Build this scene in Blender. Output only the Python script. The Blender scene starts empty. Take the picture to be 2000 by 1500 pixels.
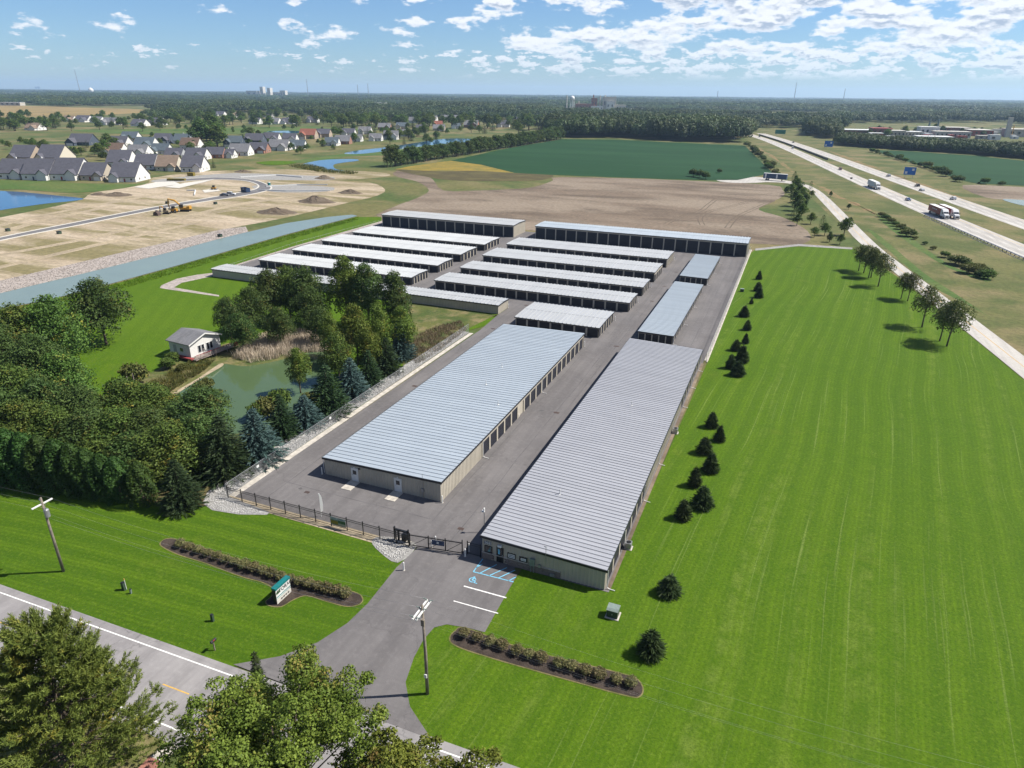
import bpy, math, random
import numpy as np
from mathutils import Vector, Matrix
R = math.radians
SC = bpy.context.scene
COL = SC.collection
# ------------------------------------------------------------------ camera
CAM_H = 52.0
FPX = 1330.376                      # focal length in pixels of a 2000 px wide frame
YAW, PITCH, ROLL = R(21.8765), R(23.1164), R(0.6253)
c_f = Vector((-math.sin(YAW)*math.cos(PITCH), math.cos(YAW)*math.cos(PITCH), -math.sin(PITCH)))
_r = Vector((math.cos(YAW), math.sin(YAW), 0)); _u = _r.cross(c_f)
c_r = _r*math.cos(ROLL) + _u*math.sin(ROLL)
c_u = _u*math.cos(ROLL) - _r*math.sin(ROLL)
cam = bpy.data.cameras.new('camera'); camo = bpy.data.objects.new('camera', cam); COL.objects.link(camo)
cam.sensor_width = 36.0; cam.lens = FPX/2000*36.0; cam.clip_start = 0.5; cam.clip_end = 90000
camo.matrix_world = Matrix(((c_r.x, c_u.x, -c_f.x, 0), (c_r.y, c_u.y, -c_f.y, 0), (c_r.z, c_u.z, -c_f.z, CAM_H), (0, 0, 0, 1)))
SC.camera = camo
# ------------------------------------------------------------------ light
SUN_EL, SUN_AZ = R(50), R(62)       # azimuth from +Y towards +X
sdir = Vector((math.sin(SUN_AZ)*math.cos(SUN_EL), math.cos(SUN_AZ)*math.cos(SUN_EL), math.sin(SUN_EL)))
sun = bpy.data.lights.new('sun', 'SUN'); sun.energy = 5.0; sun.angle = R(0.5); sun.color = (1.0, 0.95, 0.87)
suno = bpy.data.objects.new('sun', sun); COL.objects.link(suno)
suno.rotation_euler = sdir.to_track_quat('Z', 'Y').to_euler(); suno.location = (0, 0, 300)
SC.view_settings.view_transform = 'Standard'; SC.view_settings.look = 'None'
SC.view_settings.gamma = 1.0; SC.view_settings.use_curve_mapping = False
SC.view_settings.exposure = 0.95
SC.cycles.use_denoising = True
SC.cycles.max_bounces = 8; SC.cycles.transparent_max_bounces = 16; SC.cycles.volume_bounces = 0
SC.cycles.caustics_reflective = False; SC.cycles.caustics_refractive = False

class NT:
    """small helper round a node tree"""
    def __init__(s, tree): s.t = tree
    def n(s, typ, **kw):
        nd = s.t.nodes.new(typ)
        for k, v in kw.items():
            if k.startswith('i_'):
                nd.inputs[int(k[2:])].default_value = v
            else: setattr(nd, k, v)
        return nd
    def l(s, a, b): s.t.links.new(a, b)
    def math(s, op, a, b=None, c=None, clamp=False):
        nd = s.t.nodes.new('ShaderNodeMath'); nd.operation = op; nd.use_clamp = clamp
        for i, v in enumerate((a, b, c)):
            if v is None: continue
            if isinstance(v, (int, float)): nd.inputs[i].default_value = v
            else: s.l(v, nd.inputs[i])
        return nd.outputs[0]
    def vec(s, x, y, z):
        nd = s.t.nodes.new('ShaderNodeCombineXYZ')
        for i, v in enumerate((x, y, z)):
            if isinstance(v, (int, float)): nd.inputs[i].default_value = v
            else: s.l(v, nd.inputs[i])
        return nd.outputs[0]
    def noise(s, v, scale, detail=4, rough=0.55, dist=0.0, color=False):
        nd = s.t.nodes.new('ShaderNodeTexNoise')
        nd.inputs['Scale'].default_value = scale; nd.inputs['Detail'].default_value = detail
        nd.inputs['Roughness'].default_value = rough; nd.inputs['Distortion'].default_value = dist
        if v is not None: s.l(v, nd.inputs['Vector'])
        return nd.outputs['Color' if color else 'Fac']
    def ramp(s, f, lo, hi):
        nd = s.t.nodes.new('ShaderNodeMapRange'); nd.interpolation_type = 'SMOOTHSTEP'
        nd.inputs[1].default_value = lo; nd.inputs[2].default_value = hi
        s.l(f, nd.inputs[0]); return nd.outputs[0]
    def mix(s, f, a, b, mode='MIX'):
        nd = s.t.nodes.new('ShaderNodeMix'); nd.data_type = 'RGBA'; nd.blend_type = mode
        for i, v in ((0, f), (6, a), (7, b)):
            if isinstance(v, (int, float)): nd.inputs[i].default_value = v
            elif isinstance(v, tuple): nd.inputs[i].default_value = v if len(v) == 4 else v + (1,)
            else: s.l(v, nd.inputs[i])
        return nd.outputs[2]
# ------------------------------------------------------------------ sky with fair-weather cumulus
CLOUD_LIT, CLOUD_SHADE = (10.8, 11.0, 11.4), (4.8, 5.7, 7.2)
W = bpy.data.worlds.new('World'); SC.world = W; W.use_nodes = True
wt = NT(W.node_tree); W.node_tree.nodes.clear()
sky = wt.n('ShaderNodeTexSky', sky_type='NISHITA', sun_disc=False, sun_elevation=SUN_EL, sun_rotation=SUN_AZ,
           altitude=200.0, air_density=1.0, dust_density=0.25, ozone_density=3.0)
tc = wt.n('ShaderNodeTexCoord'); sp = wt.n('ShaderNodeSeparateXYZ'); wt.l(tc.outputs['Generated'], sp.inputs[0])
X, Y, Z = sp.outputs
az = wt.math('MULTIPLY', wt.math('ARCTAN2', X, Y), 57.2958)
el = wt.math('MULTIPLY', wt.math('ARCSINE', Z), 57.2958)
def cloud(de):
    e2 = wt.math('ADD', el, de)
    # large near cumulus higher up, smaller ones towards the horizon
    pa = wt.vec(wt.math('DIVIDE', az, 2.7), wt.math('DIVIDE', e2, 1.1), 6.6)
    pb = wt.vec(wt.math('DIVIDE', az, 1.2), wt.math('DIVIDE', e2, 0.44), 8.1)
    na = wt.math('ADD', wt.math('MULTIPLY', wt.noise(pa, 0.75, 3, 0.5), 0.70), wt.math('MULTIPLY', wt.noise(pa, 2.6, 8, 0.62), 0.30))
    nb = wt.math('ADD', wt.math('MULTIPLY', wt.noise(pb, 0.8, 3, 0.5), 0.68), wt.math('MULTIPLY', wt.noise(pb, 2.4, 8, 0.62), 0.32))
    k = wt.ramp(el, 2.2, 4.2)
    return wt.math('ADD', wt.math('MULTIPLY', na, k), wt.math('MULTIPLY', nb, wt.math('SUBTRACT', 1.0, k)))
# more cloud towards the right (west of south), thinning out overhead and to the left
cov = wt.math('ADD', wt.math('MULTIPLY', wt.ramp(az, -46, 0), 0.125), wt.math('MULTIPLY', wt.ramp(el, 1.2, 2.6), 0.03))
cov = wt.math('SUBTRACT', cov, wt.math('MULTIPLY', wt.ramp(el, 9, 30), 0.06))
skyb = wt.mix(1.0, sky.outputs[0], (0.74, 0.97, 1.27), 'MULTIPLY')
d0 = wt.math('ADD', cloud(0.0), cov); d1 = wt.math('ADD', cloud(0.22), cov)
alpha = wt.math('MULTIPLY', wt.ramp(d0, 0.590, 0.660), wt.ramp(el, 0.9, 1.6))
under = wt.ramp(wt.math('SUBTRACT', d1, d0), -0.035, 0.05)
core = wt.ramp(d0, 0.62, 0.71)
shade = wt.math('MULTIPLY', under, core)
ccol = wt.mix(shade, CLOUD_LIT, CLOUD_SHADE)
ccol = wt.mix(wt.math('MULTIPLY', wt.ramp(el, 4.0, 0.8), 0.35), ccol, skyb)
skyc = wt.mix(wt.math('MULTIPLY', alpha, 0.93), skyb, ccol)
bg = wt.n('ShaderNodeBackground'); bg.inputs[1].default_value = 0.050; wt.l(skyc, bg.inputs[0])
wo = wt.n('ShaderNodeOutputWorld'); wt.l(bg.outputs[0], wo.inputs[0])

# ------------------------------------------------------------------ survey helpers
def gp(px, py, z=0.0):
    """ground (or height z) position of a sighting in the 2000x1500 survey frame"""
    d = c_f + c_r*((px-1000)/FPX) - c_u*((py-750)/FPX)
    t = (z-CAM_H)/d.z
    return (d.x*t, d.y*t)
def to_px(x, y, z=0.0):
    d = Vector((x, y, z-CAM_H)); w = d.dot(c_f)
    return 1000+FPX*d.dot(c_r)/w, 750-FPX*d.dot(c_u)/w
def inside(x, y, poly):
    c = False; j = len(poly)-1
    for i in range(len(poly)):
        xi, yi = poly[i]; xj, yj = poly[j]
        if (yi > y) != (yj > y) and x < (xj-xi)*(y-yi)/(yj-yi)+xi: c = not c
        j = i
    return c
# ------------------------------------------------------------------ objects
def tag(o, label=None, cat=None, group=None, kind=None):
    if label: o['label'] = label
    if cat: o['category'] = cat
    if group: o['group'] = group
    if kind: o['kind'] = kind
    return o
def thing(name, loc, label, cat, group=None, rz=0.0):
    o = bpy.data.objects.new(name, None); COL.objects.link(o)
    o.location = (loc[0], loc[1], loc[2] if len(loc) > 2 else 0.0); o.rotation_euler = (0, 0, rz); o.empty_display_size = 0.5
    return tag(o, label, cat, group)
def link(name, me, parent=None, loc=None, rz=None):
    o = bpy.data.objects.new(name, me); COL.objects.link(o)
    if parent is not None: o.parent = parent
    if loc is not None: o.location = loc
    if rz is not None: o.rotation_euler = (0, 0, rz)
    return o
class MB:
    def __init__(s): s.v = []; s.f = []
    def face(s, *pts):
        i = len(s.v); s.v += [tuple(p) for p in pts]; s.f.append(tuple(range(i, i+len(pts)))); return s
    def box(s, x0, x1, y0, y1, z0, z1):
        i = len(s.v)
        s.v += [(x0,y0,z0),(x1,y0,z0),(x1,y1,z0),(x0,y1,z0),(x0,y0,z1),(x1,y0,z1),(x1,y1,z1),(x0,y1,z1)]
        s.f += [(i,i+3,i+2,i+1),(i+4,i+5,i+6,i+7),(i,i+1,i+5,i+4),(i+1,i+2,i+6,i+5),(i+2,i+3,i+7,i+6),(i+3,i,i+4,i+7)]
        return s
    def prism(s, poly, z0, z1):
        """polygon in xy raised z0..z1"""
        n = len(poly); i = len(s.v)
        s.v += [(p[0], p[1], z0) for p in poly]+[(p[0], p[1], z1) for p in poly]
        s.f.append(tuple(range(i+n, i+2*n))); s.f.append(tuple(range(i+n-1, i-1, -1)))
        s.f += [(i+k, i+(k+1) % n, i+n+(k+1) % n, i+n+k) for k in range(n)]
        return s
    def extr(s, prof, a, b, axis='x'):
        """profile extruded from a to b along an axis; prof in the other two axes"""
        n = len(prof); i = len(s.v)
        def P(t, q):
            return (t, q[0], q[1]) if axis == 'x' else (q[0], t, q[1])
        s.v += [P(a, q) for q in prof]+[P(b, q) for q in prof]
        s.f.append(tuple(range(i, i+n))); s.f.append(tuple(range(i+2*n-1, i+n-1, -1)))
        s.f += [(i+k, i+n+k, i+n+(k+1) % n, i+(k+1) % n) for k in range(n)]
        return s
    def tube(s, pts, rad, n=6, cap=True):
        pts = [Vector(p) for p in pts]; i0 = len(s.v)
        if isinstance(rad, (int, float)): rad = [rad]*len(pts)
        for k, p in enumerate(pts):
            d = (pts[min(k+1, len(pts)-1)]-pts[max(k-1, 0)]).normalized()
            a = d.cross(Vector((0, 0, 1)) if abs(d.z) < 0.95 else Vector((1, 0, 0))).normalized(); b = d.cross(a)
            for j in range(n):
                t = 2*math.pi*j/n
                s.v.append(tuple(p+(a*math.cos(t)+b*math.sin(t))*rad[k]))
        for k in range(len(pts)-1):
            for j in range(n):
                s.f.append((i0+k*n+j, i0+k*n+(j+1) % n, i0+(k+1)*n+(j+1) % n, i0+(k+1)*n+j))
        if cap:
            s.f.append(tuple(i0+j for j in range(n-1, -1, -1))); s.f.append(tuple(i0+(len(pts)-1)*n+j for j in range(n)))
        return s
    def mesh(s, name, mat, smooth=False):
        me = bpy.data.meshes.new(name); me.from_pydata(s.v, [], s.f)
        if mat: me.materials.append(mat)
        if smooth: me.polygons.foreach_set('use_smooth', [True]*len(me.polygons))
        me.update(); return me
    def build(s, name, mat, parent=None, loc=None, rz=None, smooth=False):
        return link(name, s.mesh(name, mat, smooth), parent, loc, rz)
def np_mesh(name, V, F, mat, smooth=False):
    """V (n,3) float, F (m,k) int of equal-sided faces"""
    me = bpy.data.meshes.new(name); m, k = F.shape
    me.vertices.add(len(V)); me.vertices.foreach_set('co', np.ascontiguousarray(V, dtype=np.float32).ravel())
    me.loops.add(m*k); me.loops.foreach_set('vertex_index', np.ascontiguousarray(F, dtype=np.int32).ravel())
    me.polygons.add(m); me.polygons.foreach_set('loop_start', np.arange(0, m*k, k, dtype=np.int32))
    me.polygons.foreach_set('loop_total', np.full(m, k, dtype=np.int32))
    if smooth: me.polygons.foreach_set('use_smooth', np.ones(m, dtype=bool))
    if mat: me.materials.append(mat)
    me.update(); return me
_ord = ['first', 'second', 'third', 'fourth', 'fifth', 'sixth', 'seventh', 'eighth', 'ninth', 'tenth', 'eleventh', 'twelfth']
def nth(i):
    if i < 12: return _ord[i]
    k = i+1
    return '%d%s' % (k, 'th' if 10 <= k % 100 <= 20 else {1: 'st', 2: 'nd', 3: 'rd'}.get(k % 10, 'th'))
# ------------------------------------------------------------------ materials
def new_mat(name):
    m = bpy.data.materials.new(name); m.use_nodes = True; t = NT(m.node_tree)
    b = m.node_tree.nodes['Principled BSDF']; return m, t, b
LK = 0.96
KD = 0.70          # albedo scale of paints and soils for this exposure
def dim(t, c): return t.mix(1.0, c, (KD, KD, KD), 'MULTIPLY')
def pos(t): return t.n('ShaderNodeNewGeometry').outputs['Position']
def objc(t): return t.n('ShaderNodeTexCoord').outputs['Object']
def plain(name, c, rough=0.6, metal=0.0, var=0.12, scale=3.0, bump=0.0, spec=0.4, obj=True):
    m, t, b = new_mat(name); p = objc(t) if obj else pos(t)
    f = t.noise(p, scale, 5, 0.6)
    d = tuple(max(0, x*(1-var)) for x in c); e = tuple(min(1, x*(1+var)) for x in c)
    t.l(dim(t, t.mix(t.ramp(f, 0.3, 0.7), d, e)), b.inputs['Base Color'])
    b.inputs['Roughness'].default_value = rough; b.inputs['Metallic'].default_value = metal
    b.inputs['Specular IOR Level'].default_value = spec
    if bump:
        bn = t.n('ShaderNodeBump'); bn.inputs['Strength'].default_value = bump; bn.inputs['Distance'].default_value = 0.05
        t.l(t.noise(p, scale*8, 4), bn.inputs['Height']); t.l(bn.outputs[0], b.inputs['Normal'])
    return m
def patchy(name, cols, scales, rough=0.95, rot=0.0, stretch=1.0, bump=0.3, bscale=2.0):
    """ground cover: cols[0] overlaid by the other colours through noise of the given scales"""
    m, t, b = new_mat(name); mp = t.n('ShaderNodeMapping'); t.l(pos(t), mp.inputs[0])
    mp.inputs['Rotation'].default_value = (0, 0, rot); mp.inputs['Scale'].default_value = (1.0/stretch, 1, 1)
    c = cols[0]
    for i, cc in enumerate(cols[1:]):
        f = t.noise(mp.outputs[0], scales[i], 7, 0.62, 0.4)
        c = t.mix(t.ramp(f, 0.42, 0.62), c, cc)
    f = t.noise(pos(t), bscale, 6, 0.7)
    c = t.mix(t.math('MULTIPLY', t.ramp(f, 0.3, 0.75), 0.45), c, (0.02, 0.02, 0.012), 'MIX')
    t.l(dim(t, c), b.inputs['Base Color']); b.inputs['Roughness'].default_value = rough; b.inputs['Specular IOR Level'].default_value = 0.12
    if bump:
        bn = t.n('ShaderNodeBump'); bn.inputs['Strength'].default_value = bump; bn.inputs['Distance'].default_value = 0.25
        t.l(f, bn.inputs['Height']); t.l(bn.outputs[0], b.inputs['Normal'])
    return m
def lawn_mat(name, ang, width, strength, lines):
    m, t, b = new_mat(name); P = pos(t)
    mp = t.n('ShaderNodeMapping'); t.l(P, mp.inputs[0]); mp.inputs['Rotation'].default_value = (0, 0, ang)
    sx = t.n('ShaderNodeSeparateXYZ'); t.l(mp.outputs[0], sx.inputs[0])
    wob = t.math('MULTIPLY', t.math('SUBTRACT', t.noise(P, 0.010, 2), 0.5), 9.0)
    wob2 = t.math('MULTIPLY', t.math('SUBTRACT', t.noise(P, 0.06, 2), 0.5), 0.5)
    q = t.math('ADD', t.math('ADD', sx.outputs[0], wob), wob2)
    stripe = t.math('ABSOLUTE', t.math('SUBTRACT', t.math('FRACT', t.math('DIVIDE', q, width)), 0.5))
    st = t.ramp(stripe, 0.12, 0.38)
    # wheel tracks: noise drawn out along the mowing direction
    fs = t.ramp(t.math('ABSOLUTE', t.math('SUBTRACT', t.math('FRACT', t.math('DIVIDE', q, 0.62)), 0.5)), 0.1, 0.4)
    st2 = t.noise(t.vec(t.math('MULTIPLY', q, 0.9), t.math('MULTIPLY', sx.outputs[1], 0.012), 0.0), 1.0, 5, 0.7)
    st3 = t.ramp(t.noise(t.vec(t.math('MULTIPLY', q, 2.3), t.math('MULTIPLY', sx.outputs[1], 0.02), 5.0), 1.0, 2, 0.5), 0.62, 0.72)
    big = t.ramp(t.noise(P, 0.03, 5, 0.6), 0.35, 0.68)
    mid = t.ramp(t.noise(P, 0.35, 7, 0.75), 0.38, 0.64)
    fine = t.noise(P, 5.0, 5, 0.8)
    c = t.mix(big, (0.072, 0.148, 0.0045), (0.096, 0.172, 0.0065))
    c = t.mix(t.math('MULTIPLY', mid, 0.45), c, (0.118, 0.190, 0.010))
    c = t.mix(t.math('MULTIPLY', st, strength), c, (0.052, 0.116, 0.0045))
    c = t.mix(t.math('MULTIPLY', t.ramp(st2, 0.4, 0.7), strength), c, (0.056, 0.120, 0.005))
    c = t.mix(t.math('MULTIPLY', fs, strength*0.6), c, (0.050, 0.105, 0.004))
    bd = t.ramp(t.noise(t.vec(t.math('MULTIPLY', q, 0.42), t.math('MULTIPLY', sx.outputs[1], 0.009), 9.0), 1.0, 4, 0.65), 0.52, 0.68)
    c = t.mix(t.math('MULTIPLY', t.math('MULTIPLY', bd, mid), lines), c, (0.165, 0.222, 0.036))
    c = t.mix(t.math('MULTIPLY', t.ramp(t.noise(P, 0.07, 6, 0.7), 0.58, 0.74), 0.45), c, (0.150, 0.180, 0.022))
    c = t.mix(t.math('MULTIPLY', st3, lines), c, (0.185, 0.245, 0.060))
    c = t.mix(t.math('MULTIPLY', t.ramp(fine, 0.42, 0.66), 0.75), c, (0.036, 0.078, 0.0040))
    c = t.mix(t.math('MULTIPLY', t.ramp(t.noise(P, 2.6, 5, 0.85), 0.50, 0.68), 0.5), c, (0.165, 0.235, 0.022))
    t.l(dim(t, c), b.inputs['Base Color']); b.inputs['Roughness'].default_value = 0.95; b.inputs['Specular IOR Level'].default_value = 0.1
    bn = t.n('ShaderNodeBump'); bn.inputs['Strength'].default_value = 0.5; bn.inputs['Distance'].default_value = 0.12
    t.l(fine, bn.inputs['Height']); t.l(bn.outputs[0], b.inputs['Normal'])
    return m
def paving_mat(name, c, c2, crack=0.5, along=0.0):
    m, t, b = new_mat(name); P = pos(t)
    f = t.noise(P, 0.09, 6, 0.62); g = t.noise(P, 1.4, 6, 0.7); h = t.noise(P, 22.0, 3, 0.7)
    mp = t.n('ShaderNodeMapping'); t.l(P, mp.inputs[0]); mp.inputs['Rotation'].default_value = (0, 0, along); mp.inputs['Scale'].default_value = (0.6, 0.03, 1)
    w = t.noise(mp.outputs[0], 1.0, 5, 0.6)
    col = t.mix(t.ramp(f, 0.35, 0.66), c, c2)
    col = t.mix(t.math('MULTIPLY', t.ramp(w, 0.38, 0.68), 0.45), col, tuple(x*0.66 for x in c))
    col = t.mix(t.math('MULTIPLY', t.ramp(g, 0.45, 0.8), 0.35), col, tuple(min(1, x*1.4) for x in c2))
    vo = t.n('ShaderNodeTexVoronoi', feature='DISTANCE_TO_EDGE'); vo.inputs['Scale'].default_value = 0.07
    wp = t.n('ShaderNodeVectorMath', operation='ADD'); t.l(P, wp.inputs[0])
    nz = t.n('ShaderNodeVectorMath', operation='SCALE'); t.l(t.noise(P, 0.3, 4, 0.6, color=True), nz.inputs[0]); nz.inputs[3].default_value = 5.0
    t.l(nz.outputs[0], wp.inputs[1]); t.l(wp.outputs[0], vo.inputs['Vector'])
    cr = t.ramp(vo.outputs['Distance'], 0.008, 0.0)
    col = t.mix(t.math('MULTIPLY', cr, crack), col, (0.03, 0.03, 0.03))
    col = t.mix(t.math('MULTIPLY', t.ramp(h, 0.4, 0.75), 0.3), col, tuple(x*0.6 for x in c))
    t.l(dim(t, col), b.inputs['Base Color']); b.inputs['Roughness'].default_value = 0.92; b.inputs['Specular IOR Level'].default_value = 0.15
    return m
def leaf_mat(name, c1, c2, c3=None, trans=0.28, gloss=0.10, ns=0.45, rw=0.55):
    m, t, b = new_mat(name); g = t.n('ShaderNodeNewGeometry'); oi = t.n('ShaderNodeObjectInfo')
    rnd = g.outputs['Random Per Island']
    f = t.ramp(t.noise(objc(t), ns, 3, 0.6), 0.3, 0.7)
    mixf = t.math('ADD', t.math('MULTIPLY', rnd, rw), t.math('MULTIPLY', f, 1.0-rw), clamp=True)
    col = t.mix(mixf, c1, c2)
    if c3: col = t.mix(t.math('MULTIPLY', t.ramp(t.noise(objc(t), 0.33, 3, 0.6), 0.53, 0.70), t.ramp(rnd, 0.25, 0.7)), col, c3)
    if ns < 0.1:
        big = t.noise(pos(t), 0.0035, 4, 0.6); col = t.mix(t.ramp(big, 0.36, 0.64), t.mix(1.0, col, (0.55, 0.62, 0.62), 'MULTIPLY'), t.mix(1.0, col, (1.22, 1.18, 1.05), 'MULTIPLY'))
    hs = t.n('ShaderNodeHueSaturation'); t.l(t.mix(1.0, col, (LK, LK*0.97, LK), 'MULTIPLY'), hs.inputs['Color'])
    t.l(t.math('ADD', t.math('MULTIPLY', oi.outputs['Random'], 0.036), 0.482), hs.inputs['Hue'])
    t.l(t.math('ADD', t.math('MULTIPLY', oi.outputs['Random'], 0.28), 0.86), hs.inputs['Value'])
    nt = m.node_tree; out = nt.nodes['Material Output']
    b.inputs['Roughness'].default_value = 0.55; b.inputs['Specular IOR Level'].default_value = gloss
    t.l(hs.outputs[0], b.inputs['Base Color'])
    tr = t.n('ShaderNodeBsdfTranslucent'); t.l(hs.outputs[0], tr.inputs[0])
    mx = t.n('ShaderNodeMixShader'); mx.inputs[0].default_value = trans
    t.l(b.outputs[0], mx.inputs[1]); t.l(tr.outputs[0], mx.inputs[2]); t.l(mx.outputs[0], out.inputs[0])
    return m
def water_mat(name, c, rough=0.06, wave=0.25, spec=0.5):
    m, t, b = new_mat(name); P = pos(t)
    f = t.noise(P, 0.05, 3)
    t.l(t.mix(f, tuple(x*0.85 for x in c), tuple(x*1.15 for x in c)), b.inputs['Base Color'])
    b.inputs['Roughness'].default_value = rough; b.inputs['IOR'].default_value = 1.33; b.inputs['Specular IOR Level'].default_value = spec
    bn = t.n('ShaderNodeBump'); bn.inputs['Strength'].default_value = wave; bn.inputs['Distance'].default_value = 0.02
    t.l(t.noise(P, 1.3, 3, 0.5), bn.inputs['Height']); t.l(bn.outputs[0], b.inputs['Normal'])
    return m
def shingle_mat(name, c):
    m, t, b = new_mat(name); P = objc(t)
    br = t.n('ShaderNodeTexBrick'); t.l(P, br.inputs[0]); br.inputs['Scale'].default_value = 1.0
    br.inputs['Brick Width'].default_value = 0.9; br.inputs['Row Height'].default_value = 0.3; br.inputs['Mortar Size'].default_value = 0.012
    br.inputs['Color1'].default_value = tuple(x*0.85 for x in c)+(1,); br.inputs['Color2'].default_value = tuple(x*1.15 for x in c)+(1,)
    br.inputs['Mortar'].default_value = tuple(x*0.6 for x in c)+(1,)
    col = t.mix(t.math('MULTIPLY', t.ramp(t.noise(P, 0.6, 5, 0.6), 0.35, 0.7), 0.4), br.outputs[0], tuple(min(1, x*1.35) for x in c))
    t.l(dim(t, col), b.inputs['Base Color']); b.inputs['Roughness'].default_value = 0.9; b.inputs['Specular IOR Level'].default_value = 0.2
    return m
MT = {}
MT['ground'] = patchy('mixed_grassland', [(0.155, 0.155, 0.055), (0.25, 0.205, 0.10), (0.085, 0.125, 0.035)], [0.012, 0.02], bscale=0.35)
MT['lawn_r'] = lawn_mat('mown_lawn_long', R(6), 3.4, 0.5, 0.6)
MT['lawn_l'] = lawn_mat('mown_lawn_short', R(84), 2.6, 0.85, 0.0)
MT['lawn_b'] = lawn_mat('back_lawn', R(-35), 4.0, 0.25, 0.0)
MT['rough'] = patchy('rough_dry_grass', [(0.14, 0.15, 0.045), (0.27, 0.22, 0.11), (0.08, 0.115, 0.03)], [0.25, 0.12], bscale=1.5)
MT['meadow'] = patchy('mown_verge', [(0.165, 0.165, 0.06), (0.235, 0.195, 0.095), (0.10, 0.125, 0.038)], [0.03, 0.045], rot=R(-17), stretch=1, bscale=0.8)
MT['golf'] = patchy('fairway_grass', [(0.085, 0.15, 0.035), (0.13, 0.17, 0.05)], [0.03], bscale=0.5)
MT['wheat'] = patchy('ripe_crop', [(0.36, 0.26, 0.11), (0.28, 0.21, 0.09)], [0.01], bscale=0.4)
MT['gold'] = patchy('golden_meadow', [(0.33, 0.24, 0.05), (0.22, 0.19, 0.05)], [0.06], bscale=0.7)
MT['umber'] = patchy('dark_fallow', [(0.10, 0.085, 0.04), (0.14, 0.12, 0.05)], [0.06], bscale=0.7)
MT['soy'] = patchy('soybean_rows', [(0.013, 0.062, 0.020), (0.020, 0.078, 0.026)], [0.02], rot=R(0), stretch=6, bscale=0.8)
MT['dirt'] = patchy('graded_soil', [(0.225, 0.172, 0.128), (0.150, 0.115, 0.086), (0.31, 0.25, 0.19)], [0.05, 0.03], bscale=0.55, rot=R(30), stretch=2.5)
MT['track'] = patchy('wheel_track', [(0.15, 0.115, 0.085), (0.20, 0.16, 0.12)], [0.2], bscale=2)
MT['site'] = patchy('construction_soil', [(0.56, 0.46, 0.34), (0.41, 0.33, 0.225), (0.25, 0.215, 0.105)], [0.10, 0.07], rot=R(87), stretch=5.0, bscale=0.6)
MT['sand'] = patchy('pale_sand', [(0.50, 0.41, 0.28), (0.40, 0.33, 0.23)], [0.1], bscale=1)
MT['orange'] = patchy('rusty_soil', [(0.33, 0.215, 0.115), (0.20, 0.175, 0.075), (0.17, 0.165, 0.06)], [0.12, 0.08], bscale=1)
MT['asphalt'] = paving_mat('lot_asphalt', (0.150, 0.141, 0.141), (0.192, 0.180, 0.178), 0.2)
MT['asphalt2'] = paving_mat('road_asphalt', (0.26, 0.245, 0.245), (0.32, 0.305, 0.30), 0.3, along=R(90))
MT['asphalt3'] = paving_mat('new_asphalt', (0.15, 0.145, 0.15), (0.2, 0.195, 0.195), 0.1, along=R(60))
MT['concrete_road'] = paving_mat('pale_road_concrete', (0.46, 0.435, 0.40), (0.53, 0.505, 0.465), 0.2, along=R(-12))
MT['concrete'] = plain('concrete', (0.50, 0.46, 0.40), 0.9, scale=1.2, var=0.2)
MT['kerb'] = plain('pale_concrete', (0.58, 0.55, 0.49), 0.9, scale=2.0)
MT['mulch'] = patchy('dark_mulch', [(0.060, 0.045, 0.038), (0.095, 0.072, 0.060)], [0.8], bscale=6.0, bump=0.6)
MT['gravel'] = patchy('white_gravel', [(0.40, 0.39, 0.37), (0.31, 0.30, 0.285)], [0.8], bscale=4.0)
MT['riprap'] = patchy('pinkish_riprap', [(0.49, 0.43, 0.39), (0.42, 0.37, 0.335)], [0.35], bscale=1.0, bump=0.8)
MT['stone'] = plain('white_limestone', (0.46, 0.45, 0.43), 0.85, var=0.25, scale=0.8, obj=False)
MT['water_pond'] = water_mat('green_pond_water', (0.056, 0.088, 0.040), 0.04, 0.12)
MT['water_canal'] = water_mat('milky_canal_water', (0.135, 0.175, 0.160), 0.25, 0.15, 0.3)
MT['water_blue'] = water_mat('blue_pond_water', (0.022, 0.075, 0.15), 0.04)
MT['white'] = plain('white_paint', (0.76, 0.76, 0.74), 0.5, var=0.05)
MT['line_white'] = plain('road_paint_white', (0.78, 0.77, 0.74), 0.8, var=0.15, scale=4, obj=False)
MT['line_yellow'] = plain('road_paint_yellow', (0.62, 0.38, 0.09), 0.8, var=0.15, scale=4, obj=False)
MT['line_blue'] = plain('road_paint_blue', (0.16, 0.50, 0.70), 0.8, var=0.15, scale=4, obj=False)
def metal_roof(name, c, metal, rough):
    m, t, b = new_mat(name); P = pos(t)
    oi = t.n('ShaderNodeObjectInfo'); f = t.noise(P, 0.25, 4, 0.6)
    col = t.mix(t.math('ADD', t.math('MULTIPLY', oi.outputs['Random'], 0.5), t.math('MULTIPLY', f, 0.5)), tuple(x*0.90 for x in c), tuple(x*1.06 for x in c))
    t.l(col, b.inputs['Base Color']); b.inputs['Metallic'].default_value = metal
    t.l(t.math('ADD', t.math('MULTIPLY', f, 0.12), rough-0.06), b.inputs['Roughness'])
    return m
MT['roof1'] = metal_roof('galvalume_roof', (0.40, 0.445, 0.475), 0.40, 0.40)
MT['roof2'] = metal_roof('aged_galvalume_roof', (0.345, 0.35, 0.368), 0.40, 0.45)
MT['roof3'] = metal_roof('pale_galvalume_roof', (0.375, 0.385, 0.39), 0.30, 0.48)
MT['roof4'] = metal_roof('whitened_galvalume_roof', (0.44, 0.45, 0.45), 0.25, 0.5)
MT['siding'] = plain('beige_steel_siding', (0.47, 0.43, 0.355), 0.5, var=0.06, scale=0.6)
MT['trim'] = plain('dark_bronze_trim', (0.020, 0.021, 0.025), 0.45)
MT['door'] = plain('navy_black_roll_up_door', (0.016, 0.018, 0.028), 0.42, var=0.2, scale=0.6)
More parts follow.
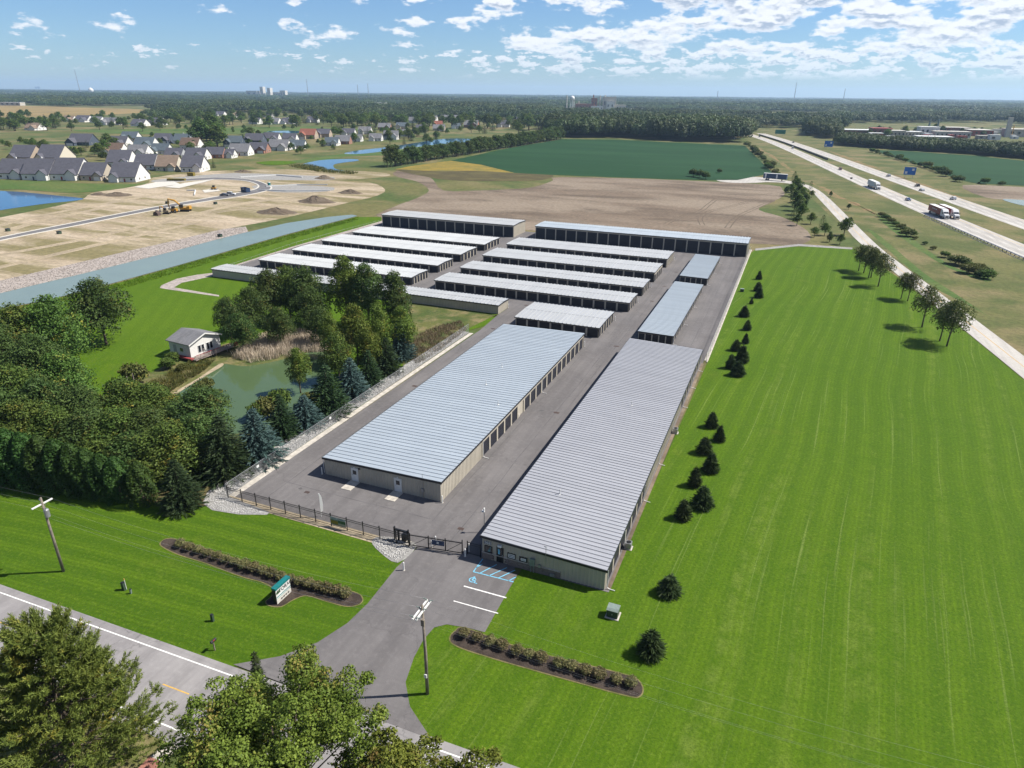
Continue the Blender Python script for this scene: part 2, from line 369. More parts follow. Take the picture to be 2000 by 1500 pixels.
MT['black'] = plain('black_metal', (0.012, 0.012, 0.013), 0.45)
MT['steel'] = plain('galvanised_steel', (0.42, 0.43, 0.44), 0.4, metal=0.6)
MT['glass'] = plain('dark_window_glass', (0.015, 0.02, 0.03), 0.06, var=0.1, spec=0.8)
MT['stonework'] = plain('dark_stone_veneer', (0.17, 0.14, 0.125), 0.85, var=0.4, scale=3.5, bump=0.5)
MT['wood'] = plain('weathered_pole_wood', (0.21, 0.18, 0.145), 0.9, var=0.3, scale=2)
MT['bark'] = plain('bark', (0.115, 0.088, 0.065), 0.95, var=0.35, scale=3)
MT['grate'] = plain('rusty_iron', (0.085, 0.055, 0.045), 0.8, var=0.3)
MT['teal'] = plain('teal_sign_panel', (0.010, 0.165, 0.165), 0.4)
MT['banner_white'] = plain('banner_vinyl', (0.70, 0.70, 0.68), 0.5)
MT['navy'] = plain('navy_print', (0.03, 0.06, 0.13), 0.5)
MT['gold_print'] = plain('golden_print', (0.28, 0.21, 0.03), 0.5)
MT['green_print'] = plain('green_print', (0.05, 0.12, 0.05), 0.5)
MT['greenbox'] = plain('olive_green_enamel', (0.045, 0.075, 0.05), 0.4)
MT['greengrey'] = plain('greyish_green_enamel', (0.20, 0.25, 0.22), 0.4)
MT['wire'] = plain('aluminium_wire', (0.24, 0.24, 0.25), 0.4, metal=0.3)
MT['redwood'] = plain('red_stained_deck', (0.28, 0.045, 0.045), 0.75, var=0.2)
MT['greydeck'] = plain('weathered_decking', (0.33, 0.27, 0.24), 0.85, var=0.2)
MT['blue_sign'] = plain('highway_sign_blue', (0.01, 0.14, 0.50), 0.5)
MT['green_sign'] = plain('highway_sign_green', (0.01, 0.20, 0.13), 0.5)
MT['rubber'] = plain('tyre_rubber', (0.018, 0.018, 0.019), 0.8)
MT['yellow'] = plain('machine_yellow', (0.52, 0.27, 0.035), 0.5, var=0.2)
MT['red'] = plain('red_panel', (0.33, 0.05, 0.03), 0.5, var=0.2)
MT['brick'] = plain('red_brick', (0.30, 0.13, 0.095), 0.9, var=0.25, scale=1.5)
# foliage
MT['leaf_a'] = leaf_mat('broadleaf_green', (0.034, 0.074, 0.016), (0.125, 0.188, 0.038), (0.23, 0.20, 0.036))
MT['leaf_b'] = leaf_mat('dark_broadleaf', (0.026, 0.054, 0.015), (0.095, 0.142, 0.036), (0.14, 0.12, 0.034))
MT['leaf_m'] = leaf_mat('maple_leaf', (0.060, 0.098, 0.016), (0.200, 0.255, 0.042), (0.26, 0.20, 0.06), 0.34)
MT['leaf_y'] = leaf_mat('young_broadleaf', (0.060, 0.088, 0.026), (0.155, 0.180, 0.055), (0.17, 0.12, 0.045))
MT['leaf_far'] = leaf_mat('woodland_leaf', (0.024, 0.048, 0.016), (0.080, 0.118, 0.034), (0.11, 0.125, 0.03), 0.15, 0.2, 0.075, 0.3)
MT['needle'] = leaf_mat('spruce_needle', (0.013, 0.030, 0.013), (0.045, 0.075, 0.028), None, 0.12)
MT['needle_blue'] = leaf_mat('blue_spruce_needle', (0.022, 0.050, 0.045), (0.085, 0.140, 0.125), None, 0.1)
MT['needle_dark'] = leaf_mat('young_spruce_needle', (0.014, 0.028, 0.009), (0.058, 0.084, 0.028), None, 0.08)
MT['arbor'] = leaf_mat('arborvitae_scale', (0.016, 0.042, 0.009), (0.050, 0.098, 0.020), None, 0.15)
MT['pine'] = leaf_mat('pine_needle', (0.060, 0.095, 0.020), (0.195, 0.240, 0.048), (0.30, 0.25, 0.04), 0.25)
MT['bush'] = leaf_mat('reddish_shrub_leaf', (0.075, 0.100, 0.030), (0.22, 0.175, 0.090), (0.30, 0.18, 0.12))
MT['reed'] = leaf_mat('dry_cattail', (0.38, 0.33, 0.23), (0.66, 0.60, 0.45), None, 0.2)
MT['weed'] = leaf_mat('tall_weeds', (0.055, 0.085, 0.022), (0.15, 0.15, 0.045), (0.26, 0.21, 0.035), 0.25)
MT['blade'] = leaf_mat('long_green_grass', (0.060, 0.130, 0.006), (0.13, 0.20, 0.015), None, 0.25)
MT['lane'] = paving_mat('worn_lane_concrete', (0.40, 0.38, 0.355), (0.47, 0.45, 0.42), 0.1, along=R(-12))
MT['edging'] = patchy('dry_edging', [(0.24, 0.21, 0.09), (0.16, 0.17, 0.05)], [0.6], bscale=4.0)
MT['leaf_p'] = leaf_mat('poplar_leaf', (0.048, 0.092, 0.016), (0.155, 0.212, 0.038), (0.27, 0.225, 0.04), 0.32)
MT['brownweed'] = leaf_mat('brown_weeds', (0.10, 0.085, 0.05), (0.25, 0.20, 0.12), (0.12, 0.15, 0.04), 0.2)
MT['seam'] = plain('asphalt_seam', (0.10, 0.095, 0.097), 0.9, var=0.3, scale=0.4, obj=False)
# ------------------------------------------------------------------ the setting
rng = np.random.default_rng(7); rnd = random.Random(11)
def smooth_poly(P, sub=5):
    n = len(P); out = []
    for i in range(n):
        p0, p1, p2, p3 = (Vector(P[(i+k-1) % n]) for k in range(4))
        for j in range(sub):
            t = j/sub
            out.append(tuple(0.5*((2*p1)+(p2-p0)*t+(2*p0-5*p1+4*p2-p3)*t*t+(3*p1-p0-3*p2+p3)*t**3)))
    return out
_zk = [0]
def lift():
    _zk[0] += 1; return .0012*_zk[0]
def sheet(name, poly, z, mat, kind='structure', smooth=0, px=True, wob=0.0, parent=None):
    P = [gp(*q) for q in poly] if px else list(poly)
    if smooth: P = smooth_poly([Vector(p) for p in P], smooth)
    if wob: P = [(p[0]+rnd.uniform(-wob, wob), p[1]+rnd.uniform(-wob, wob)) for p in P]
    o = MB().face(*[(p[0], p[1], z) for p in P]).build(name, MT[mat], parent)
    if o.data.polygons[0].normal.z < 0: o.data.flip_normals()
    if parent is None: o['kind'] = kind
    return o
def ribbon(name, left, right, z, mat, px=True, kind='structure', parent=None, sub=6):
    L = [Vector(gp(*q)) if px else Vector(q) for q in left]; Q = [Vector(gp(*q)) if px else Vector(q) for q in right]
    def cr(P):
        out = []
        for i in range(len(P)-1):
            p0, p1, p2, p3 = P[max(i-1, 0)], P[i], P[i+1], P[min(i+2, len(P)-1)]
            for j in range(sub):
                t = j/sub
                out.append(0.5*((2*p1)+(p2-p0)*t+(2*p0-5*p1+4*p2-p3)*t*t+(3*p1-p0-3*p2+p3)*t**3))
        return out+[P[-1]]
    L, Q = cr(L), cr(Q); m = MB()
    for i in range(len(L)-1): m.face((*L[i], z), (*Q[i], z), (*Q[i+1], z), (*L[i+1], z))
    o = m.build(name, MT[mat], parent)
    if o.data.polygons[0].normal.z < 0: o.data.flip_normals()
    if parent is None: o['kind'] = kind
    return o, L, Q
def along(L, Q, f): return [a.lerp(b, f) for a, b in zip(L, Q)]
def strip(name, line, w, z, mat, parent, dash=None, gap=0, skip0=0.0, skip1=1e9):
    """painted line along a polyline; dash/gap in metres; one mesh"""
    m = MB(); s = 0.0
    for i in range(len(line)-1):
        a, b = line[i], line[i+1]; d = (b-a); n = d.length
        if n < 1e-4: continue
        d = d/n; q = Vector((-d.y, d.x))*w/2
        if dash is None:
            segs = [(0, n)]
        else:
            segs = []; t = -(s % (dash+gap))
            while t < n:
                lo, hi = max(t, 0), min(t+dash, n)
                if hi > lo: segs.append((lo, hi))
                t += dash+gap
        for lo, hi in segs:
            if s+lo < skip0 or s+hi > skip1: continue
            A, B = a+d*lo, a+d*hi
            m.face((*(A-q), z), (*(B-q), z), (*(B+q), z), (*(A+q), z))
        s += n
    if not m.f: return None
    o = m.build(name, MT[mat], parent)
    if o.data.polygons[0].normal.z < 0: o.data.flip_normals()
    return o
S = 42000
o = MB().face((-S, -3000, 0), (S, -3000, 0), (S, S, 0), (-S, S, 0)).build('ground', MT['ground']); o['kind'] = 'structure'
sheet('wheat_field', [(-700, 190), (0, 205), (306, 214.5), (300, 219), (200, 225), (130, 227.5), (0, 229), (-700, 226)], 0.15, 'wheat')
sheet('fairway', [(140, 254), (300, 252), (440, 250), (560, 247), (700, 251), (690, 256), (560, 259), (420, 262), (250, 262)], 0.10, 'golf', smooth=4)
sheet('fairway', [(500, 318), (600, 318), (650, 311), (680, 306), (760, 303), (850, 298), (905, 291), (840, 281), (770, 289), (700, 296), (640, 305), (560, 315)], 0.10, 'golf', smooth=4)
sheet('lawn', [(-300, 352), (0, 352), (120, 357), (240, 360), (290, 357), (240, 368), (150, 377), (60, 372), (0, 370), (-300, 372)], 0.10, 'golf', smooth=3)
sheet('putting_green', [(500, 318), (530, 315), (560, 315), (580, 318), (555, 322), (520, 322)], 0.2, 'lawn_b', smooth=4)
sheet('soybean_field', [(880, 314), (990, 290), (1098, 272), (1200, 273), (1455, 285), (1480, 310), (1509, 338), (1440, 352), (1380, 352), (1240, 348), (1080, 342), (1005, 338), (940, 322)], 0.12, 'soy')
sheet('soybean_field', [(1700, 293), (1760, 295), (1900, 304), (2000, 314.5), (2500, 360), (2500, 400), (2000, 363), (1905, 358), (1870, 350), (1810, 327), (1750, 309)], 0.12, 'soy')
sheet('meadow', [(770, 331), (800, 325), (880, 314), (940, 322), (1005, 338), (930, 334), (840, 334)], 0.08, 'gold')
sheet('fallow_strip', [(770, 331), (840, 334), (930, 334), (1005, 338), (1080, 342), (1055, 352), (980, 354), (880, 352), (830, 345)], 0.09, 'umber', smooth=3)
sheet('dirt_lot', [(866, 372), (935, 372), (985, 370), (1040, 366), (1080, 353), (1095, 346), (1300, 351), (1500, 361), (1528, 371), (1530, 383), (1500, 398), (1482, 410), (1530, 425), (1578, 452), (1570, 476), (1470, 476), (1030, 450), (748, 428), (770, 404), (812, 388), (838, 372), (815, 355), (778, 346), (768, 338), (790, 329), (815, 333), (845, 350)], 0.06, 'dirt', smooth=3)
for L0 in ([(1480, 388), (1440, 400), (1390, 412), (1368, 425), (1372, 440)], [(1400, 388), (1384, 400), (1368, 412), (1330, 424), (1300, 438)], [(1525, 376), (1430, 384), (1300, 378), (1150, 365)], [(1510, 392), (1478, 406), (1440, 424), (1420, 446)]):
    A = [Vector(gp(*q)) for q in L0]
    for off in (-1.0, 1.0):
        ribbon('wheel_track', [(a.x+off-0.3, a.y) for a in A], [(a.x+off+0.3, a.y+0.1) for a in A], 0.067+lift(), 'track', px=False)
sheet('construction_ground', [(-400, 560), (-400, 500), (0, 425), (150, 393), (180, 377), (240, 368), (290, 357), (300, 347), (400, 335), (520, 331), (640, 333), (735, 336), (762, 343), (700, 350), (640, 351), (720, 356), (752, 370), (735, 383), (680, 396), (560, 425), (430, 450), (250, 492), (0, 550), (-400, 645)], 0.05, 'site', smooth=3)
for P in ([(395, 345), (470, 339), (560, 341), (650, 346), (640, 352), (540, 352), (450, 350)], [(500, 362), (580, 362), (650, 366), (640, 374), (560, 376), (505, 371)], [(300, 352), (400, 342), (470, 338), (430, 346), (330, 357)]):
    sheet('gravel_pad', P, 0.065+lift(), 'gravel', smooth=3, wob=0.8)
for P in ([(262, 366), (305, 356), (340, 355), (352, 360), (290, 369)], [(320, 366), (360, 358), (420, 350), (400, 356), (350, 368)], [(395, 372), (420, 369), (432, 373), (400, 377)]):
    sheet('house_slab', P, 0.18+lift(), 'kerb')
# subdivision road with kerbs
rl = [(-300, 529), (0, 464), (150, 434), (300, 405), (400, 388), (468, 376), (500, 369), (503, 361), (480, 354), (440, 351), (400, 352), (340, 355)]
rr = [(-300, 538), (0, 470.5), (150, 441), (300, 411), (400, 394), (480, 382), (528, 370), (520, 360), (490, 351), (440, 347.5), (400, 347.5), (340, 351)]
sr, L, Q = ribbon('residential_road', rl, rr, 0.08, 'asphalt3')
for nm, f in (('kerb', 0.0), ('kerb', 1.0)):
    m = MB(); E = along(L, Q, f)
    for a, b in zip(E[:-1], E[1:]):
        d = (b-a).normalized(); q = Vector((-d.y, d.x))*0.45
        P = [a-q, b-q, b+q, a+q]; m.prism([(p.x, p.y) for p in P], 0.02, 0.2)
    m.build(nm, MT['kerb'], sr)
# waters
sheet('retention_pond', [(-300, 400), (-300, 360), (0, 373), (60, 377), (110, 382), (150, 386), (163, 389), (140, 393), (90, 398), (40, 405), (0, 411), (-100, 428)], 0.09, 'water_blue', smooth=4)
sheet('golf_pond', [(590, 322), (610, 316), (640, 312), (690, 311), (700, 314), (670, 318), (652, 322), (655, 330), (672, 334), (655, 336), (630, 331), (610, 327)], 0.14, 'water_blue', smooth=4)
sheet('golf_pond', [(672, 300), (700, 294), (760, 287), (820, 278), (860, 272), (900, 270.5), (955, 274), (930, 278), (860, 282), (800, 289), (740, 297), (700, 301)], 0.14, 'water_blue', smooth=4)
sheet('golf_pond', [(520, 257), (560, 255.5), (600, 256.5), (640, 256), (610, 259), (560, 260)], 0.14, 'water_blue', smooth=4)
sheet('roadside_pond', [(1960, 389), (2040, 396), (2040, 408), (1985, 399)], 0.14, 'water_canal', smooth=4)
sheet('bare_field', [(1880, 362), (2000, 366), (2200, 380), (2200, 405), (2000, 392), (1925, 386)], 0.10, 'dirt', smooth=3)
# property lawns
sheet('lawn', [(-400, 770), (-200, 690), (0, 606), (100, 587), (230, 553), (350, 520), (430, 497), (560, 460), (640, 439), (695, 424), (745, 424), (745, 432), (1010, 620), (900, 650), (490, 955), (300, 1000), (0, 930), (-500, 900)], 0.07, 'lawn_b')
lf = [(-160, 33.6), (-120, 34.3), (-80, 35.3), (-44, 36.6), (-36.5, 40.5), (-34.5, 59.6), (-50, 59.4), (-64, 59.8), (-80, 66), (-110, 72), (-160, 72)]
sheet('lawn', lf, 0.075, 'lawn_l', px=False)
sheet('lawn', [(-24, 37.0), (-10, 37.2), (140, 41), (112, 90), gp(2000, 743), gp(1938, 692), gp(1762, 547), gp(1665, 484), gp(1600, 482), gp(1520, 482), gp(1475, 488), (-11.8, 258), (-11.8, 140), (-12.8, 62.5), (-23.2, 62.5), (-23.2, 51), (-29.5, 51), (-29.5, 41), (-26, 37.2)], 0.072, 'lawn_r', px=False)
sheet('rough_grass', [(800, 592), (975, 617), (1003, 600), (960, 620), (915, 642), (860, 682), (800, 730), (770, 690), (790, 640)], 0.085, 'rough')
sheet('rough_grass', [(230, 775), (330, 712), (440, 672), (640, 640), (700, 660), (640, 720), (420, 890), (250, 900)], 0.080, 'rough', smooth=3)
# canal with riprap bank
sheet('canal', [(-400, 700), (-250, 640), (0, 573), (160, 535), (330, 493), (430, 466), (560, 436), (640, 424), (688, 419.5), (698, 422), (640, 437), (560, 458), (430, 495), (350, 518), (230, 551), (100, 585), (0, 604), (-400, 790)], 0.10, 'water_canal')
sheet('riprap_bank', [(-250, 612), (0, 549), (130, 519), (250, 491), (330, 473), (430, 449), (480, 443), (485, 453), (430, 466.5), (330, 493.5), (160, 535.5), (0, 573.5), (-250, 641)], 0.12, 'riprap')
sheet('pond_bank', [(275, 840), (330, 768), (390, 730), (440, 702), (490, 660), (560, 640), (650, 655), (660, 690), (560, 850), (430, 880), (340, 870)], 0.09, 'rough', smooth=4)
sheet('pond', [(318, 790), (352, 763), (400, 733), (432, 712), (480, 716), (540, 706), (600, 690), (642, 686), (648, 705), (625, 760), (560, 830), (450, 850), (380, 870), (335, 840)], 0.10, 'water_pond', smooth=4)
sheet('shore', [(305, 800), (340, 768), (390, 738), (428, 712), (436, 715), (400, 736), (352, 766), (318, 795)], 0.115, 'sand', smooth=3)
# tree litter under the woodland edge
sheet('leaf_litter', [(-300, 905), (0, 880), (200, 930), (300, 955), (400, 950), (440, 960), (400, 990), (330, 985), (240, 975), (140, 965), (0, 945), (-300, 985)], 0.090, 'umber', smooth=4)
# paved lot
lot = [(-65.6, 60.4), (-24, 60.4), (-24, 61.5), (-12.6, 61.5), (-12.6, 262.3), (-161.5, 262.3), (-164.5, 200), (-162.5, 160.6), (-65.5, 160.6), (-65.5, 152.8), (-64.6, 140)]
sheet('parking_lot', lot, 0.100, 'asphalt', px=False)
drive = [(-36.6, 60.4), (-37.0, 56), (-36.7, 49.4), (-37.0, 46), (-38.2, 42.5), (-40.5, 39.5), (-44, 36.9), (-22, 36.9), (-25.5, 39.2), (-27.3, 41.5), (-28.1, 44.5), (-28.4, 47), (-28.2, 49), (-27.2, 49.9), (-25.0, 50.3), (-23.0, 50.4), (-23.3, 60.4)]
dv = sheet('driveway', drive, 0.104, 'asphalt', px=False)
# front road
def ry(x, off): return off+0.0215*(x+75.5)
xs = [-170, -120, -76, -44, -17, 20, 80, 160]
fr, L, Q = ribbon('front_road', [(x, ry(x, 27.2)) for x in xs], [(x, ry(x, 36.0)) for x in xs], 0.092, 'asphalt2', px=False)
fl = [Vector((x, ry(x, 35.05))) for x in np.linspace(-170, 160, 60)]
for x0, x1 in ((-170, -43.0), (-23.0, 160)):
    strip('edge_line', [Vector((x, ry(x, 35.05))) for x in np.linspace(x0, x1, 30)], 0.14, 0.097, 'line_white', fr)
strip('edge_line', [Vector((x, ry(x, 28.45))) for x in np.linspace(-170, 160, 30)], 0.14, 0.097, 'line_white', fr)
m = MB()
for x in (-71.0, -58.9, -46.8, -34.7, -22.6, -10.5):
    m = MB(); m.prism([(x-1.6, ry(x, 31.75)), (x+1.6, ry(x+3, 31.75)), (x+1.6, ry(x+3, 31.88)), (x-1.6, ry(x, 31.88))], 0.093, 0.098); m.build('centre_dash', MT['line_yellow'], fr)
for dx in (-0.05,):
    sheet('dry_verge', [(-60, 15), (-30, 15), (-6, 20), (-6, ry(-6, 27.2)), (-60, ry(-60, 27.2))], 0.06, 'rough', px=False)
m = MB(); m.box(-43.2, -41.8, 20, 26.3, 0.06, 0.10); o = m.build('brick_path', MT['brick']); o['kind'] = 'structure'
m = MB(); m.box(-43.1, -41.7, 26.3, ry(-42, 27.2), 0.06, 0.105); o = m.build('path_apron', MT['concrete']); o['kind'] = 'structure'
# concrete strip, gravel along the left fence
sheet('concrete_strip', [(-66.6, 60.2), (-65.55, 60.2), (-65.0, 137.3), (-66.0, 137.3)], 0.106, 'concrete', px=False)
sheet('concrete_strip', [(-66.4, 60.55), (-66.4, 59.3), (-42, 59.0), (-42, 60.55)], 0.108, 'sand', px=False)
sheet('gravel_strip', [(-70.0, 60.0), (-68.5, 57.6), (-66, 56.8), (-62.0, 57.4), (-58.5, 58.8), (-58.6, 59.4), (-66.6, 60.4), (-66.2, 137.5), (-68.6, 137.8), (-69.3, 120), (-69.8, 100), (-70.4, 80)], 0.110, 'gravel', px=False)
sheet('gravel_strip', [(-42.5, 59.2), (-40.5, 57.8), (-37.3, 56.8), (-36.8, 60.4), (-38.5, 61.2), (-42.0, 60.6)], 0.112, 'gravel', px=False, smooth=3)
sheet('gravel_strip', [(-12.98, 62), (-12.55, 62), (-12.35, 139), (-12.9, 139)], 0.11, 'dirt', px=False)
sheet('gravel_strip', [(-12.55, 141), (-11.75, 141), (-11.75, 264), (-12.55, 264)], 0.111, 'concrete', px=False)
sheet('gravel_strip', [(-166, 262), (-166, 198), (-164, 160), (-162.6, 160.7), (-164.6, 200), (-161.6, 262.2)], 0.112, 'riprap', px=False)
sheet('stone_swale', [(420, 533), (385, 537), (345, 545), (315, 558), (312, 563), (330, 566), (428, 580), (428, 577), (340, 562), (355, 553), (420, 539)], 0.098, 'riprap', wob=0.05)
sheet('gravel_path', [(1475, 486), (1560, 477), (1665, 484), (1665, 487.5), (1560, 481), (1475, 490)], 0.09, 'gravel')
# mulch beds
BEDL = [(312, 1062), (325, 1053), (350, 1055), (420, 1078), (520, 1110), (610, 1138), (690, 1156), (709, 1168), (705, 1181), (680, 1187), (640, 1178), (600, 1166), (575, 1173), (550, 1187), (525, 1185), (518, 1176), (530, 1165), (530, 1150), (510, 1139), (470, 1128), (400, 1102), (350, 1086), (318, 1071)]
BEDR = [(877, 1248), (888, 1233), (910, 1227), (1000, 1260), (1100, 1288), (1200, 1312), (1242, 1325), (1257, 1345), (1250, 1363), (1220, 1361), (1100, 1328), (960, 1288), (890, 1264)]
for P in (BEDL, BEDR):
    c = (sum(p[0] for p in P)/len(P), sum(p[1] for p in P)/len(P))
    W_ = [gp(*p) for p in P]; cw = gp(*c)
    sheet('bed_edging', P, 0.112, 'edging', smooth=4)
    q = []
    n = len(W_)
    for i in range(n):
        a, b, d = Vector(W_[i-1]), Vector(W_[i]), Vector(W_[(i+1) % n]); t = (d-a).normalized(); nn = Vector((-t.y, t.x))
        q.append(b+nn*0.14 if inside(*(b+nn*0.3), W_) else b-nn*0.14)
    sheet('mulch_bed', [tuple(v) for v in q], 0.125, 'mulch', px=False, smooth=4)
# parking paint
def pline(name, a, b, w, mat, par=None):
    A, B = Vector(gp(*a)), Vector(gp(*b)); strip(name, [A, B], w, 0.110, mat, par or dv)
pline('stall_line', (886, 1175), (973, 1199.5), 0.13, 'line_white'); pline('stall_line', (906, 1146), (989, 1169), 0.17, 'line_white')
for a, b in (((924.5, 1118), (1003, 1138)), ((924.5, 1118), (943, 1093)), ((930, 1110), (942, 1103)), ((937, 1121), (970, 1104)), ((955, 1126), (990, 1110)), ((974, 1130), (1006, 1115)), ((993, 1136), (1008, 1128))):
    pline('hatch_line', a, b, 0.12, 'line_blue')
# wheelchair symbol
cx, cy = gp(923, 1134); m = MB()
for k in range(20):
    a0, a1 = 0.5+k*0.25, 0.5+(k+1)*0.25
    m.face(*[(cx+r*math.cos(a), cy+r*math.sin(a), 0.110) for r, a in ((0.32, a0), (0.43, a0), (0.43, a1), (0.32, a1))])
for x0, x1, y0, y1 in ((-0.08, 0.05, -0.1, 0.4), (0.05, 0.4, -0.1, 0.02), (0.32, 0.42, -0.4, -0.1), (0.42, 0.75, -0.42, -0.32), (-0.12, 0.1, 0.45, 0.62)):
    m.face((cx+x0, cy+y0, 0.111), (cx+x1, cy+y0, 0.111), (cx+x1, cy+y1, 0.111), (cx+x0, cy+y1, 0.111))
m.build('wheelchair_symbol', MT['line_blue'], dv)
# dark repair patches and drain covers in the lot
for i, (a, w, h) in enumerate((((600, 962.5), 0.75, 0.7), ((900, 1034), 0.8, 0.8), ((1087, 807), 1.0, 0.9), ((810, 755), 1.0, 0.9), ((1204, 677), 1.1, 1.0), ((1273, 589), 1.1, 1.0), ((1298, 560), 1.1, 1.0), ((1028, 597), 1.1, 1.0), ((963, 643), 1.0, 0.9), ((1320, 532), 1.2, 1.0))):
    x, y = gp(*a); m = MB(); m.box(x-w, x+w, y-h*0.6, y+h*0.6, 0.09, 0.112)
    lab = ['rusty square drain grate in front of the two white doors', 'dark drain grate just inside the gate', 'reddish drain grate in the aisle between the two long buildings', 'drain grate on the lane beside the stone strip',
           'drain grate at the far end of the middle aisle', 'drain grate beside the nearest long narrow roof', 'drain grate past the third row end', 'drain grate by the end of the long low building', 'drain grate near the far end of the chain link fence', 'farthest drain grate in the right aisle'][i]
    root = thing('drain_grate', (x, y, 0.1), lab, 'drain grate', 'drain grates in the lot')
    MB().box(-w*0.5, w*0.5, -h*0.35, h*0.35, -0.02, 0.014).build('cover', MT['grate'], root)
    f = MB()
    for k in range(5): f.box(-w*0.42+k*w*0.2, -w*0.38+k*w*0.2, -h*0.3, h*0.3, 0.012, 0.022)
    f.build('bars', MT['black'], root)
_zk[0] = 0
# paving seams in the lot
for (xa, ya, xb, yb) in ((-33.4, 61, -33.4, 246), (-37.6, 66, -37.6, 140), (-61.5, 62, -61.5, 150), (-62, 66.5, -38, 66.5), (-32.0, 100, -32.0, 200), (-16.6, 145, -16.6, 248), (-95.8, 164, -95.8, 246), (-60, 143.5, -14, 143.5), (-90, 164, -36, 164), (-90, 181.5, -36, 181.5), (-90, 198.5, -36, 198.5)):
    n_ = max(2, int(max(abs(xb-xa), abs(yb-ya))/6)); P = [Vector((xa+(xb-xa)*i/n_+rnd.uniform(-.12, .12), ya+(yb-ya)*i/n_+rnd.uniform(-.12, .12))) for i in range(n_+1)]
    o = strip('paving_seam', P, .10, .1012+lift()*.25, 'seam', None); o['kind'] = 'structure'
for i in range(26):
    x, y = rnd.uniform(-62, -30), rnd.uniform(62, 165)
    if -58.5 < x < -37 and 69 < y < 161: continue
    a = rnd.uniform(.15, .5); zz_ = .1012+lift()*.12; o = MB().face(*[(x+a*math.cos(k*.7)*rnd.uniform(.6, 1.2), y+a*.7*math.sin(k*.7)*rnd.uniform(.6, 1.2), zz_) for k in range(9)]).build('oil_stain', MT['seam']); o['kind'] = 'structure'
# pale haul tracks over the building site
for L0 in ([(-100, 480), (0, 440), (120, 414), (240, 392), (330, 375)], [(-100, 500), (0, 455), (100, 428), (220, 402)], [(0, 498), (150, 470), (330, 430), (470, 398), (560, 384)], [(420, 408), (520, 392), (620, 380), (700, 372)], [(300, 440), (420, 415), (540, 402)], [(-100, 545), (60, 508), (250, 465), (400, 432)]):
    A = [Vector(gp(*q)) for q in L0]
    for off, w_ in ((-1.1, rnd.uniform(.3, .9)), (1.3, rnd.uniform(.3, .9))):
        ribbon('haul_track', [(a.x+off-w_+rnd.uniform(-1.2, .3), a.y) for a in A], [(a.x+off+w_+rnd.uniform(-.3, 1.2), a.y+.3) for a in A], .062+lift(), 'sand', px=False)
# highway
sheet('verge', [(1440, 256), (1470, 285), (1505, 335), (1560, 362), (1640, 440), (1760, 540), (1940, 690), (2300, 985), (2700, 900), (2500, 400), (2000, 365), (1890, 357), (1800, 325), (1700, 294), (1640, 272), (1560, 258), (1500, 247), (1452, 247)], 0.045, 'meadow')
for P in ([(1470, 285), (1500, 299), (1530, 318), (1550, 334), (1540, 332), (1505, 306), (1480, 292)], [(1585, 357), (1610, 366), (1650, 386), (1690, 406), (1712, 420), (1690, 412), (1640, 389), (1600, 369)], [(1615, 294), (1680, 315), (1720, 331), (1700, 327), (1650, 309)], [(1740, 339), (1800, 358), (1850, 376), (1900, 394), (1870, 388), (1800, 366)]):
    sheet('worn_soil', P, 0.06, 'orange', smooth=5, wob=1.6)
sheet('ditch_grass', [(1712, 418), (1740, 430), (1800, 480), (1870, 525), (1930, 540), (1925, 550), (1850, 522), (1780, 478), (1730, 440)], 0.06, 'golf', smooth=3)
sheet('bright_verge', [(1695, 450), (1720, 462), (1800, 530), (1860, 570), (1940, 625), (1900, 600), (1800, 545)], 0.058, 'golf', smooth=3)
nl = [(1440, 258), (1454, 263.5), (1542, 296), (1576, 311), (1658, 352.5), (1720, 383), (1802, 419), (2000, 499.5), (2400, 662)]
nr = [(1440, 252.5), (1451, 257), (1545, 289), (1605, 311), (1636, 325), (1700, 355), (1812, 404), (1879, 432.5), (2000, 480.5), (2400, 640)]
nl = [gp(*q) for q in nl]; nr = [gp(*q) for q in nr]
def resamp(P, ys):
    P = sorted(P, key=lambda p: p[1]); return [(float(np.interp(y, [p[1] for p in P], [p[0] for p in P])), y) for y in ys]
ys = [200, 240, 270, 300, 340, 380, 430, 500, 580, 660, 740, 850, 980, 1150]
HWY = []
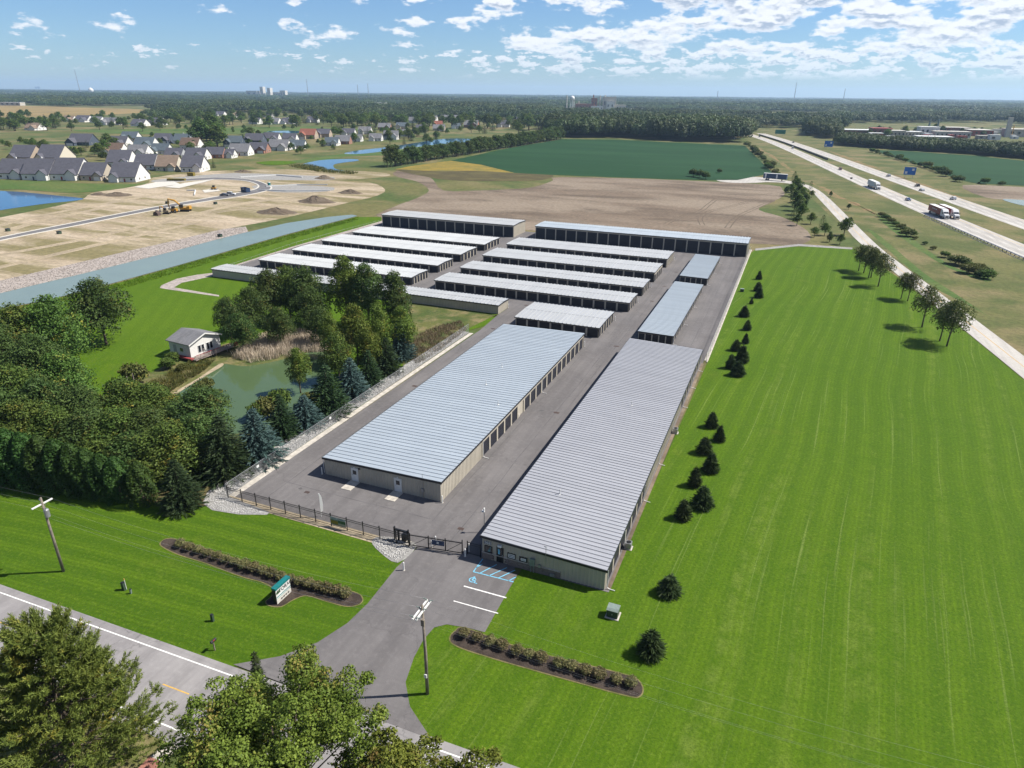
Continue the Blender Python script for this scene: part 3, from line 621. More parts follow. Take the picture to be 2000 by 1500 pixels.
for nm, A, B in (('highway', [(1440, 258), (1454, 263.5), (1542, 296), (1576, 311), (1658, 352.5), (1720, 383), (1802, 419), (2000, 499.5), (2300, 622)],
                  [(1440, 252.5), (1451, 257), (1545, 289), (1605, 311), (1636, 325), (1700, 355), (1812, 404), (1879, 432.5), (2000, 480.5), (2300, 600)]),
                 ('highway', [(1440, 251.5), (1451, 256), (1597, 300), (1720, 346), (1798, 376), (1824, 388), (2000, 449), (2300, 553)],
                  [(1440, 247.5), (1451, 250.5), (1518, 266), (1587, 287), (1720, 335.7), (1860, 382.6), (2000, 428.8), (2300, 528)])):
    a = np.array(sorted([gp(*q) for q in A], key=lambda p: p[1])); b = np.array(sorted([gp(*q) for q in B], key=lambda p: p[1]))
    yy = np.array(ys, float); fa = np.polyfit(a[:, 1], a[:, 0], 3); fb = np.polyfit(b[:, 1], b[:, 0], 3)
    # keep a constant paved width round the mean course
    mid = (np.polyval(fa, yy)+np.polyval(fb, yy))/2; half = 6.6
    Lh = [(float(x)-half, float(y)) for x, y in zip(mid, yy)]; Rh = [(float(x)+half, float(y)) for x, y in zip(mid, yy)]
    print('HWY mid', [round(float(v), 1) for v in mid], 'w', [round(float(v), 1) for v in np.polyval(fb, yy)-np.polyval(fa, yy)])
    o, L, Q = ribbon(nm, Lh, Rh, 0.10, 'concrete_road', px=False); HWY.append((L, Q, o))
    strip('edge_line', along(L, Q, 0.16), 0.22, 0.115, 'line_white', o); strip('edge_line', along(L, Q, 0.84), 0.2, 0.115, 'line_yellow', o)
    strip('lane_dashes', along(L, Q, 0.5), 0.2, 0.115, 'line_white', o, 3.6, 8.4)
    for f in (0.33, 0.67): strip('wheel_lane', along(L, Q, f), 2.2, 0.106, 'lane', o)
# service road and cul-de-sac
svl = [(1571, 364.5), (1588.6, 377.6), (1652, 446), (1674, 470), (1762, 545), (1938, 690), (2300, 988)]
svr = [(1582, 363), (1612.8, 382), (1696, 463), (1740, 501), (1848, 582), (1989, 688), (2400, 997)]
sv, L, Q = ribbon('service_road', svl, svr, 0.10, 'concrete_road')
strip('centre_line', along(L, Q, 0.5), 0.16, 0.115, 'line_yellow', sv)
ribbon('service_road', [(1582, 363), (1560, 357), (1530, 352), (1500, 349), (1470, 347)], [(1571, 364.5), (1550, 360), (1525, 357), (1500, 356), (1470, 356)], 0.096, 'concrete_road')
c = [(1455+56*math.cos(a), 351.5+6.2*math.sin(a)) for a in np.linspace(0, 2*math.pi, 30)[:-1]]
sheet('cul_de_sac', c, 0.102, 'concrete_road')
# ------------------------------------------------------------------ storage buildings
def roll_door(w, h):
    """horizontal-slatted roll-up door, local x 0..w, z 0..h, facing -Y"""
    m = MB(); n = max(5, int(h/0.32)); s = h/n
    for i in range(n):
        z = i*s
        m.face((0, 0, z), (w, 0, z), (w, -0.035, z+s*0.5), (0, -0.035, z+s*0.5))
        m.face((0, -0.035, z+s*0.5), (w, -0.035, z+s*0.5), (w, 0, z+s), (0, 0, z+s))
    m.box(0, w, -0.06, 0.01, 0, 0.07)
    m.box(w*0.5-0.12, w*0.5+0.12, -0.075, 0.0, 0.45, 0.52)
    return m
def siding(m, axis, c, a, b, z0, z1, out, step=0.45):
    """ribbed steel wall from a to b on the plane axis=c, ribs pointing along out (+-1)"""
    n = max(1, int(round((b-a)/step))); s = (b-a)/n
    prof = []
    for i in range(n):
        t = a+i*s
        prof += [(t, 0), (t+s*0.62, 0), (t+s*0.70, 0.05), (t+s*0.90, 0.05)]
    prof.append((b, 0))
    for (t0, d0), (t1, d1) in zip(prof[:-1], prof[1:]):
        p = [(t0, d0, z0), (t1, d1, z0), (t1, d1, z1), (t0, d0, z1)]
        if axis == 'y':
            q = [(t, c+out*d, z) for t, d, z in p]
            m.face(*(q if out < 0 else q[::-1]))
        else:
            q = [(c+out*d, t, z) for t, d, z in p]
            m.face(*(q if out > 0 else q[::-1]))
def storage(label, x0, x1, y0, y1, h, roof='row', rise=0.16, fdoors=0, rdoors=0, fspan=None, rspan=None, rmat='roof3', pitch=0.95, dh=None, hl=None, open_bay=None, group=None, rgap=None):
    root = thing('storage_building', (x0, y0, 0.1), label, 'storage building', group or 'storage buildings on the lot')
    w, d = x1-x0, y1-y0; hl = h if hl is None else hl; base = 0.0
    hm = min(h, hl)
    dh = dh or min(2.15, hm-0.3)
    T = 0.16
    wall = MB()
    # inner core
    if roof == 'shed':
        prof = [(T, base), (w-T, base), (w-T, h-0.05), (T, hl-0.05)]; wall.extr(prof, T, d-T, 'y')
    else:
        prof = [(T, base), (d-T, base), (d-T, h-0.05), (d/2, h+rise-0.08), (T, h-0.05)]; wall.extr(prof, T, w-T, 'x')
    def top(x): return hl+(h-hl)*x/w-0.02 if roof == 'shed' else h-0.02
    # front face
    fs = fspan or (0, w)
    if fdoors:
        n = fdoors; bw = (fs[1]-fs[0])/n; pier = min(0.42, bw*0.16)
        dm = roll_door(bw-pier, dh).mesh('door', MT['door'])
        for i in range(n+1):
            x = fs[0]+i*bw; a = max(x-pier/2, 0); b = min(x+pier/2, w)
            wall.box(a, b, 0, T+0.01, base, dh)
        wall.box(0, w, 0.001, T+0.01, dh, min(top(0), top(w)))
        for i in range(n): link('door', dm, root, (fs[0]+i*bw+pier/2, 0.10, 0.01))
        if fs[0] > 0.3: siding(wall, 'y', 0, 0, fs[0], base, dh, -1); 
    else:
        if roof == 'shed':
            n = int(w/0.45); s = w/n
            for i in range(n):
                a, b = i*s, (i+1)*s
                for t0, d0, t1, d1 in ((a, 0, a+s*.62, 0), (a+s*.62, 0, a+s*.7, .05), (a+s*.7, .05, a+s*.9, .05), (a+s*.9, .05, b, 0)):
                    wall.face((t0, -d0, base), (t1, -d1, base), (t1, -d1, top(t1)), (t0, -d0, top(t0)))
        else: siding(wall, 'y', 0, 0, w, base, h-0.02, -1)
    # right face (x = w)
    rs = rspan or [(0, d, rdoors)]
    if rdoors or rspan:
        last = 0.0
        hh = dh if roof == 'shed' else min(dh, 2.1)
        for (a, b, n) in rs:
            if a > last+0.2: siding(wall, 'x', w, last, a, base, h-0.02, 1)
            bw = (b-a)/n; pier = min(0.5, bw*0.2)
            dm = roll_door(bw-pier, hh).mesh('door', MT['door'])
            for i in range(n+1):
                y = a+i*bw; wall.box(w-T-0.01, w, max(y-pier/2, 0), min(y+pier/2, d), base, hh)
            wall.box(w-T-0.01, w-0.001, a, b, hh, h-0.02)
            for i in range(n):
                if open_bay == i: continue
                link('door', dm, root, (w-0.10, a+i*bw+pier/2, 0.01), R(90))
            last = b
        if last < d-0.2: siding(wall, 'x', w, last, d, base, h-0.02, 1)
    else: siding(wall, 'x', w, 0, d, base, h-0.02, 1)
    # back and left faces
    wall.face((0, d, base), (0, d, top(0)), (w, d, top(w)), (w, d, base)); wall.face((0, 0, base), (0, 0, top(0)), (0, d, top(0)), (0, d, base))
    wall.build('wall', MT['siding'], root)
    # roof panels, each with its standing rib
    ov = 0.16
    if roof == 'shed':
        n = int(round((d+2*ov)/pitch)); s = (d+2*ov)/n; pm = MB()
        z0, z1 = hl-ov*(h-hl)/w, h+ov*(h-hl)/w
        pm.extr([(-ov, z0), (w+ov, z1), (w+ov, z1+0.03), (-ov, z0+0.03)], 0, s-0.001, 'y')
        pm.extr([(-ov, z0+0.029), (w+ov, z1+0.029), (w+ov, z1+0.105), (-ov, z0+0.105)], 0.02, 0.10, 'y')
        me = pm.mesh('roof_panel', MT[rmat])
        for i in range(n): link('roof_panel', me, root, (0, -ov+i*s, 0))
        tr = MB(); e = 0.22
        def zz(x): return hl+(h-hl)*x/w
        for ya, yb in ((-ov-0.06, -ov), (d+ov, d+ov+0.06)):
            tr.extr([(-ov-.06, zz(-ov)-e), (w+ov+.06, zz(w+ov)-e), (w+ov+.06, zz(w+ov)+.06), (-ov-.06, zz(-ov)+.06)], ya, yb, 'y')
        tr.box(w+ov, w+ov+0.07, -ov, d+ov, h-e, h+0.05); tr.box(-ov-0.07, -ov, -ov, d+ov, hl-e, hl+0.05)
        tr.build('eave_trim', MT['trim'], root)
    else:
        n = int(round((w+2*ov)/pitch)); s = (w+2*ov)/n; pm = MB(); k = rise/(d/2)
        pr = [(-ov, h-ov*k), (d/2, h+rise), (d+ov, h-ov*k)]
        pm.extr(pr+[(p[0], p[1]+0.03) for p in pr[::-1]], 0, s-0.001, 'x')
        pm.extr([(p[0], p[1]+0.029) for p in pr]+[(p[0], p[1]+0.17) for p in pr[::-1]], 0.02, 0.17, 'x')
        me = pm.mesh('roof_panel', MT[rmat])
        for i in range(n): link('roof_panel', me, root, (-ov+i*s, 0, 0))
        tr = MB(); e = 0.2
        tr.box(-ov, w+ov, -ov-0.06, -ov, h-e, h+0.03); tr.box(-ov, w+ov, d+ov, d+ov+0.06, h-e, h+0.03)
        for xa, xb in ((-ov-.06, -ov), (w+ov, w+ov+.06)):
            tr.extr([(-ov-.06, h-e), (d/2, h+rise-e), (d+ov+.06, h-e), (d+ov+.06, h+.05), (d/2, h+rise+.08), (-ov-.06, h+.05)], xa, xb, 'x')
        tr.build('eave_trim', MT['trim'], root)
        rc = MB(); rc.extr([(d/2-0.22, h+rise+0.06), (d/2, h+rise+0.13), (d/2+0.22, h+rise+0.06)], -ov, w+ov, 'x'); rc.build('ridge_cap', MT[rmat], root)
    return root
def downspout(root, x, y, h, out=(1, 0)):
    m = MB(); ox, oy = out
    m.tube([(x, y, h-0.15), (x, y, 0.25), (x+ox*0.25, y+oy*0.25, 0.10), (x+ox*0.9, y+oy*0.9, 0.06)], 0.05, 6)
    return m.build('downspout', MT['white'], root)
def roof_vent(root, x, y, z, hgt=0.75):
    MB().tube([(x, y, z-0.05), (x, y, z+hgt)], 0.06, 8).tube([(x, y, z+hgt-0.1), (x, y, z+hgt)], 0.09, 8).box(x-0.15, x+0.15, y-0.15, y+0.15, z-0.02, z+0.05).build('vent_pipe', MT['white'], root)
RA = 'rows of units in the middle of the lot'; RL = 'rows of units on the left of the lot'
B1 = storage('large front left storage building with bluish metal roof and two white doors', -57.8, -38.65, 70.6, 138.6, 3.2, 'shed', hl=2.78, rspan=[(13.6, 67.6, 18)], open_bay=5, rmat='roof1', pitch=0.92, dh=2.4)
B2 = storage('long front right office and storage building with grey metal roof', -28.4, -13.15, 61.7, 139.4, 2.8, 'shed', hl=3.2, rspan=[(0.6, 22.6, 7), (52, 77.2, 8)], rmat='roof2', pitch=0.74, dh=2.2)
NA = storage('long narrow storage building directly behind the grey roofed office building', -28.4, -20.6, 147.9, 196.8, 2.12, 'shed', hl=2.25, fdoors=5, rdoors=16, rmat='roof1', pitch=0.9, dh=1.85)
NB = storage('shorter narrow storage building at the far right, blue grey roof', -28.3, -20.4, 204.5, 237.0, 2.12, 'shed', hl=2.25, fdoors=5, rdoors=11, rmat='roof1', pitch=0.9, dh=1.85)
WS = storage('small wide storage building with ribbed white roof behind the large left one', -57.9, -37.2, 146.0, 159.6, 2.42, rise=0.2, fdoors=7, rdoors=6, dh=2.1, pitch=1.0)
rows = []
for i, (ya, yb, h, rd) in enumerate(((168.8, 178.4, 2.5, 4), (185.4, 195.0, 2.55, 4), (202.1, 214.6, 3.0, 4), (222.5, 235.0, 2.9, 0))):
    rows.append(storage(['nearest of the four long middle rows of units', 'second nearest of the four long middle rows of units', 'third of the four long middle rows of units from the front', 'farthest of the four long middle rows, blank end wall'][i],
        -91.9, -35.5, ya, yb, h, fdoors=18, rdoors=rd, dh=h-0.42, pitch=1.04, group=RA))
for i, (ya, yb, h, rd) in enumerate(((169.4, 179.4, 2.25, 6), (185.7, 196.2, 2.3, 6), (202.0, 214.7, 2.5, 5), (221.2, 235.0, 2.25, 5))):
    rows.append(storage(['nearest of the four left rows, partly behind the tall trees', 'second nearest of the four left rows of units', 'third of the four left rows of units from the front', 'farthest of the four left rows, below the tall building'][i],
        -155.4, -100.0, ya, yb, h, fdoors=18, rdoors=rd, dh=h-0.38, pitch=1.04, group=RL, rmat='roof4'))
TR = storage('tall storage building closing the lot on the right, nineteen large doors', -91.4, -12.8, 250.3, 261.9, 4.75, fdoors=19, dh=4.1, pitch=1.0, rise=0.22, rmat='roof1')
TL = storage('tall storage building at the back left with large black doors', -159.4, -99.9, 248.6, 261.4, 4.6, fdoors=14, dh=3.9, pitch=1.0, rise=0.22)
LOW = storage('very long low windowless storage building behind the pond trees', -159.5, -65.6, 153.5, 160.0, 2.35, rise=0.12, pitch=1.02)
# --- details of the left front building
def man_door(root, x, h=2.1, w=1.0):
    d = MB().box(x, x+w, -0.075, 0.02, 0.02, h).build('entry_door', MT['white'], root)
    MB().box(x+0.2, x+w-0.2, -0.085, -0.07, h*0.55, h*0.87).build('door_pane', MT['glass'], d)
    MB().box(x+0.08, x+0.16, -0.13, -0.07, 1.0, 1.1).build('door_handle', MT['steel'], d)
    f = MB().box(x-0.09, x, -0.09, 0.02, 0, h+0.09).box(x+w, x+w+0.09, -0.09, 0.02, 0, h+0.09).box(x, x+w, -0.09, 0.02, h, h+0.09); f.build('door_frame', MT['white'], d)
def bx(px, py): return gp(px, py)[0]
for px in (690, 778):
    x = bx(px, 945 if px < 700 else 962)+57.8
    man_door(B1, x-0.5)
    MB().box(x-0.8, x+0.8, -2.5, -0.06, 0.0, 0.06).build('door_slab', MT['concrete'], B1)
    MB().box(x-0.1, x+0.1, -0.16, 0.0, 2.28, 2.42).build('wall_light', MT['white'], B1)
xm = bx(825, 975)+57.8
MB().box(xm-0.2, xm+0.2, -0.22, 0, 1.0, 1.5).tube([(xm, -0.12, 0), (xm, -0.12, 1.0)], 0.04, 6).tube([(xm+.05, -0.1, 1.5), (xm+.05, -0.1, 3.9)], 0.03, 6).build('electric_meter', MT['steel'], B1)
MB().box(5.9, 6.2, -0.12, 0, 2.15, 2.35).build('wall_vent', MT['trim'], B1)
roof_vent(B1, 10.2, 42.6, 3.03); roof_vent(B1, 10.9, 33.5, 3.05); roof_vent(B1, 16.5, 26.0, 3.2)
for y in (13.6, 40.5): downspout(B1, 19.35, y, 3.1)
# contents glimpsed in the open bay
yo = 13.6+5*3.0
MB().box(18.95, 19.14, yo+0.4, yo+0.9, 0.02, 0.5).build('bay_floor_mat', MT['concrete'], B1)
# --- office front of the right building: pixel sightings on the wall plane y = 61.7
def wallx(px, py):
    d = c_f + c_r*((px-1000)/FPX) - c_u*((py-750)/FPX); t = 61.7/d.y
    return d.x*t+28.4, CAM_H+d.z*t-0.1
def wrect(a, b):
    (xa, za), (xb, zb) = wallx(*a), wallx(*b); return xa, xb, zb, za
def office_window(a, b, mat, nm='window'):
    xa, xb, z0, z1 = wrect(a, b); z0, z1 = min(z0, z1), max(z0, z1)
    f = MB().box(xa-.08, xb+.08, -0.11, 0.02, z0-.08, z0).box(xa-.08, xb+.08, -0.11, 0.02, z1, z1+.08).box(xa-.08, xa, -0.11, 0.02, z0, z1).box(xb, xb+.08, -0.11, 0.02, z0, z1).build(nm, MT['black'], B2)
    MB().box(xa, xb, -0.085, 0.02, z0, z1).build('pane', MT[mat], f); return f, xa, xb, z0, z1
office_window((948, 1065), (961, 1079.5), 'glass')
f, xa, xb, z0, z1 = office_window((993, 1080), (1006, 1091), 'banner_white')
for k in range(3): MB().box(xa+.1, xb-.1, -0.095, -0.08, z0+.12+k*.22, z0+.2+k*.22).build('printed_line', MT['navy'], f)
f, xa, xb, z0, z1 = office_window((1016, 1087), (1029, 1098), 'glass')
MB().box(xa+.1, xb-.1, -0.1, -0.08, z0+.1, z1-.1).build('poster', MT['banner_white'], f)
MB().box(xa+.2, xb-.2, -0.105, -0.09, z0+.25, z1-.35).build('poster_picture', MT['navy'], f)
xa, xb, z0, z1 = wrect((970.5, 1071), (983.5, 1100))
d = MB().box(xa, xb, -0.1, 0.02, 0.02, 2.15).build('entry_door', MT['black'], B2)
MB().box(xa+.15, xb-.15, -0.115, -0.09, 1.05, 2.0).build('door_pane', MT['glass'], d)
MB().box(xa+.2, xa+.45, -0.125, -0.11, 1.25, 1.9).build('door_notice', MT['line_blue'], d)
MB().box(xb-.14, xb-.08, -0.17, -0.09, 0.9, 1.2).build('door_handle', MT['steel'], d)
MB().box((xa+xb)/2-.25, (xa+xb)/2+.25, -0.3, 0, 2.3, 2.55).build('canopy_light', MT['white'], B2)
# stone veneer courses
rs = random.Random(5); z = 0.0; row = 0
sm = {}
for row in range(5):
    x = 0.0
    while x < 9.9:
        L_ = rs.choice((0.35, 0.5, 0.7)); L_ = min(L_, 9.95-x)
        if L_ > 0.1 and not (xa-0.12 < x+L_ and x < xb+0.12):
            key = round(L_, 2)
            if key not in sm: sm[key] = MB().box(0.01, key-0.01, -0.12, 0, 0.01, 0.17).mesh('stone', MT['stonework'])
            if len([1 for c in B2.children if c.name.startswith('stone')]) < 120: link('stone', sm[key], B2, (x, -0.02+rs.uniform(-.02, .02), row*0.18))
        x += max(L_, 0.05)
MB().box(0, 9.95, -0.17, 0, 0.9, 0.97).build('stone_cap', MT['concrete'], B2)
xa, xb, z0, z1 = wrect((946.5, 1056), (960, 1063.5))
sg = MB().box(xa, xb, -0.10, 0, z0, z1).build('address_sign', MT['banner_white'], B2)
def text3d(name, s, size, mat, parent, loc, rot, ext=0.01):
    cu = bpy.data.curves.new(name, 'FONT'); cu.body = s; cu.size = size; cu.extrude = ext; cu.align_x = 'CENTER'; cu.align_y = 'CENTER'
    o = bpy.data.objects.new(name, cu); COL.objects.link(o)
    dg = bpy.context.evaluated_depsgraph_get(); me = bpy.data.meshes.new_from_object(o.evaluated_get(dg))
    bpy.data.objects.remove(o); me.materials.clear(); me.materials.append(MT[mat])
    q = link(name, me, parent, loc); q.rotation_euler = rot; return q
text3d('address_number', '6255', 0.5, 'navy', sg, ((xa+xb)/2, -0.115, (z0+z1)/2), (R(90), 0, 0))
xe, _ = wallx(1041, 1110)
MB().box(xe-.3, xe+.3, -0.45, -0.1, 1.0, 1.9).tube([(xe-.2, -0.25, 0), (xe-.2, -0.25, 1.0)], .05, 6).tube([(xe+.15, -0.25, 0), (xe+.15, -0.25, 1.0)], .05, 6).build('electric_cabinet', MT['greengrey'], B2)
MB().box(xe+.7, xe+1.0, -0.25, -0.06, 0.9, 1.25).build('meter_box', MT['steel'], B2)
MB().tube([(xe+1.6, -0.2, 1.9), (xe+1.6, -0.2, 4.1)], .035, 6).tube([(xe+1.6, -.2, 4.0), (xe+1.35, -.2, 4.05)], .05, 6).build('service_mast', MT['steel'], B2)
MB().box(xe+2.2, xe+2.7, -0.35, -0.1, 0.15, 0.5).tube([(xe+2.8, -.2, 0), (xe+2.8, -.2, 0.9)], .03, 6).build('gas_meter', MT['steel'], B2)
roof_vent(B2, 5.6, 12.5, 3.05); roof_vent(B2, 8.0, 44.0, 3.0)
for y in (0.25, 8.5, 20.0, 31.0, 42.5, 53.5, 63.0, 72.5): downspout(B2, 15.48, y, 2.75)
downspout(B1, -0.35, 0.2, 2.7, (0, 0))
for rr, xx in ((NA, 7.95), (NB, 8.05)):
    for y in (0.3, 16, 32): downspout(rr, xx, min(y, 31.9), 2.1)
# air conditioner beside the office building
for (y, lab) in ((70.5, 'dark air conditioner unit near the front corner of the grey roofed building'), (104.5, 'dark air conditioner unit halfway along the grey roofed building')):
    r_ = thing('air_conditioner', (-12.45, y, 0.1), lab, 'air conditioner', 'air conditioners by the office building')
    MB().box(-.35, .35, -.4, .4, 0.05, 0.85).build('housing', MT['steel'], r_); MB().tube([(0, 0, .85), (0, 0, .9)], .3, 12).build('fan_guard', MT['black'], r_)
    MB().box(-.5, .5, -.5, .5, -0.02, 0.05).build('pad', MT['concrete'], r_)
# ------------------------------------------------------------------ fences, gate, bollards, signs
def fence_pickets(m, a, b, z0, z1, step=0.13, s=0.02):
    d = b-a; n = int(d.length/step); u = d.normalized(); q = Vector((-u.y, u.x))*s/2; t = u*s/2
    for i in range(1, n):
        p = a+u*(i*d.length/n)
        m.prism([tuple(p-q-t), tuple(p-q+t), tuple(p+q+t), tuple(p+q-t)], z0, z1)
def beam(m, a, b, z0, z1, s):
    d = (b-a).normalized(); q = Vector((-d.y, d.x))*s/2
    m.prism([tuple(a-q), tuple(b-q), tuple(b+q), tuple(a+q)], z0, z1)
# ornamental fence along the front: posts 2.44 m apart
FY = 60.0
fx = [-66.2+i*2.44 for i in range(12)]+[-37.6]
bf = thing('ornamental_fence', (0, 0, 0.08), 'black metal picket fence along the front of the lot', 'fence')
for x in fx: MB().box(x-.05, x+.05, FY-.05, FY+.05, 0, 1.95).box(x-.07, x+.07, FY-.07, FY+.07, 1.95, 2.0).build('post', MT['black'], bf)
for a, b in zip(fx[:-1], fx[1:]):
    A, B = Vector((a+.05, FY)), Vector((b-.05, FY)); m = MB()
    for z in (0.18, 1.45, 1.72): beam(m, A, B, z, z+0.05, 0.04)
    m.build('rails', MT['black'], bf); m = MB(); fence_pickets(m, A, B, 0.1, 1.85); o = m.build('pickets', MT['black'], bf); o['kind'] = 'stuff'
# return panel between gate and office
rp = thing('ornamental_fence', (0, 0, 0.08), 'short black picket panel between the gate and the office corner', 'fence')
m = MB(); A, B = Vector((-30.3, 61.6)), Vector((-28.6, 61.6))
for z in (0.18, 1.45, 1.72): beam(m, A, B, z, z+.05, .04)
m.build('rails', MT['black'], rp); m = MB(); fence_pickets(m, A, B, .1, 1.85); o = m.build('pickets', MT['black'], rp); o['kind'] = 'stuff'
for x in (-30.35, -28.6): MB().box(x-.05, x+.05, 61.55, 61.65, 0, 1.95).build('post', MT['black'], rp)
# cantilever gate
gt = thing('sliding_gate', (0, 0, 0.1), 'black sliding gate with diagonal braces across the driveway', 'gate')
gx0, gx1, gy0, gy1 = -37.6, -30.9, 60.25, 61.3
def gpt(t): return Vector((gx0+(gx1-gx0)*t, gy0+(gy1-gy0)*t))
m = MB()
for z in (0.12, 1.6): beam(m, gpt(0), gpt(1), z, z+.1, .07)
m.build('gate_rails', MT['black'], gt)
for t in (0, 0.36, 0.68, 1.0):
    p = gpt(t); MB().box(p.x-.05, p.x+.05, p.y-.05, p.y+.05, .1, 1.95 if t < 1 else 2.1).build('gate_upright', MT['black'], gt)
for t0, t1 in ((0.04, 0.33), (0.39, 0.66), (0.71, 0.98)):
    a, b = gpt(t0), gpt(t1); MB().tube([(a.x, a.y, .2), (b.x, b.y, 1.6)], .03, 6).build('brace', MT['black'], gt)
m = MB(); fence_pickets(m, gpt(0), gpt(1), .12, 1.85); o = m.build('pickets', MT['black'], gt); o['kind'] = 'stuff'
a, b = gpt(.42), gpt(.66); m = MB(); beam(m, a, b, .75, 1.45, .03); m.build('notice_board', MT['navy'], gt)
c = gpt(.54); MB().box(c.x-.15, c.x+.15, c.y-.06, c.y-.02, 1.0, 1.3).build('notice_emblem', MT['banner_white'], gt)
op = thing('gate_operator', (-38.9, 60.7, 0.1), 'black gate motor housing at the end of the picket fence', 'gate motor')
MB().box(-1.2, 0.9, -.12, .12, 1.5, 1.7).box(-1.2, -1.05, -.12, .12, 0, 1.95).box(.75, .9, -.12, .12, 0, 1.95).build('frame', MT['black'], op)
MB().box(.0, .6, -.3, .3, .3, 1.25).box(-.7, -.45, -.1, .1, 0, 1.6).build('motor_box', MT['black'], op)
MB().box(-1.2, 1.0, -.4, .4, -.02, .08).build('pad', MT['concrete'], op)
# chain link fence on the left with the steel posts
cl = thing('chain_link_fence', (0, 0, 0.1), 'galvanised chain link fence beside the white stone strip', 'fence')
ya, yb = 60.2, 137.6; n = 26
cm, t, b = new_mat('chain_link_mesh'); g = pos(t); s_ = t.n('ShaderNodeSeparateXYZ'); t.l(g, s_.inputs[0])
def lat(sign):
    q = t.math('ADD', s_.outputs[1], t.math('MULTIPLY', s_.outputs[2], sign))
    return t.math('LESS_THAN', t.math('ABSOLUTE', t.math('SUBTRACT', t.math('FRACT', t.math('MULTIPLY', q, 9.0)), 0.5)), 0.055)
al = t.math('MAXIMUM', lat(1.0), lat(-1.0)); t.l(al, b.inputs['Alpha']); b.inputs['Base Color'].default_value = (.42, .43, .44, 1); b.inputs['Metallic'].default_value = .5
for i in range(n+1):
    y = ya+(yb-ya)*i/n; x = -66.6+0.2*i/n
    MB().tube([(x, y, 0), (x, y, 2.05)], .035, 6).build('post', MT['steel'], cl)
MB().tube([(-66.6, ya, 2.03), (-66.4, yb, 2.03)], .025, 6).build('top_rail', MT['steel'], cl)
MB().tube([(-66.6, ya, .08), (-66.4, yb, .08)], .012, 5).build('bottom_wire', MT['steel'], cl)
m = MB(); m.face((-66.6, ya, .08), (-66.4, yb, .08), (-66.4, yb, 2.03), (-66.6, ya, 2.03)); m.build('wire_mesh', cm, cl)
for i, y in enumerate((66.5, 84.0, 107.0)): MB().box(-66.54, -66.50, y-.25, y+.25, 1.3, 1.65).build('notice', MT['white'], cl)
# right side fence
cr_ = thing('chain_link_fence', (0, 0, 0.1), 'chain link fence between the lot and the large right lawn', 'fence')
for i in range(34):
    y = 140+i*3.65; MB().tube([(-12.1, y, 0), (-12.1, y, 2.0)], .035, 5).build('post', MT['steel'], cr_)
MB().tube([(-12.1, 140, 1.98), (-12.1, 260.5, 1.98)], .025, 5).build('top_rail', MT['steel'], cr_)
m = MB(); m.face((-12.1, 140, .08), (-12.1, 260.5, .08), (-12.1, 260.5, 1.98), (-12.1, 140, 1.98)); m.build('wire_mesh', cm, cr_)
MB().box(-12.0, -11.8, 140, 262, -.02, .08).build('kerb', MT['concrete'], cr_)
# field fence behind the left rows
cb = thing('chain_link_fence', (0, 0, 0.1), 'low fence between the left rows and the canal bank', 'fence')
pts = [(-161.4, 160.9), (-165.2, 200), (-164, 230), (-162.4, 262)]
k = 0
for (xa, ya_), (xb, yb_) in zip(pts[:-1], pts[1:]):
    for j in range(9):
        t_ = j/9; MB().tube([(xa+(xb-xa)*t_, ya_+(yb_-ya_)*t_, 0), (xa+(xb-xa)*t_, ya_+(yb_-ya_)*t_, 1.5)], .04, 5).build('post', MT['steel'], cb)
    MB().tube([(xa, ya_, 1.48), (xb, yb_, 1.48)], .025, 5).build('top_rail', MT['steel'], cb)
# bollards
def bollard(x, y, label, h=1.15):
    r_ = thing('bollard', (x, y, 0.09), label, 'bollard', 'white bollards')
    MB().tube([(0, 0, -.02), (0, 0, h-.06)], .09, 10).tube([(0, 0, h-.07), (0, 0, h-.03), (0, 0, h)], [.09, .075, .03], 10).build('pipe', MT['white'], r_, smooth=False)
    MB().tube([(0, 0, -.02), (0, 0, .03)], .16, 10).build('footing', MT['concrete'], r_)
for a, lab in (((843, 1072), 'white bollard in front of the gate motor'), ((908.5, 1088), 'white bollard in front of the right gate post'), ((851, 1063), 'white bollard behind the gate near the motor'), ((916, 1078), 'white bollard between gate post and office corner'),
               ((789, 1115), 'white bollard alone at the left edge of the driveway'), ((864, 983), 'white bollard at the right front corner of the bluish roofed building'), ((629.5, 927), 'white bollard at the left front corner of the bluish roofed building')):
    bollard(*gp(*a), lab)
k = 0
for (px, py), lab in (((1141.5, 677), 'far right corner of the bluish roofed building'), ((1201, 627), 'right end of the small wide ribbed roof building'), ((1246, 592), 'right end of the nearest middle row'), ((1272, 562), 'right end of the second middle row'), ((1316, 509), 'right end of the farthest middle row'), ((993, 602), 'right end of the long low building')):
    bollard(*gp(px, py), 'white bollard at the '+lab)
# keypad / camera post by the office corner
kp = thing('camera_post', (*gp(946, 1040), 0.1), 'white security camera post beside the office roof corner', 'camera post')
MB().tube([(0, 0, 0), (0, 0, 3.3)], .05, 8).build('pole', MT['steel'], kp); MB().box(-.3, .05, -.12, .12, 3.0, 3.2).box(-.06, .06, -.1, .1, 3.3, 3.6).build('camera_head', MT['white'], kp)
# feather flag
x, y = gp(629, 1010)
ff = thing('feather_flag', (x, y-0.1, 0.08), 'tall white feather flag in front of the picket fence', 'flag', None, R(48))
MB().tube([(0, 0, 0), (0, 0, 2.4), (.02, 0, 3.2), (-.1, 0, 3.7)], [.03, .025, .02, .01], 6).build('pole', MT['white'], ff)
m = MB(); prof = [(0.02, .75), (.30, .95), (.36, 1.8), (.34, 2.6), (.25, 3.2), (.05, 3.65), (-.08, 3.7), (0.0, 3.2)]
m.extr(prof, -.015, .015, 'y'); m.build('sail', MT['white'], ff)
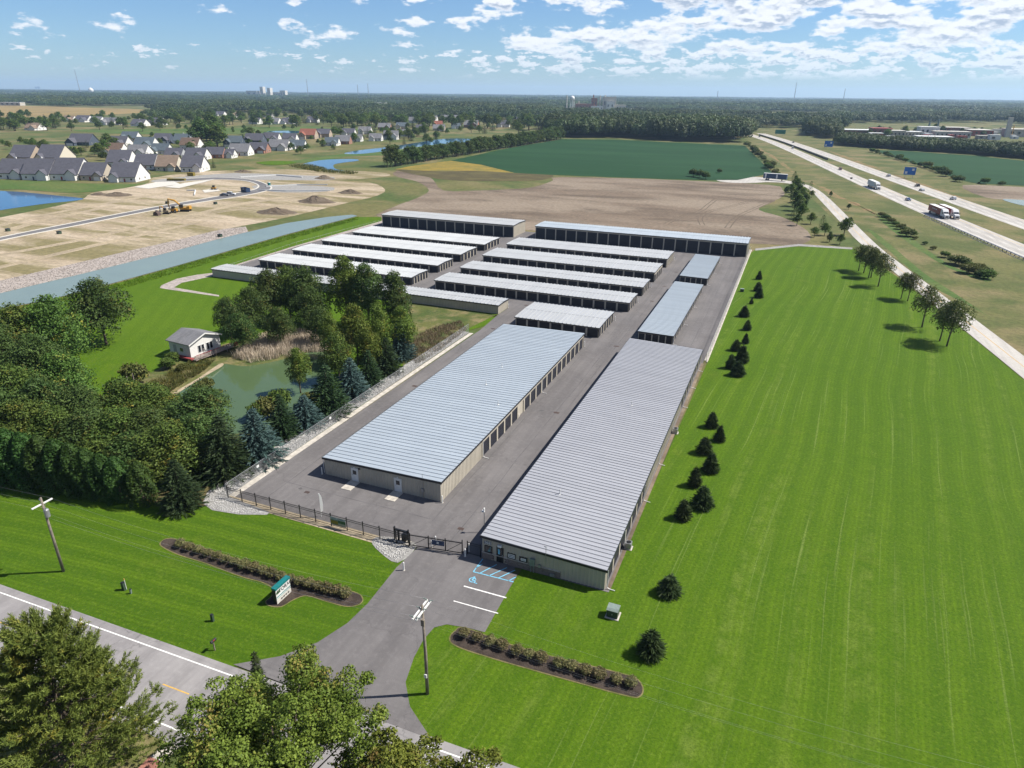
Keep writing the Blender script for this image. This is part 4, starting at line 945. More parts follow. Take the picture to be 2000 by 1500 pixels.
# banner on the fence
bn_ = thing('banner', (-47.95, FY-0.08, 0.08), 'printed banner reading NOW LEASING tied to the picket fence', 'banner')
MB().box(-1.15, 1.15, -.012, 0, .38, 1.6).build('sheet', MT['greengrey'], bn_)
MB().box(-1.12, .0, -.02, -.013, .55, 1.1).build('picture', MT['gold_print'], bn_); MB().box(.02, 1.12, -.02, -.013, .85, 1.25).build('picture', MT['green_print'], bn_)
MB().box(.02, 1.12, -.02, -.013, .42, .8).build('picture', MT['steel'], bn_)
MB().box(-1.12, 1.12, -.02, -.013, 1.28, 1.57).build('headline_panel', MT['banner_white'], bn_)
text3d('lettering', 'NOW LEASING', .30, 'navy', bn_, (0, -.03, 1.42), (R(90), 0, 0), .004)
# monument sign: lit face towards the right
p0, p1 = Vector(gp(539, 1181)), Vector(gp(566, 1156)); mid_ = (p0+p1)/2; ang = math.atan2(p1.y-p0.y, p1.x-p0.x)
ms = thing('monument_sign', (mid_.x, mid_.y, .12), 'teal and white storage sign in the mulch bed', 'sign', rz=ang)
ln = (p1-p0).length
MB().box(-ln/2, ln/2, -.24, .24, 0, .55).build('base', MT['kerb'], ms)
pn = MB().box(-ln/2-.02, ln/2+.02, -.2, .2, .55, 1.85).build('panel', MT['banner_white'], ms)
MB().box(-ln/2-.06, ln/2+.06, -.3, .3, 1.85, 2.1).build('cap', MT['teal'], ms)
MB().box(-ln/2-.04, -ln/2-.021, -.25, .25, .02, 1.85).build('end_panel', MT['trim'], ms)
for z, h_ in ((.60, .05), (.78, .10)): MB().box(-ln/2, ln/2, -.215, -.2, z, z+h_).build('stripe', MT['teal'], pn)
text3d('lettering', 'STORAGE', .62, 'trim', pn, (.42, -.215, 1.38), (R(90), 0, 0), .012)
MB().box(-ln/2+.08, -ln/2+.7, -.212, -.2, 1.2, 1.5).build('emblem', MT['green_print'], pn)
for k in range(4): MB().box(-.5+k*.36, -.28+k*.36, -.255, -.24, .2, .38).build('dark_mark', MT['trim'], ms)
# ------------------------------------------------------------------ utility poles and wires
PR_ = gp(835, 1356); PL_ = gp(124.5, 1117)
pr = thing('utility_pole', (*PR_, .05), 'grey utility pole with double crossarm beside the driveway', 'utility pole')
lean = (-.15, .1)
MB().tube([(0, 0, -.1), (0, .03, 5), (lean[0], lean[1], 10.4)], [.17, .15, .11], 10).build('pole', MT['wood'], pr, smooth=True)
for dx in (-.17, .17):
    MB().box(dx-.06+lean[0], dx+.06+lean[0], -1.35, 1.35, 9.85, 10.0).build('crossarm', MT['white'], pr)
for yy in (-1.2, 0.0, 1.2):
    for dx in (-.17, .17): MB().tube([(dx+lean[0], yy, 10.0), (dx+lean[0], yy, 10.12), (dx*3.2+lean[0], yy, 10.16)], [.05, .06, .035], 6).build('insulator', MT['greengrey'], pr)
MB().box(-.14, .14, -.24, -.14, 2.2, 2.6).build('notice_plate', MT['white'], pr)
MB().box(-.12, .2, -.32, -.1, 8.4, 9.1).build('cable_box', MT['wood'], pr)
pl = thing('utility_pole', (*PL_, .05), 'brown utility pole with single crossarm and transformer on the left lawn', 'utility pole')
MB().tube([(0, 0, -.1), (-.05, 0, 5), (-.1, 0, 10.1)], [.17, .15, .11], 10).build('pole', MT['wood'], pl, smooth=True)
MB().box(-.22, -.08, -1.2, 1.2, 9.2, 9.34).build('crossarm', MT['white'], pl)
MB().tube([(-.15, -.5, 9.3), (-.1, 0, 8.6)], .03, 5).tube([(-.15, .5, 9.3), (-.1, 0, 8.6)], .03, 5).build('arm_brace', MT['wood'], pl)
tf = MB().tube([(.32, -.05, 7.75), (.32, -.05, 8.65), (.32, -.05, 8.75)], [.27, .27, .2], 12).build('transformer', MT['steel'], pl, smooth=False)
MB().tube([(.32, -.05, 8.75), (.32, -.05, 9.0)], .05, 6).build('bushing', MT['greengrey'], tf)
MB().box(-.3, -.15, -.1, .1, 9.7, 9.95).build('bracket', MT['white'], pl)
def wire(label, a, b, sag, r=.008, name='power_wire'):
    a, b = Vector(a), Vector(b); P = []
    for i in range(17):
        t_ = i/16; p = a.lerp(b, t_); p.z -= 4*sag*t_*(1-t_); P.append(tuple(p))
    return tag(MB().tube(P, r, 5).build(name, MT['wire'], smooth=True), label, 'wire', 'overhead wires')
xr, yr = PR_; xl, yl = PL_
for i, yy in enumerate((-1.2, 0.0, 1.2)):
    lab = ('near', 'middle', 'far')[i]
    wire('%s overhead wire between the two utility poles' % lab, (xr-.7, yr+yy, 10.2), (xl, yl+yy*.9, 9.45), 1.0)
    wire('%s overhead wire running right from the double crossarm pole' % lab, (xr+.4, yr+yy, 10.2), (xr+52, yr+yy+.9, 10.0), 1.1, .0045)
    wire('%s overhead wire running left from the transformer pole' % lab, (xl-.2, yl+yy*.9, 9.45), (xl-50, yl+yy-1, 9.6), 1.0)
wire('thick low cable between the two utility poles', (xr-.1, yr, 8.6), (xl, yl, 7.6), .9, .009, 'telephone_cable')
wire('thick low cable running right past the shrub bed', (xr, yr, 8.6), (xr+52, yr+1, 8.4), 1.0, .0045, 'telephone_cable')
# ------------------------------------------------------------------ small things on the lawns
tb = thing('transformer_box', (*gp(1197, 1203), .07), 'dark green transformer cabinet on a pad in the lawn', 'transformer')
MB().box(-.75, .75, -.7, .7, 0, .1).build('pad', MT['concrete'], tb)
MB().box(-.6, .6, -.55, .5, .1, 1.05).build('cabinet', MT['greenbox'], tb); MB().extr([(-.62, 1.05), (.55, 1.05), (.5, 1.2), (-.3, 1.2)], -.64, .64, 'x').build('lid', MT['greengrey'], tb)
MB().box(-.04, .04, -.60, -.54, .5, .65).build('latch', MT['steel'], tb)
def marker(px, py, label, w, h, mat='greengrey', lean_=0.0):
    r_ = thing('utility_pedestal', (*gp(px, py), .07), label, 'pedestal')
    MB().extr([(-w, 0), (w, 0), (w*.9+lean_, h), (-w*.9+lean_, h)], -w*.7, w*.7, 'y').build('case', MT[mat], r_)
    MB().box(-w*.95+lean_, w*.95+lean_, -w*.75, w*.75, h, h+.06).build('cap', MT['trim'], r_); return r_
marker(243, 1153, 'tallest grey green utility pedestal on the left lawn', .2, 1.0, 'greenbox'); marker(256, 1160, 'small pale utility pedestal next to the tall one', .11, .6, 'greengrey', .08)
marker(416, 1214, 'lone dark utility pedestal between the road and the mulch bed', .16, .85, 'greenbox')
x, y = gp(247.5, 1152); r_ = thing('marker_post', (x, y, .07), 'thin white marker post behind the tall pedestal', 'marker post')
MB().box(-.04, .04, -.02, .02, 0, 1.5).build('stake', MT['white'], r_); MB().box(-.05, .05, -.03, .03, 1.3, 1.5).build('band', MT['line_yellow'], r_)
mb = thing('mailbox', (*gp(420, 1271), .07), 'small dark mailbox on a leaning post by the road', 'mailbox')
MB().box(-.05, .05, -.05, .05, 0, 1.1).build('post', MT['wood'], mb)
MB().extr([(-.12, 1.1), (.12, 1.1), (.12, 1.28), (.06, 1.36), (-.06, 1.36), (-.12, 1.28)], -.3, .35, 'y').build('box', MT['trim'], mb); MB().box(.12, .14, -.1, .1, 1.25, 1.4).build('flag', MT['red'], mb)
lb = thing('irrigation_box', (*gp(1449, 570), .07), 'small dark box on the lawn beside the right fence', 'utility box')
MB().box(-.5, .5, -.4, .4, 0, .8).build('case', MT['greenbox'], lb); MB().box(-.55, .55, -.45, .45, .8, .88).build('lid', MT['greengrey'], lb)
# ------------------------------------------------------------------ vegetation
def quads(C, N, size, aspect, g):
    """leaf-sized quads at C facing N"""
    n = len(C); N = N/np.linalg.norm(N, axis=1, keepdims=True)
    a = g.normal(size=(n, 3)); a -= (a*N).sum(1, keepdims=True)*N; a /= np.linalg.norm(a, axis=1, keepdims=True)+1e-9
    b = np.cross(N, a); s = size[:, None]/2; t = s*aspect
    bend = N*s*0.35
    V = np.stack([C-a*s-bend, C-b*t+bend*.4, C+a*s-bend, C+b*t+bend*.4], 1).reshape(-1, 3)
    return V, np.arange(4*n).reshape(-1, 4)
def blades(P, D, L, w, g):
    """narrow blades from P along D of length L"""
    n = len(P); D = D/np.linalg.norm(D, axis=1, keepdims=True); a = np.cross(D, g.normal(size=(n, 3))); a /= np.linalg.norm(a, axis=1, keepdims=True)+1e-9
    L = L[:, None]; w = np.broadcast_to(np.asarray(w, float).reshape(-1, 1), (n, 1))
    V = np.stack([P-a*w*.6, P+a*w*.6, P+D*L+a*w*.35, P+D*L-a*w*.35], 1).reshape(-1, 3)
    return V, np.arange(4*n).reshape(-1, 4)
def lobes_crown(lobes, n, size, g, out=0.7, inner=0.45):
    lobes = np.array(lobes, float); vol = (lobes[:, 3]*lobes[:, 4]*lobes[:, 5])**(2/3); k = g.choice(len(lobes), n, p=vol/vol.sum())
    d = g.normal(size=(n, 3)); d /= np.linalg.norm(d, axis=1, keepdims=True)
    d[:, 2] = np.where(d[:, 2] < -0.55, -d[:, 2]*.6, d[:, 2]); d /= np.linalg.norm(d, axis=1, keepdims=True)
    r = inner+(1.08-inner)*g.random(n)**0.45
    # clumpy radius
    ph = lobes[k, :3].sum(1)
    r *= 1+0.16*np.sin(d[:, 0]*6+ph)*np.sin(d[:, 1]*7+ph*2)+0.10*np.sin(d[:, 2]*11+ph*3)
    C = lobes[k, :3]+d*lobes[k, 3:]*r[:, None]
    N = d*out+g.normal(size=(n, 3))*0.55+np.array([0, 0, .25])
    sz = size*(0.6+0.8*g.random(n))
    return quads(C, N, sz, 0.75, g)
def make_decid(seed, h=15., rx=5., nl=9, n=6000, size=.42, crown0=.28, mat='leaf_a', trunk_r=.25, upright=1.0, leafmat=None, open_=0.0):
    g = np.random.default_rng(seed); lobes = []; z0 = h*crown0
    limbs = MB(); limbs.tube([(0, 0, -.3), (.05, .05, z0*.7), (.1, -.05, h*.55), (0, 0, h*.82)], [trunk_r*1.25, trunk_r, trunk_r*.6, trunk_r*.15], 8)
    for i in range(nl):
        t = (i+.5)/nl; a = i*2.4+g.uniform(-.4, .4); zc = z0+(h-z0)*(.20+.66*t)
        prof = math.sin(math.pi*min(1, (.18+.80*t)))**.7
        rr = rx*prof*(.55+g.uniform(0, .2)) if i < nl-2 else rx*.18
        cx, cy = rr*math.cos(a), rr*math.sin(a); L = rx*(.40+.22*g.random())*(1.0 if t < .75 else .8)
        lobes.append((cx, cy, zc, L, L, L*(.75+.3*g.random())*upright))
        limbs.tube([(0, 0, zc*.55), (cx*.5, cy*.5, zc*.8), (cx*.95, cy*.95, zc)], [trunk_r*.4, trunk_r*.22, trunk_r*.06], 5)
    lobes.append((0, 0, h-rx*.42, rx*.38, rx*.38, rx*.45)); lobes.append((0, 0, z0+(h-z0)*.45, rx*.55, rx*.55, (h-z0)*.36))
    V, F = lobes_crown(lobes, n, size, g)
    # stray outer twigs break the outline
    m = n//12; lb = np.array(lobes); k = g.integers(0, len(lb), m); d = g.normal(size=(m, 3)); d[:, 2] = np.abs(d[:, 2])*.9; d /= np.linalg.norm(d, axis=1, keepdims=True)
    V2, F2 = quads(lb[k, :3]+d*lb[k, 3:]*g.uniform(1.0, 1.3, (m, 1)), d*.3+g.normal(size=(m, 3)), size*g.uniform(.5, 1.0, m), .6, g)
    V = np.vstack([V, V2]); F = np.vstack([F, F2+len(V)-len(V2)])
    return limbs.mesh('trunk', MT['bark'], True), np_mesh('crown', V, F, MT[mat]), h
def make_spruce(seed, h=9., r=3., whorls=22, mat='needle', dens=1.0, droop=.25, taper=.78, bl=1.0):
    g = np.random.default_rng(seed); P, D, Ls, Ws = [], [], [], []
    for i in range(whorls):
        t = i/(whorls-1); z = .25+(h-.45)*t; R_ = r*((1-t)**taper)*min(1, .72+t*2.2)*(1+g.uniform(-.07, .07))+.10; nb = max(5, int((15-8*t)*dens))
        for j in range(nb):
            a = 2*math.pi*(j+g.uniform(-.3, .3))/nb+i*.7; L = R_*g.uniform(.84, 1.1); st = max(3, int(L/.24))
            for s in range(st):
                q = (s+.6)/st; rr = L*q; zz = z-droop*L*q*q+.28*L*max(0, q-.7)+g.uniform(-.04, .04)
                for sd in (-1, 0, 1):
                    aa = a+sd*.55*(1.05-q)
                    P.append((rr*math.cos(a), rr*math.sin(a), zz)); D.append((math.cos(aa+sd*.35), math.sin(aa+sd*.35), g.uniform(-.22, .28))); Ls.append(.30*(.7+.5*g.random())*(1.3-.45*t)); Ws.append(.085)
    top = 14
    for j in range(top): P.append((0, 0, h-.5+.04*j)); D.append((g.normal()*.45, g.normal()*.45, .8)); Ls.append(.3); Ws.append(.05)
    V, F = blades(np.array(P), np.array(D), np.array(Ls)*1.35*bl*g.uniform(.7, 1.3, len(Ls)), np.array(Ws)*1.25, g)
    tr = MB().tube([(0, 0, -.2), (0, 0, h*.5), (0, 0, h*.97)], [r*.075, r*.045, .015], 7)
    return tr.mesh('trunk', MT['bark'], True), np_mesh('crown', V, F, MT[mat]), h
def make_column(seed, h=7., r=1.6, n=5000, mat='arbor'):
    g = np.random.default_rng(seed); t = g.random(n)**.9; a = g.random(n)*2*math.pi
    rad = r*np.minimum(1, (1-t)*2.2)**.6*(.85+.15*np.sin(a*5+t*9+seed))*(.78+.26*g.random(n)); z = .1+t*(h-.1)
    C = np.stack([rad*np.cos(a), rad*np.sin(a), z], 1); N = np.stack([np.cos(a), np.sin(a), .5+0*t], 1)+g.normal(size=(n, 3))*.45
    V, F = quads(C, N, .20*(.6+.8*g.random(n)), .7, g)
    return MB().tube([(0, 0, -.2), (0, 0, h*.9)], [.16, .03], 7).mesh('trunk', MT['bark']), np_mesh('crown', V, F, MT[mat]), h
def make_shrub(seed, r=.62, n=750, mat='bush', size=.13, h=1.0):
    g = np.random.default_rng(seed); lb = [(0, 0, h*.5, r*.8, r*.8, h*.48)]
    for i in range(6): a = i*1.05; lb.append((r*.45*math.cos(a), r*.45*math.sin(a), h*(.42+.3*g.random()), r*.5, r*.5, h*.33))
    V, F = lobes_crown(lb, n, size, g, inner=.3); V[:, 2] = np.maximum(V[:, 2], .01)
    st = MB()
    for i in range(4): st.tube([(0, 0, -.05), (.2*math.cos(i*1.6), .2*math.sin(i*1.6), h*.6)], [.03, .012], 5)
    return st.mesh('stems', MT['bark']), np_mesh('crown', V, F, MT[mat]), h
def plant(name, x, y, proto, label, cat='tree', group=None, h=None, wide=1.0, rz=None, z=.06):
    r_ = thing(name, (x, y, z), label, cat, group, rnd.uniform(0, 6.28) if rz is None else rz)
    s = (h/proto[2]) if h else 1.0
    a = link('stems' if cat == 'shrub' else 'trunk', proto[0], r_); b = link('crown', proto[1], r_)
    for o in (a, b): o.scale = (s*wide, s*wide, s)
    return r_
DEC = [make_decid(s, 15, 5.2, 12, 8500, .40, .06, m_) for s, m_ in ((1, 'leaf_a'), (2, 'leaf_b'), (3, 'leaf_a'), (4, 'leaf_b'), (5, 'leaf_a'))]
TALL = [make_decid(s, 17, 4.0, 12, 7500, .40, .10, m_, upright=1.35) for s, m_ in ((21, 'leaf_p'), (22, 'leaf_b'), (23, 'leaf_p'))]
YNG = [make_decid(s, 9.5, 3.3, 9, 2300, .34, .26, 'leaf_y', .16, upright=1.1) for s in (31, 32, 33)]
SPR = [make_spruce(41, 9, 3.2, 24, 'needle'), make_spruce(42, 9, 3.3, 24, 'needle_blue'), make_spruce(43, 9, 3.0, 24, 'needle')]
SPY = [make_spruce(51, 3.6, 1.25, 15, 'needle_dark', .95, .1, .66, 1.7), make_spruce(52, 3.6, 1.35, 12, 'needle_dark', .9, .1, .58, 1.7)]
ARB = [make_column(61), make_column(62)]
SHR = [make_shrub(71), make_shrub(72), make_shrub(73)]
BSH = [make_shrub(75, 1.5, 1500, 'weed', .26, 2.0), make_shrub(76, 1.5, 1500, 'leaf_a', .26, 2.2), make_shrub(77, 1.5, 1500, 'leaf_b', .26, 2.2)]
CED = [make_column(65, 7., 1.9, 1100, 'leaf_b'), make_decid(66, 8, 2.4, 9, 1500, .5, .01, 'leaf_b', upright=1.3)]
SML = [make_decid(s, 10, 4.0, 8, 1100, .72, .2, m_) for s, m_ in ((81, 'leaf_a'), (82, 'leaf_b'), (83, 'leaf_a'))]+[make_spruce(84, 10, 2.8, 13, 'needle', .8)]
# ---- foreground maple pair
def make_maple(seed, h, rx, nl, n, size, mat):
    g = np.random.default_rng(seed); limbs = MB(); zc = h*.60; rz_ = h*.40; lobes = []
    limbs.tube([(0, 0, -.3), (.05, .05, h*.2), (.1, -.05, h*.5), (0, 0, h*.85)], [.42, .34, .2, .05], 8)
    for i in range(nl):
        d = g.normal(size=3); d /= np.linalg.norm(d); d[2] = d[2] if d[2] > -.45 else -d[2]*.5; q = g.uniform(.6, 1.0)
        c = np.array([0, 0, zc])+d*np.array([rx, rx, rz_])*q*(1+.10*math.sin(i*1.7)); r = g.uniform(.7, 1.25)*rx/6
        lobes.append((*c, r*1.25, r*1.25, r*.8)); m_ = np.array([0, 0, zc*.55])*.6+c*.4
        limbs.tube([(0, 0, h*(.18+.3*g.random())), tuple(m_), tuple(c)], [.11, .06, .02], 5)
        # side sprays reaching past the clump
        for k in range(3):
            e = d+g.normal(size=3)*.5; e[2] = abs(e[2])*.5; e /= np.linalg.norm(e); p = c+e*r*1.5
            lobes.append((*p, r*.5, r*.5, r*.34)); limbs.tube([tuple(c), tuple(p+e*r*.3)], [.02, .008], 4)
    V, F = lobes_crown(lobes, n, size, g, out=.8, inner=.25)
    return limbs.mesh('trunk', MT['bark'], True), np_mesh('crown', V, F, MT[mat]), h
plant('maple_tree', -27.4, 25.0, make_maple(101, 14.2, 6.4, 76, 80000, .20, 'leaf_m'), 'large leafy maple at the bottom edge overlapping the road', rz=.4)
plant('maple_tree', -16.9, 25.6, make_maple(102, 12.8, 4.9, 42, 36000, .20, 'leaf_m'), 'smaller maple right of the big one at the bottom edge', rz=1.0)
# ---- foreground white pine: plumes of needles on rising boughs
def make_pine(seed, h=16.4, r=7.2):
    g = np.random.default_rng(seed); limbs = MB(); P, D, L, Wd = [], [], [], []
    limbs.tube([(0, 0, -.2), (.1, 0, h*.5), (0, 0, h*.95)], [.34, .22, .05], 8)
    nb = 150
    for i in range(nb):
        t = (i+.5)/nb; z = h*(.12+.84*t); a = i*2.399+g.uniform(-.3, .3); R_ = r*(1-t*.80)*g.uniform(.72, 1.12); up = .12+.55*t
        pts = []
        for s in range(7):
            q = s/6; pts.append(np.array([R_*q*math.cos(a+.12*math.sin(i)), R_*q*math.sin(a+.12*math.sin(i)), z+R_*(up*q*q*.9-.06*q)+.15*math.sin(5*q+i)]))
        limbs.tube([tuple(p) for p in pts], [.07*(1-s/8) for s in range(7)], 5)
        for s in range(2, 7):
            for k in range(6 if s > 3 else 3):
                q = (s+g.random()-.5)/6; q = min(max(q, .2), 1.0); p = np.array([np.interp(q, np.linspace(0, 1, 7), [w[c] for w in pts]) for c in range(3)])
                sd = g.normal()*.42*(1-.4*q); p2 = p+np.array([-math.sin(a), math.cos(a), 0])*sd*R_*.34+np.array([0, 0, g.uniform(-.1, .22)])
                dirn = np.array([math.cos(a)*.75, math.sin(a)*.75, .55+.3*t])+g.normal(size=3)*.22; dirn /= np.linalg.norm(dirn); TL_ = .95*g.uniform(.6, 1.1)
                for b_ in range(9):
                    f = b_/9; c = p2+dirn*TL_*f
                    for e in range(4): P.append(c+g.normal(size=3)*.05); D.append(dirn*.9+g.normal(size=3)*.6); L.append(.24*g.uniform(.8, 1.3)); Wd.append(.048)
    V, F = blades(np.array(P), np.array(D), np.array(L), np.array(Wd), g)
    return limbs.mesh('trunk', MT['bark'], True), np_mesh('crown', V, F, MT['pine']), h
plant('pine_tree', -45.6, 22.3, make_pine(111), 'big feathery pine in the bottom left corner', rz=.2)
plant('spruce_tree', *gp(500, 1300, 6), make_spruce(112, 11.5, 1.5, 20, 'needle_dark', 1.0, .1), 'thin dark spruce tip rising behind the maple by the road', rz=.3, h=7.4)
# ---- woodland on the left: top sighting, height, prototype
WOOD = []
def by_top(px, py, h): return gp(px, py, h)
def top_base(px, pt, pb):
    lo, hi = 1.0, 40.0
    for _ in range(40):
        h = (lo+hi)/2
        if to_px(*gp(px, pt, h))[1] < pb: lo = h
        else: hi = h
    return gp(px, pt, h), h
woods = [(178, 543, 15, DEC[3], 1.15, 'round dark tree standing apart on the back lawn near the canal')]
for i, (px, py, h, pr_, wd, lab) in enumerate(woods): plant('broadleaf_tree', *by_top(px, py, h), pr_, lab, h=h, wide=wd)
lw = [(20, 595, 735), (85, 578, 730), (-30, 630, 780), (50, 655, 800), (110, 690, 815), (10, 715, 850), (70, 735, 860), (140, 755, 870), (245, 745, 850), (290, 750, 845), (385, 755, 860), (30, 785, 895), (95, 795, 900), (160, 805, 905), (225, 800, 905), (280, 800, 900), (330, 825, 925), (375, 810, 910), (-40, 750, 895), (-60, 820, 920), (255, 845, 925), (185, 850, 925), (300, 870, 940)]
lw.sort(key=lambda q: q[0])
for i, (px, pt, pb) in enumerate(lw):
    xy, h = top_base(px, pt, pb); k = (i*3) % 5
    plant('broadleaf_tree', *xy, DEC[k], '%s from the left of the broadleaf trees in the dense left wood' % nth(i), group='trees of the left wood', h=h, wide=rnd.uniform(.95, 1.15)*max(1.0, 12/h))
# arborvitae hedge in front of the wood
hedge = [(-70, 838, 938), (-35, 838, 940), (2, 838, 942), (35, 845, 946), (68, 850, 950), (100, 858, 955), (130, 866, 960), (160, 876, 965), (190, 886, 970), (218, 892, 974), (262, 902, 982)]
for i, (px, pt, pb) in enumerate(hedge):
    xy, h = top_base(px, pt, pb)
    plant('arborvitae', *xy, ARB[i % 2], '%s from the left of the dark arborvitae in front of the wood' % nth(i), group='arborvitae hedge', h=h, wide=1.45)
for (px, py, h, k, wd, lab) in ((338, 898, 7.4, 0, .98, 'dark spruce with brownish skirt at the right end of the arborvitae'), (425, 815, 9.5, 2, 1.1, 'dark green spruce left of the silvery one by the stone strip'), (492, 800, 8.6, 1, 1.1, 'silvery blue spruce nearest the front fence'),
        (545, 772, 7.4, 0, .9, 'narrow dark spruce between the two silvery ones'), (592, 773, 5.6, 1, 1.35, 'low round bluish spruce by the fence'), (634, 715, 9.0, 2, 1.1, 'large green spruce in the middle of the fence row'), (682, 700, 7.6, 1, 1.05, 'blue spruce right of the large green one'),
        (718, 685, 7.0, 0, .95, 'green spruce third from the far end of the fence row'), (752, 660, 7.6, 2, 1.05, 'green spruce second from the far end of the fence row'), (778, 628, 8.2, 1, 1.0, 'bluish spruce at the far end of the fence row')):
    plant('spruce_tree', *by_top(px, py, h), SPR[k], lab, group='spruces along the fence', h=h, wide=wd*1.28)
mids = [(520, 525, 13, DEC[1]), (485, 560, 11, DEC[3]), (555, 520, 13, DEC[0]), (590, 520, 14, DEC[3]), (440, 580, 10, DEC[1]), (540, 600, 9, DEC[3]), (620, 600, 9, DEC[1]), (668, 500, 17, TALL[0]), (712, 515, 16, TALL[1]), (768, 530, 15, TALL[1]), (690, 595, 13, TALL[2]), (735, 590, 13, TALL[0]), (782, 600, 11, TALL[2]), (655, 650, 10, DEC[2]), (640, 610, 10, TALL[0]), (577, 680, 9, TALL[2]), (715, 640, 10, TALL[2]), (465, 610, 9, DEC[1]), (600, 560, 11, DEC[3])]
mids.sort(key=lambda q: q[0])
for i, (px, py, h, p_) in enumerate(mids):
    plant('broadleaf_tree', *by_top(px, py, h), p_, '%s from the left of the broadleaf trees round the pond' % nth(i), group='trees round the pond', h=h, wide=rnd.uniform(.85, 1.1))
for i, (px, py, h, k) in enumerate(((258, 712, 4, 0), (333, 690, 2.6, 1), (352, 712, 1.6, 0), (325, 700, 2.4, 1), (395, 742, 3, 0), (310, 760, 3, 1), (520, 780, 3.5, 0), (500, 790, 3, 1), (540, 765, 4, 1), (600, 770, 2.5, 0), (680, 745, 3, 0), (225, 740, 4, 1))):
    plant('shrub', *by_top(px, py, h), BSH[k], ['bush on the bank left of the cabin', 'bush hiding the left corner of the cabin', 'bush under the cabin deck', 'bush at the cabin side wall', 'bush at the shore below the cabin', 'bush by the two bare posts', 'yellowish bush between silvery spruces and pond', 'bush behind the silvery blue spruce', 'bush behind the narrow dark spruce', 'low bush at the foot of the round spruce', 'bush between the blue and green spruces', 'leafy bush at the edge of the left wood'][i], 'shrub', 'bushes round the pond', h=h, wide=.9)
# ---- small spruces on the right lawn
sl = [(580, 115), (575, 172), (579, 205), (543, 235), (507, 297), (522, 363), (513, 428), (467, 463), (494, 520), (440, 550), (477, 585), (348, 838), (385, 905), (312, 965), (342, 1055), (265, 1125), (302, 1228), (208, 1284)]
hs = [3.3, 3.3, 3.7, 2.0, 3.5, 3.1, 2.9, 3.1, 4.6, 3.8, 3.9, 3.0, 3.0, 3.0, 3.4, 3.2, 3.5, 3.1]
for i, (a, b) in enumerate(sl):
    plant('spruce_tree', *gp(1250+a/2.5, 500+b/2.5), SPY[i % 2], '%s dark young spruce on the right lawn counted from the far end' % nth(i), group='young spruces on the right lawn', h=hs[i]*(.80 if i < 11 else .92), wide=(.72, .98, .84)[i % 3])
plant('spruce_tree', *gp(1306, 1160), SPY[0], 'squat dark young spruce beside the front corner of the office building', group='young spruces on the right lawn', h=2.4, wide=1.2)
plant('spruce_tree', *gp(1270, 1279), SPY[1], 'nearest young spruce, right of the right mulch bed', group='young spruces on the right lawn', h=3.0, wide=1.0)
# ---- young trees along the service road
yt = [(530, 770, 8.5), (575, 790, 9), (618, 832, 9.5), (640, 830, 9), (702, 910, 10), (905, 1020, 7.5), (965, 1040, 8), (1092, 1272, 10.5), (1248, 1395, 9), (1312, 1440, 11)]
for i, (a, b, h) in enumerate(yt):
    plant('young_tree', *gp(1560+a/4.545, 360+b/4.545), YNG[i % 3], '%s young tree along the service road counted from the far end' % nth(i), group='young trees along the service road', h=h, wide=.92)
# ---- scrub trees beside the dirt lot
sc_ = [(1550, 352, 8), (1556, 368, 8), (1565, 388, 8), (1556, 404, 8), (1564, 420, 7), (1553, 358, 7), (1545, 375, 7), (1560, 378, 7), (1552, 395, 8), (1570, 398, 7), (1560, 412, 7), (1548, 425, 6), (1556, 433, 5), (1583, 362, 5), (1583, 430, 5), (1605, 440, 6), (1610, 452, 5), (1648, 452, 7), (1640, 470, 4), (1590, 455, 4), (1535, 370, 4), (1585, 378, 4), (1620, 465, 4), (1660, 430, 3), (1622, 376, 3), (1657, 402, 3)]
for i, (a, b, h) in enumerate(sc_):
    plant('scrub_tree', *gp(a, b+8), (CED+SML)[(i*2+i//3) % 5], '%s scrubby tree beside the dirt lot counted from the far end' % nth(i), group='scrub between dirt lot and service road', h=h)
for i, (a, b) in enumerate(((1354, 345), (1366, 347), (1378, 350), (1350, 340), (1405, 338))):
    plant('shrub', *gp(a, b), BSH[2], '%s dark round bush left of the paved turning circle' % nth(i), 'shrub', 'bushes by the turning circle', h=5 if i < 3 else 3)
# ---- shrubs in the beds
for i in range(19):
    t_ = i/18; px = 353+t_*322; py = 1069+t_*97+4*math.sin(t_*3)
    plant('garden_shrub', *gp(px, py), SHR[i % 3], '%s clipped reddish shrub from the left in the left mulch bed' % nth(i), 'shrub', 'shrubs in the left mulch bed', h=rnd.uniform(.92, 1.15), wide=1.16, z=.12)
for i, (a, b) in enumerate(((907, 1249), (932, 1256), (958, 1265), (981, 1272), (1010, 1282), (1033, 1289), (1057, 1297), (1092, 1307), (1116, 1313), (1143, 1322), (1170, 1329), (1203, 1338), (1231, 1344))):
    plant('garden_shrub', *gp(a, b-4), SHR[i % 3], '%s clipped reddish shrub from the left in the right mulch bed' % nth(i), 'shrub', 'shrubs in the right mulch bed', h=rnd.uniform(.92, 1.15), wide=1.16, z=.12)
# ---- conifer row along the field
A, B = Vector(gp(758, 327)), Vector(gp(1092, 272)); n = 66
for i in range(n):
    t_ = i/(n-1); p = A.lerp(B, t_); h = rnd.uniform(10, 13) if i > 4 else (15 if i in (1, 2) else 10); h *= 1+.25*t_
    plant('windbreak_tree', p.x+rnd.uniform(-1.5, 1.5), p.y+rnd.uniform(-1, 1), CED[1] if i % 4 else CED[0], '%s tree from the near end of the windbreak along the soybean field' % nth(i), group='windbreak along the soybean field', h=h, wide=1.45)
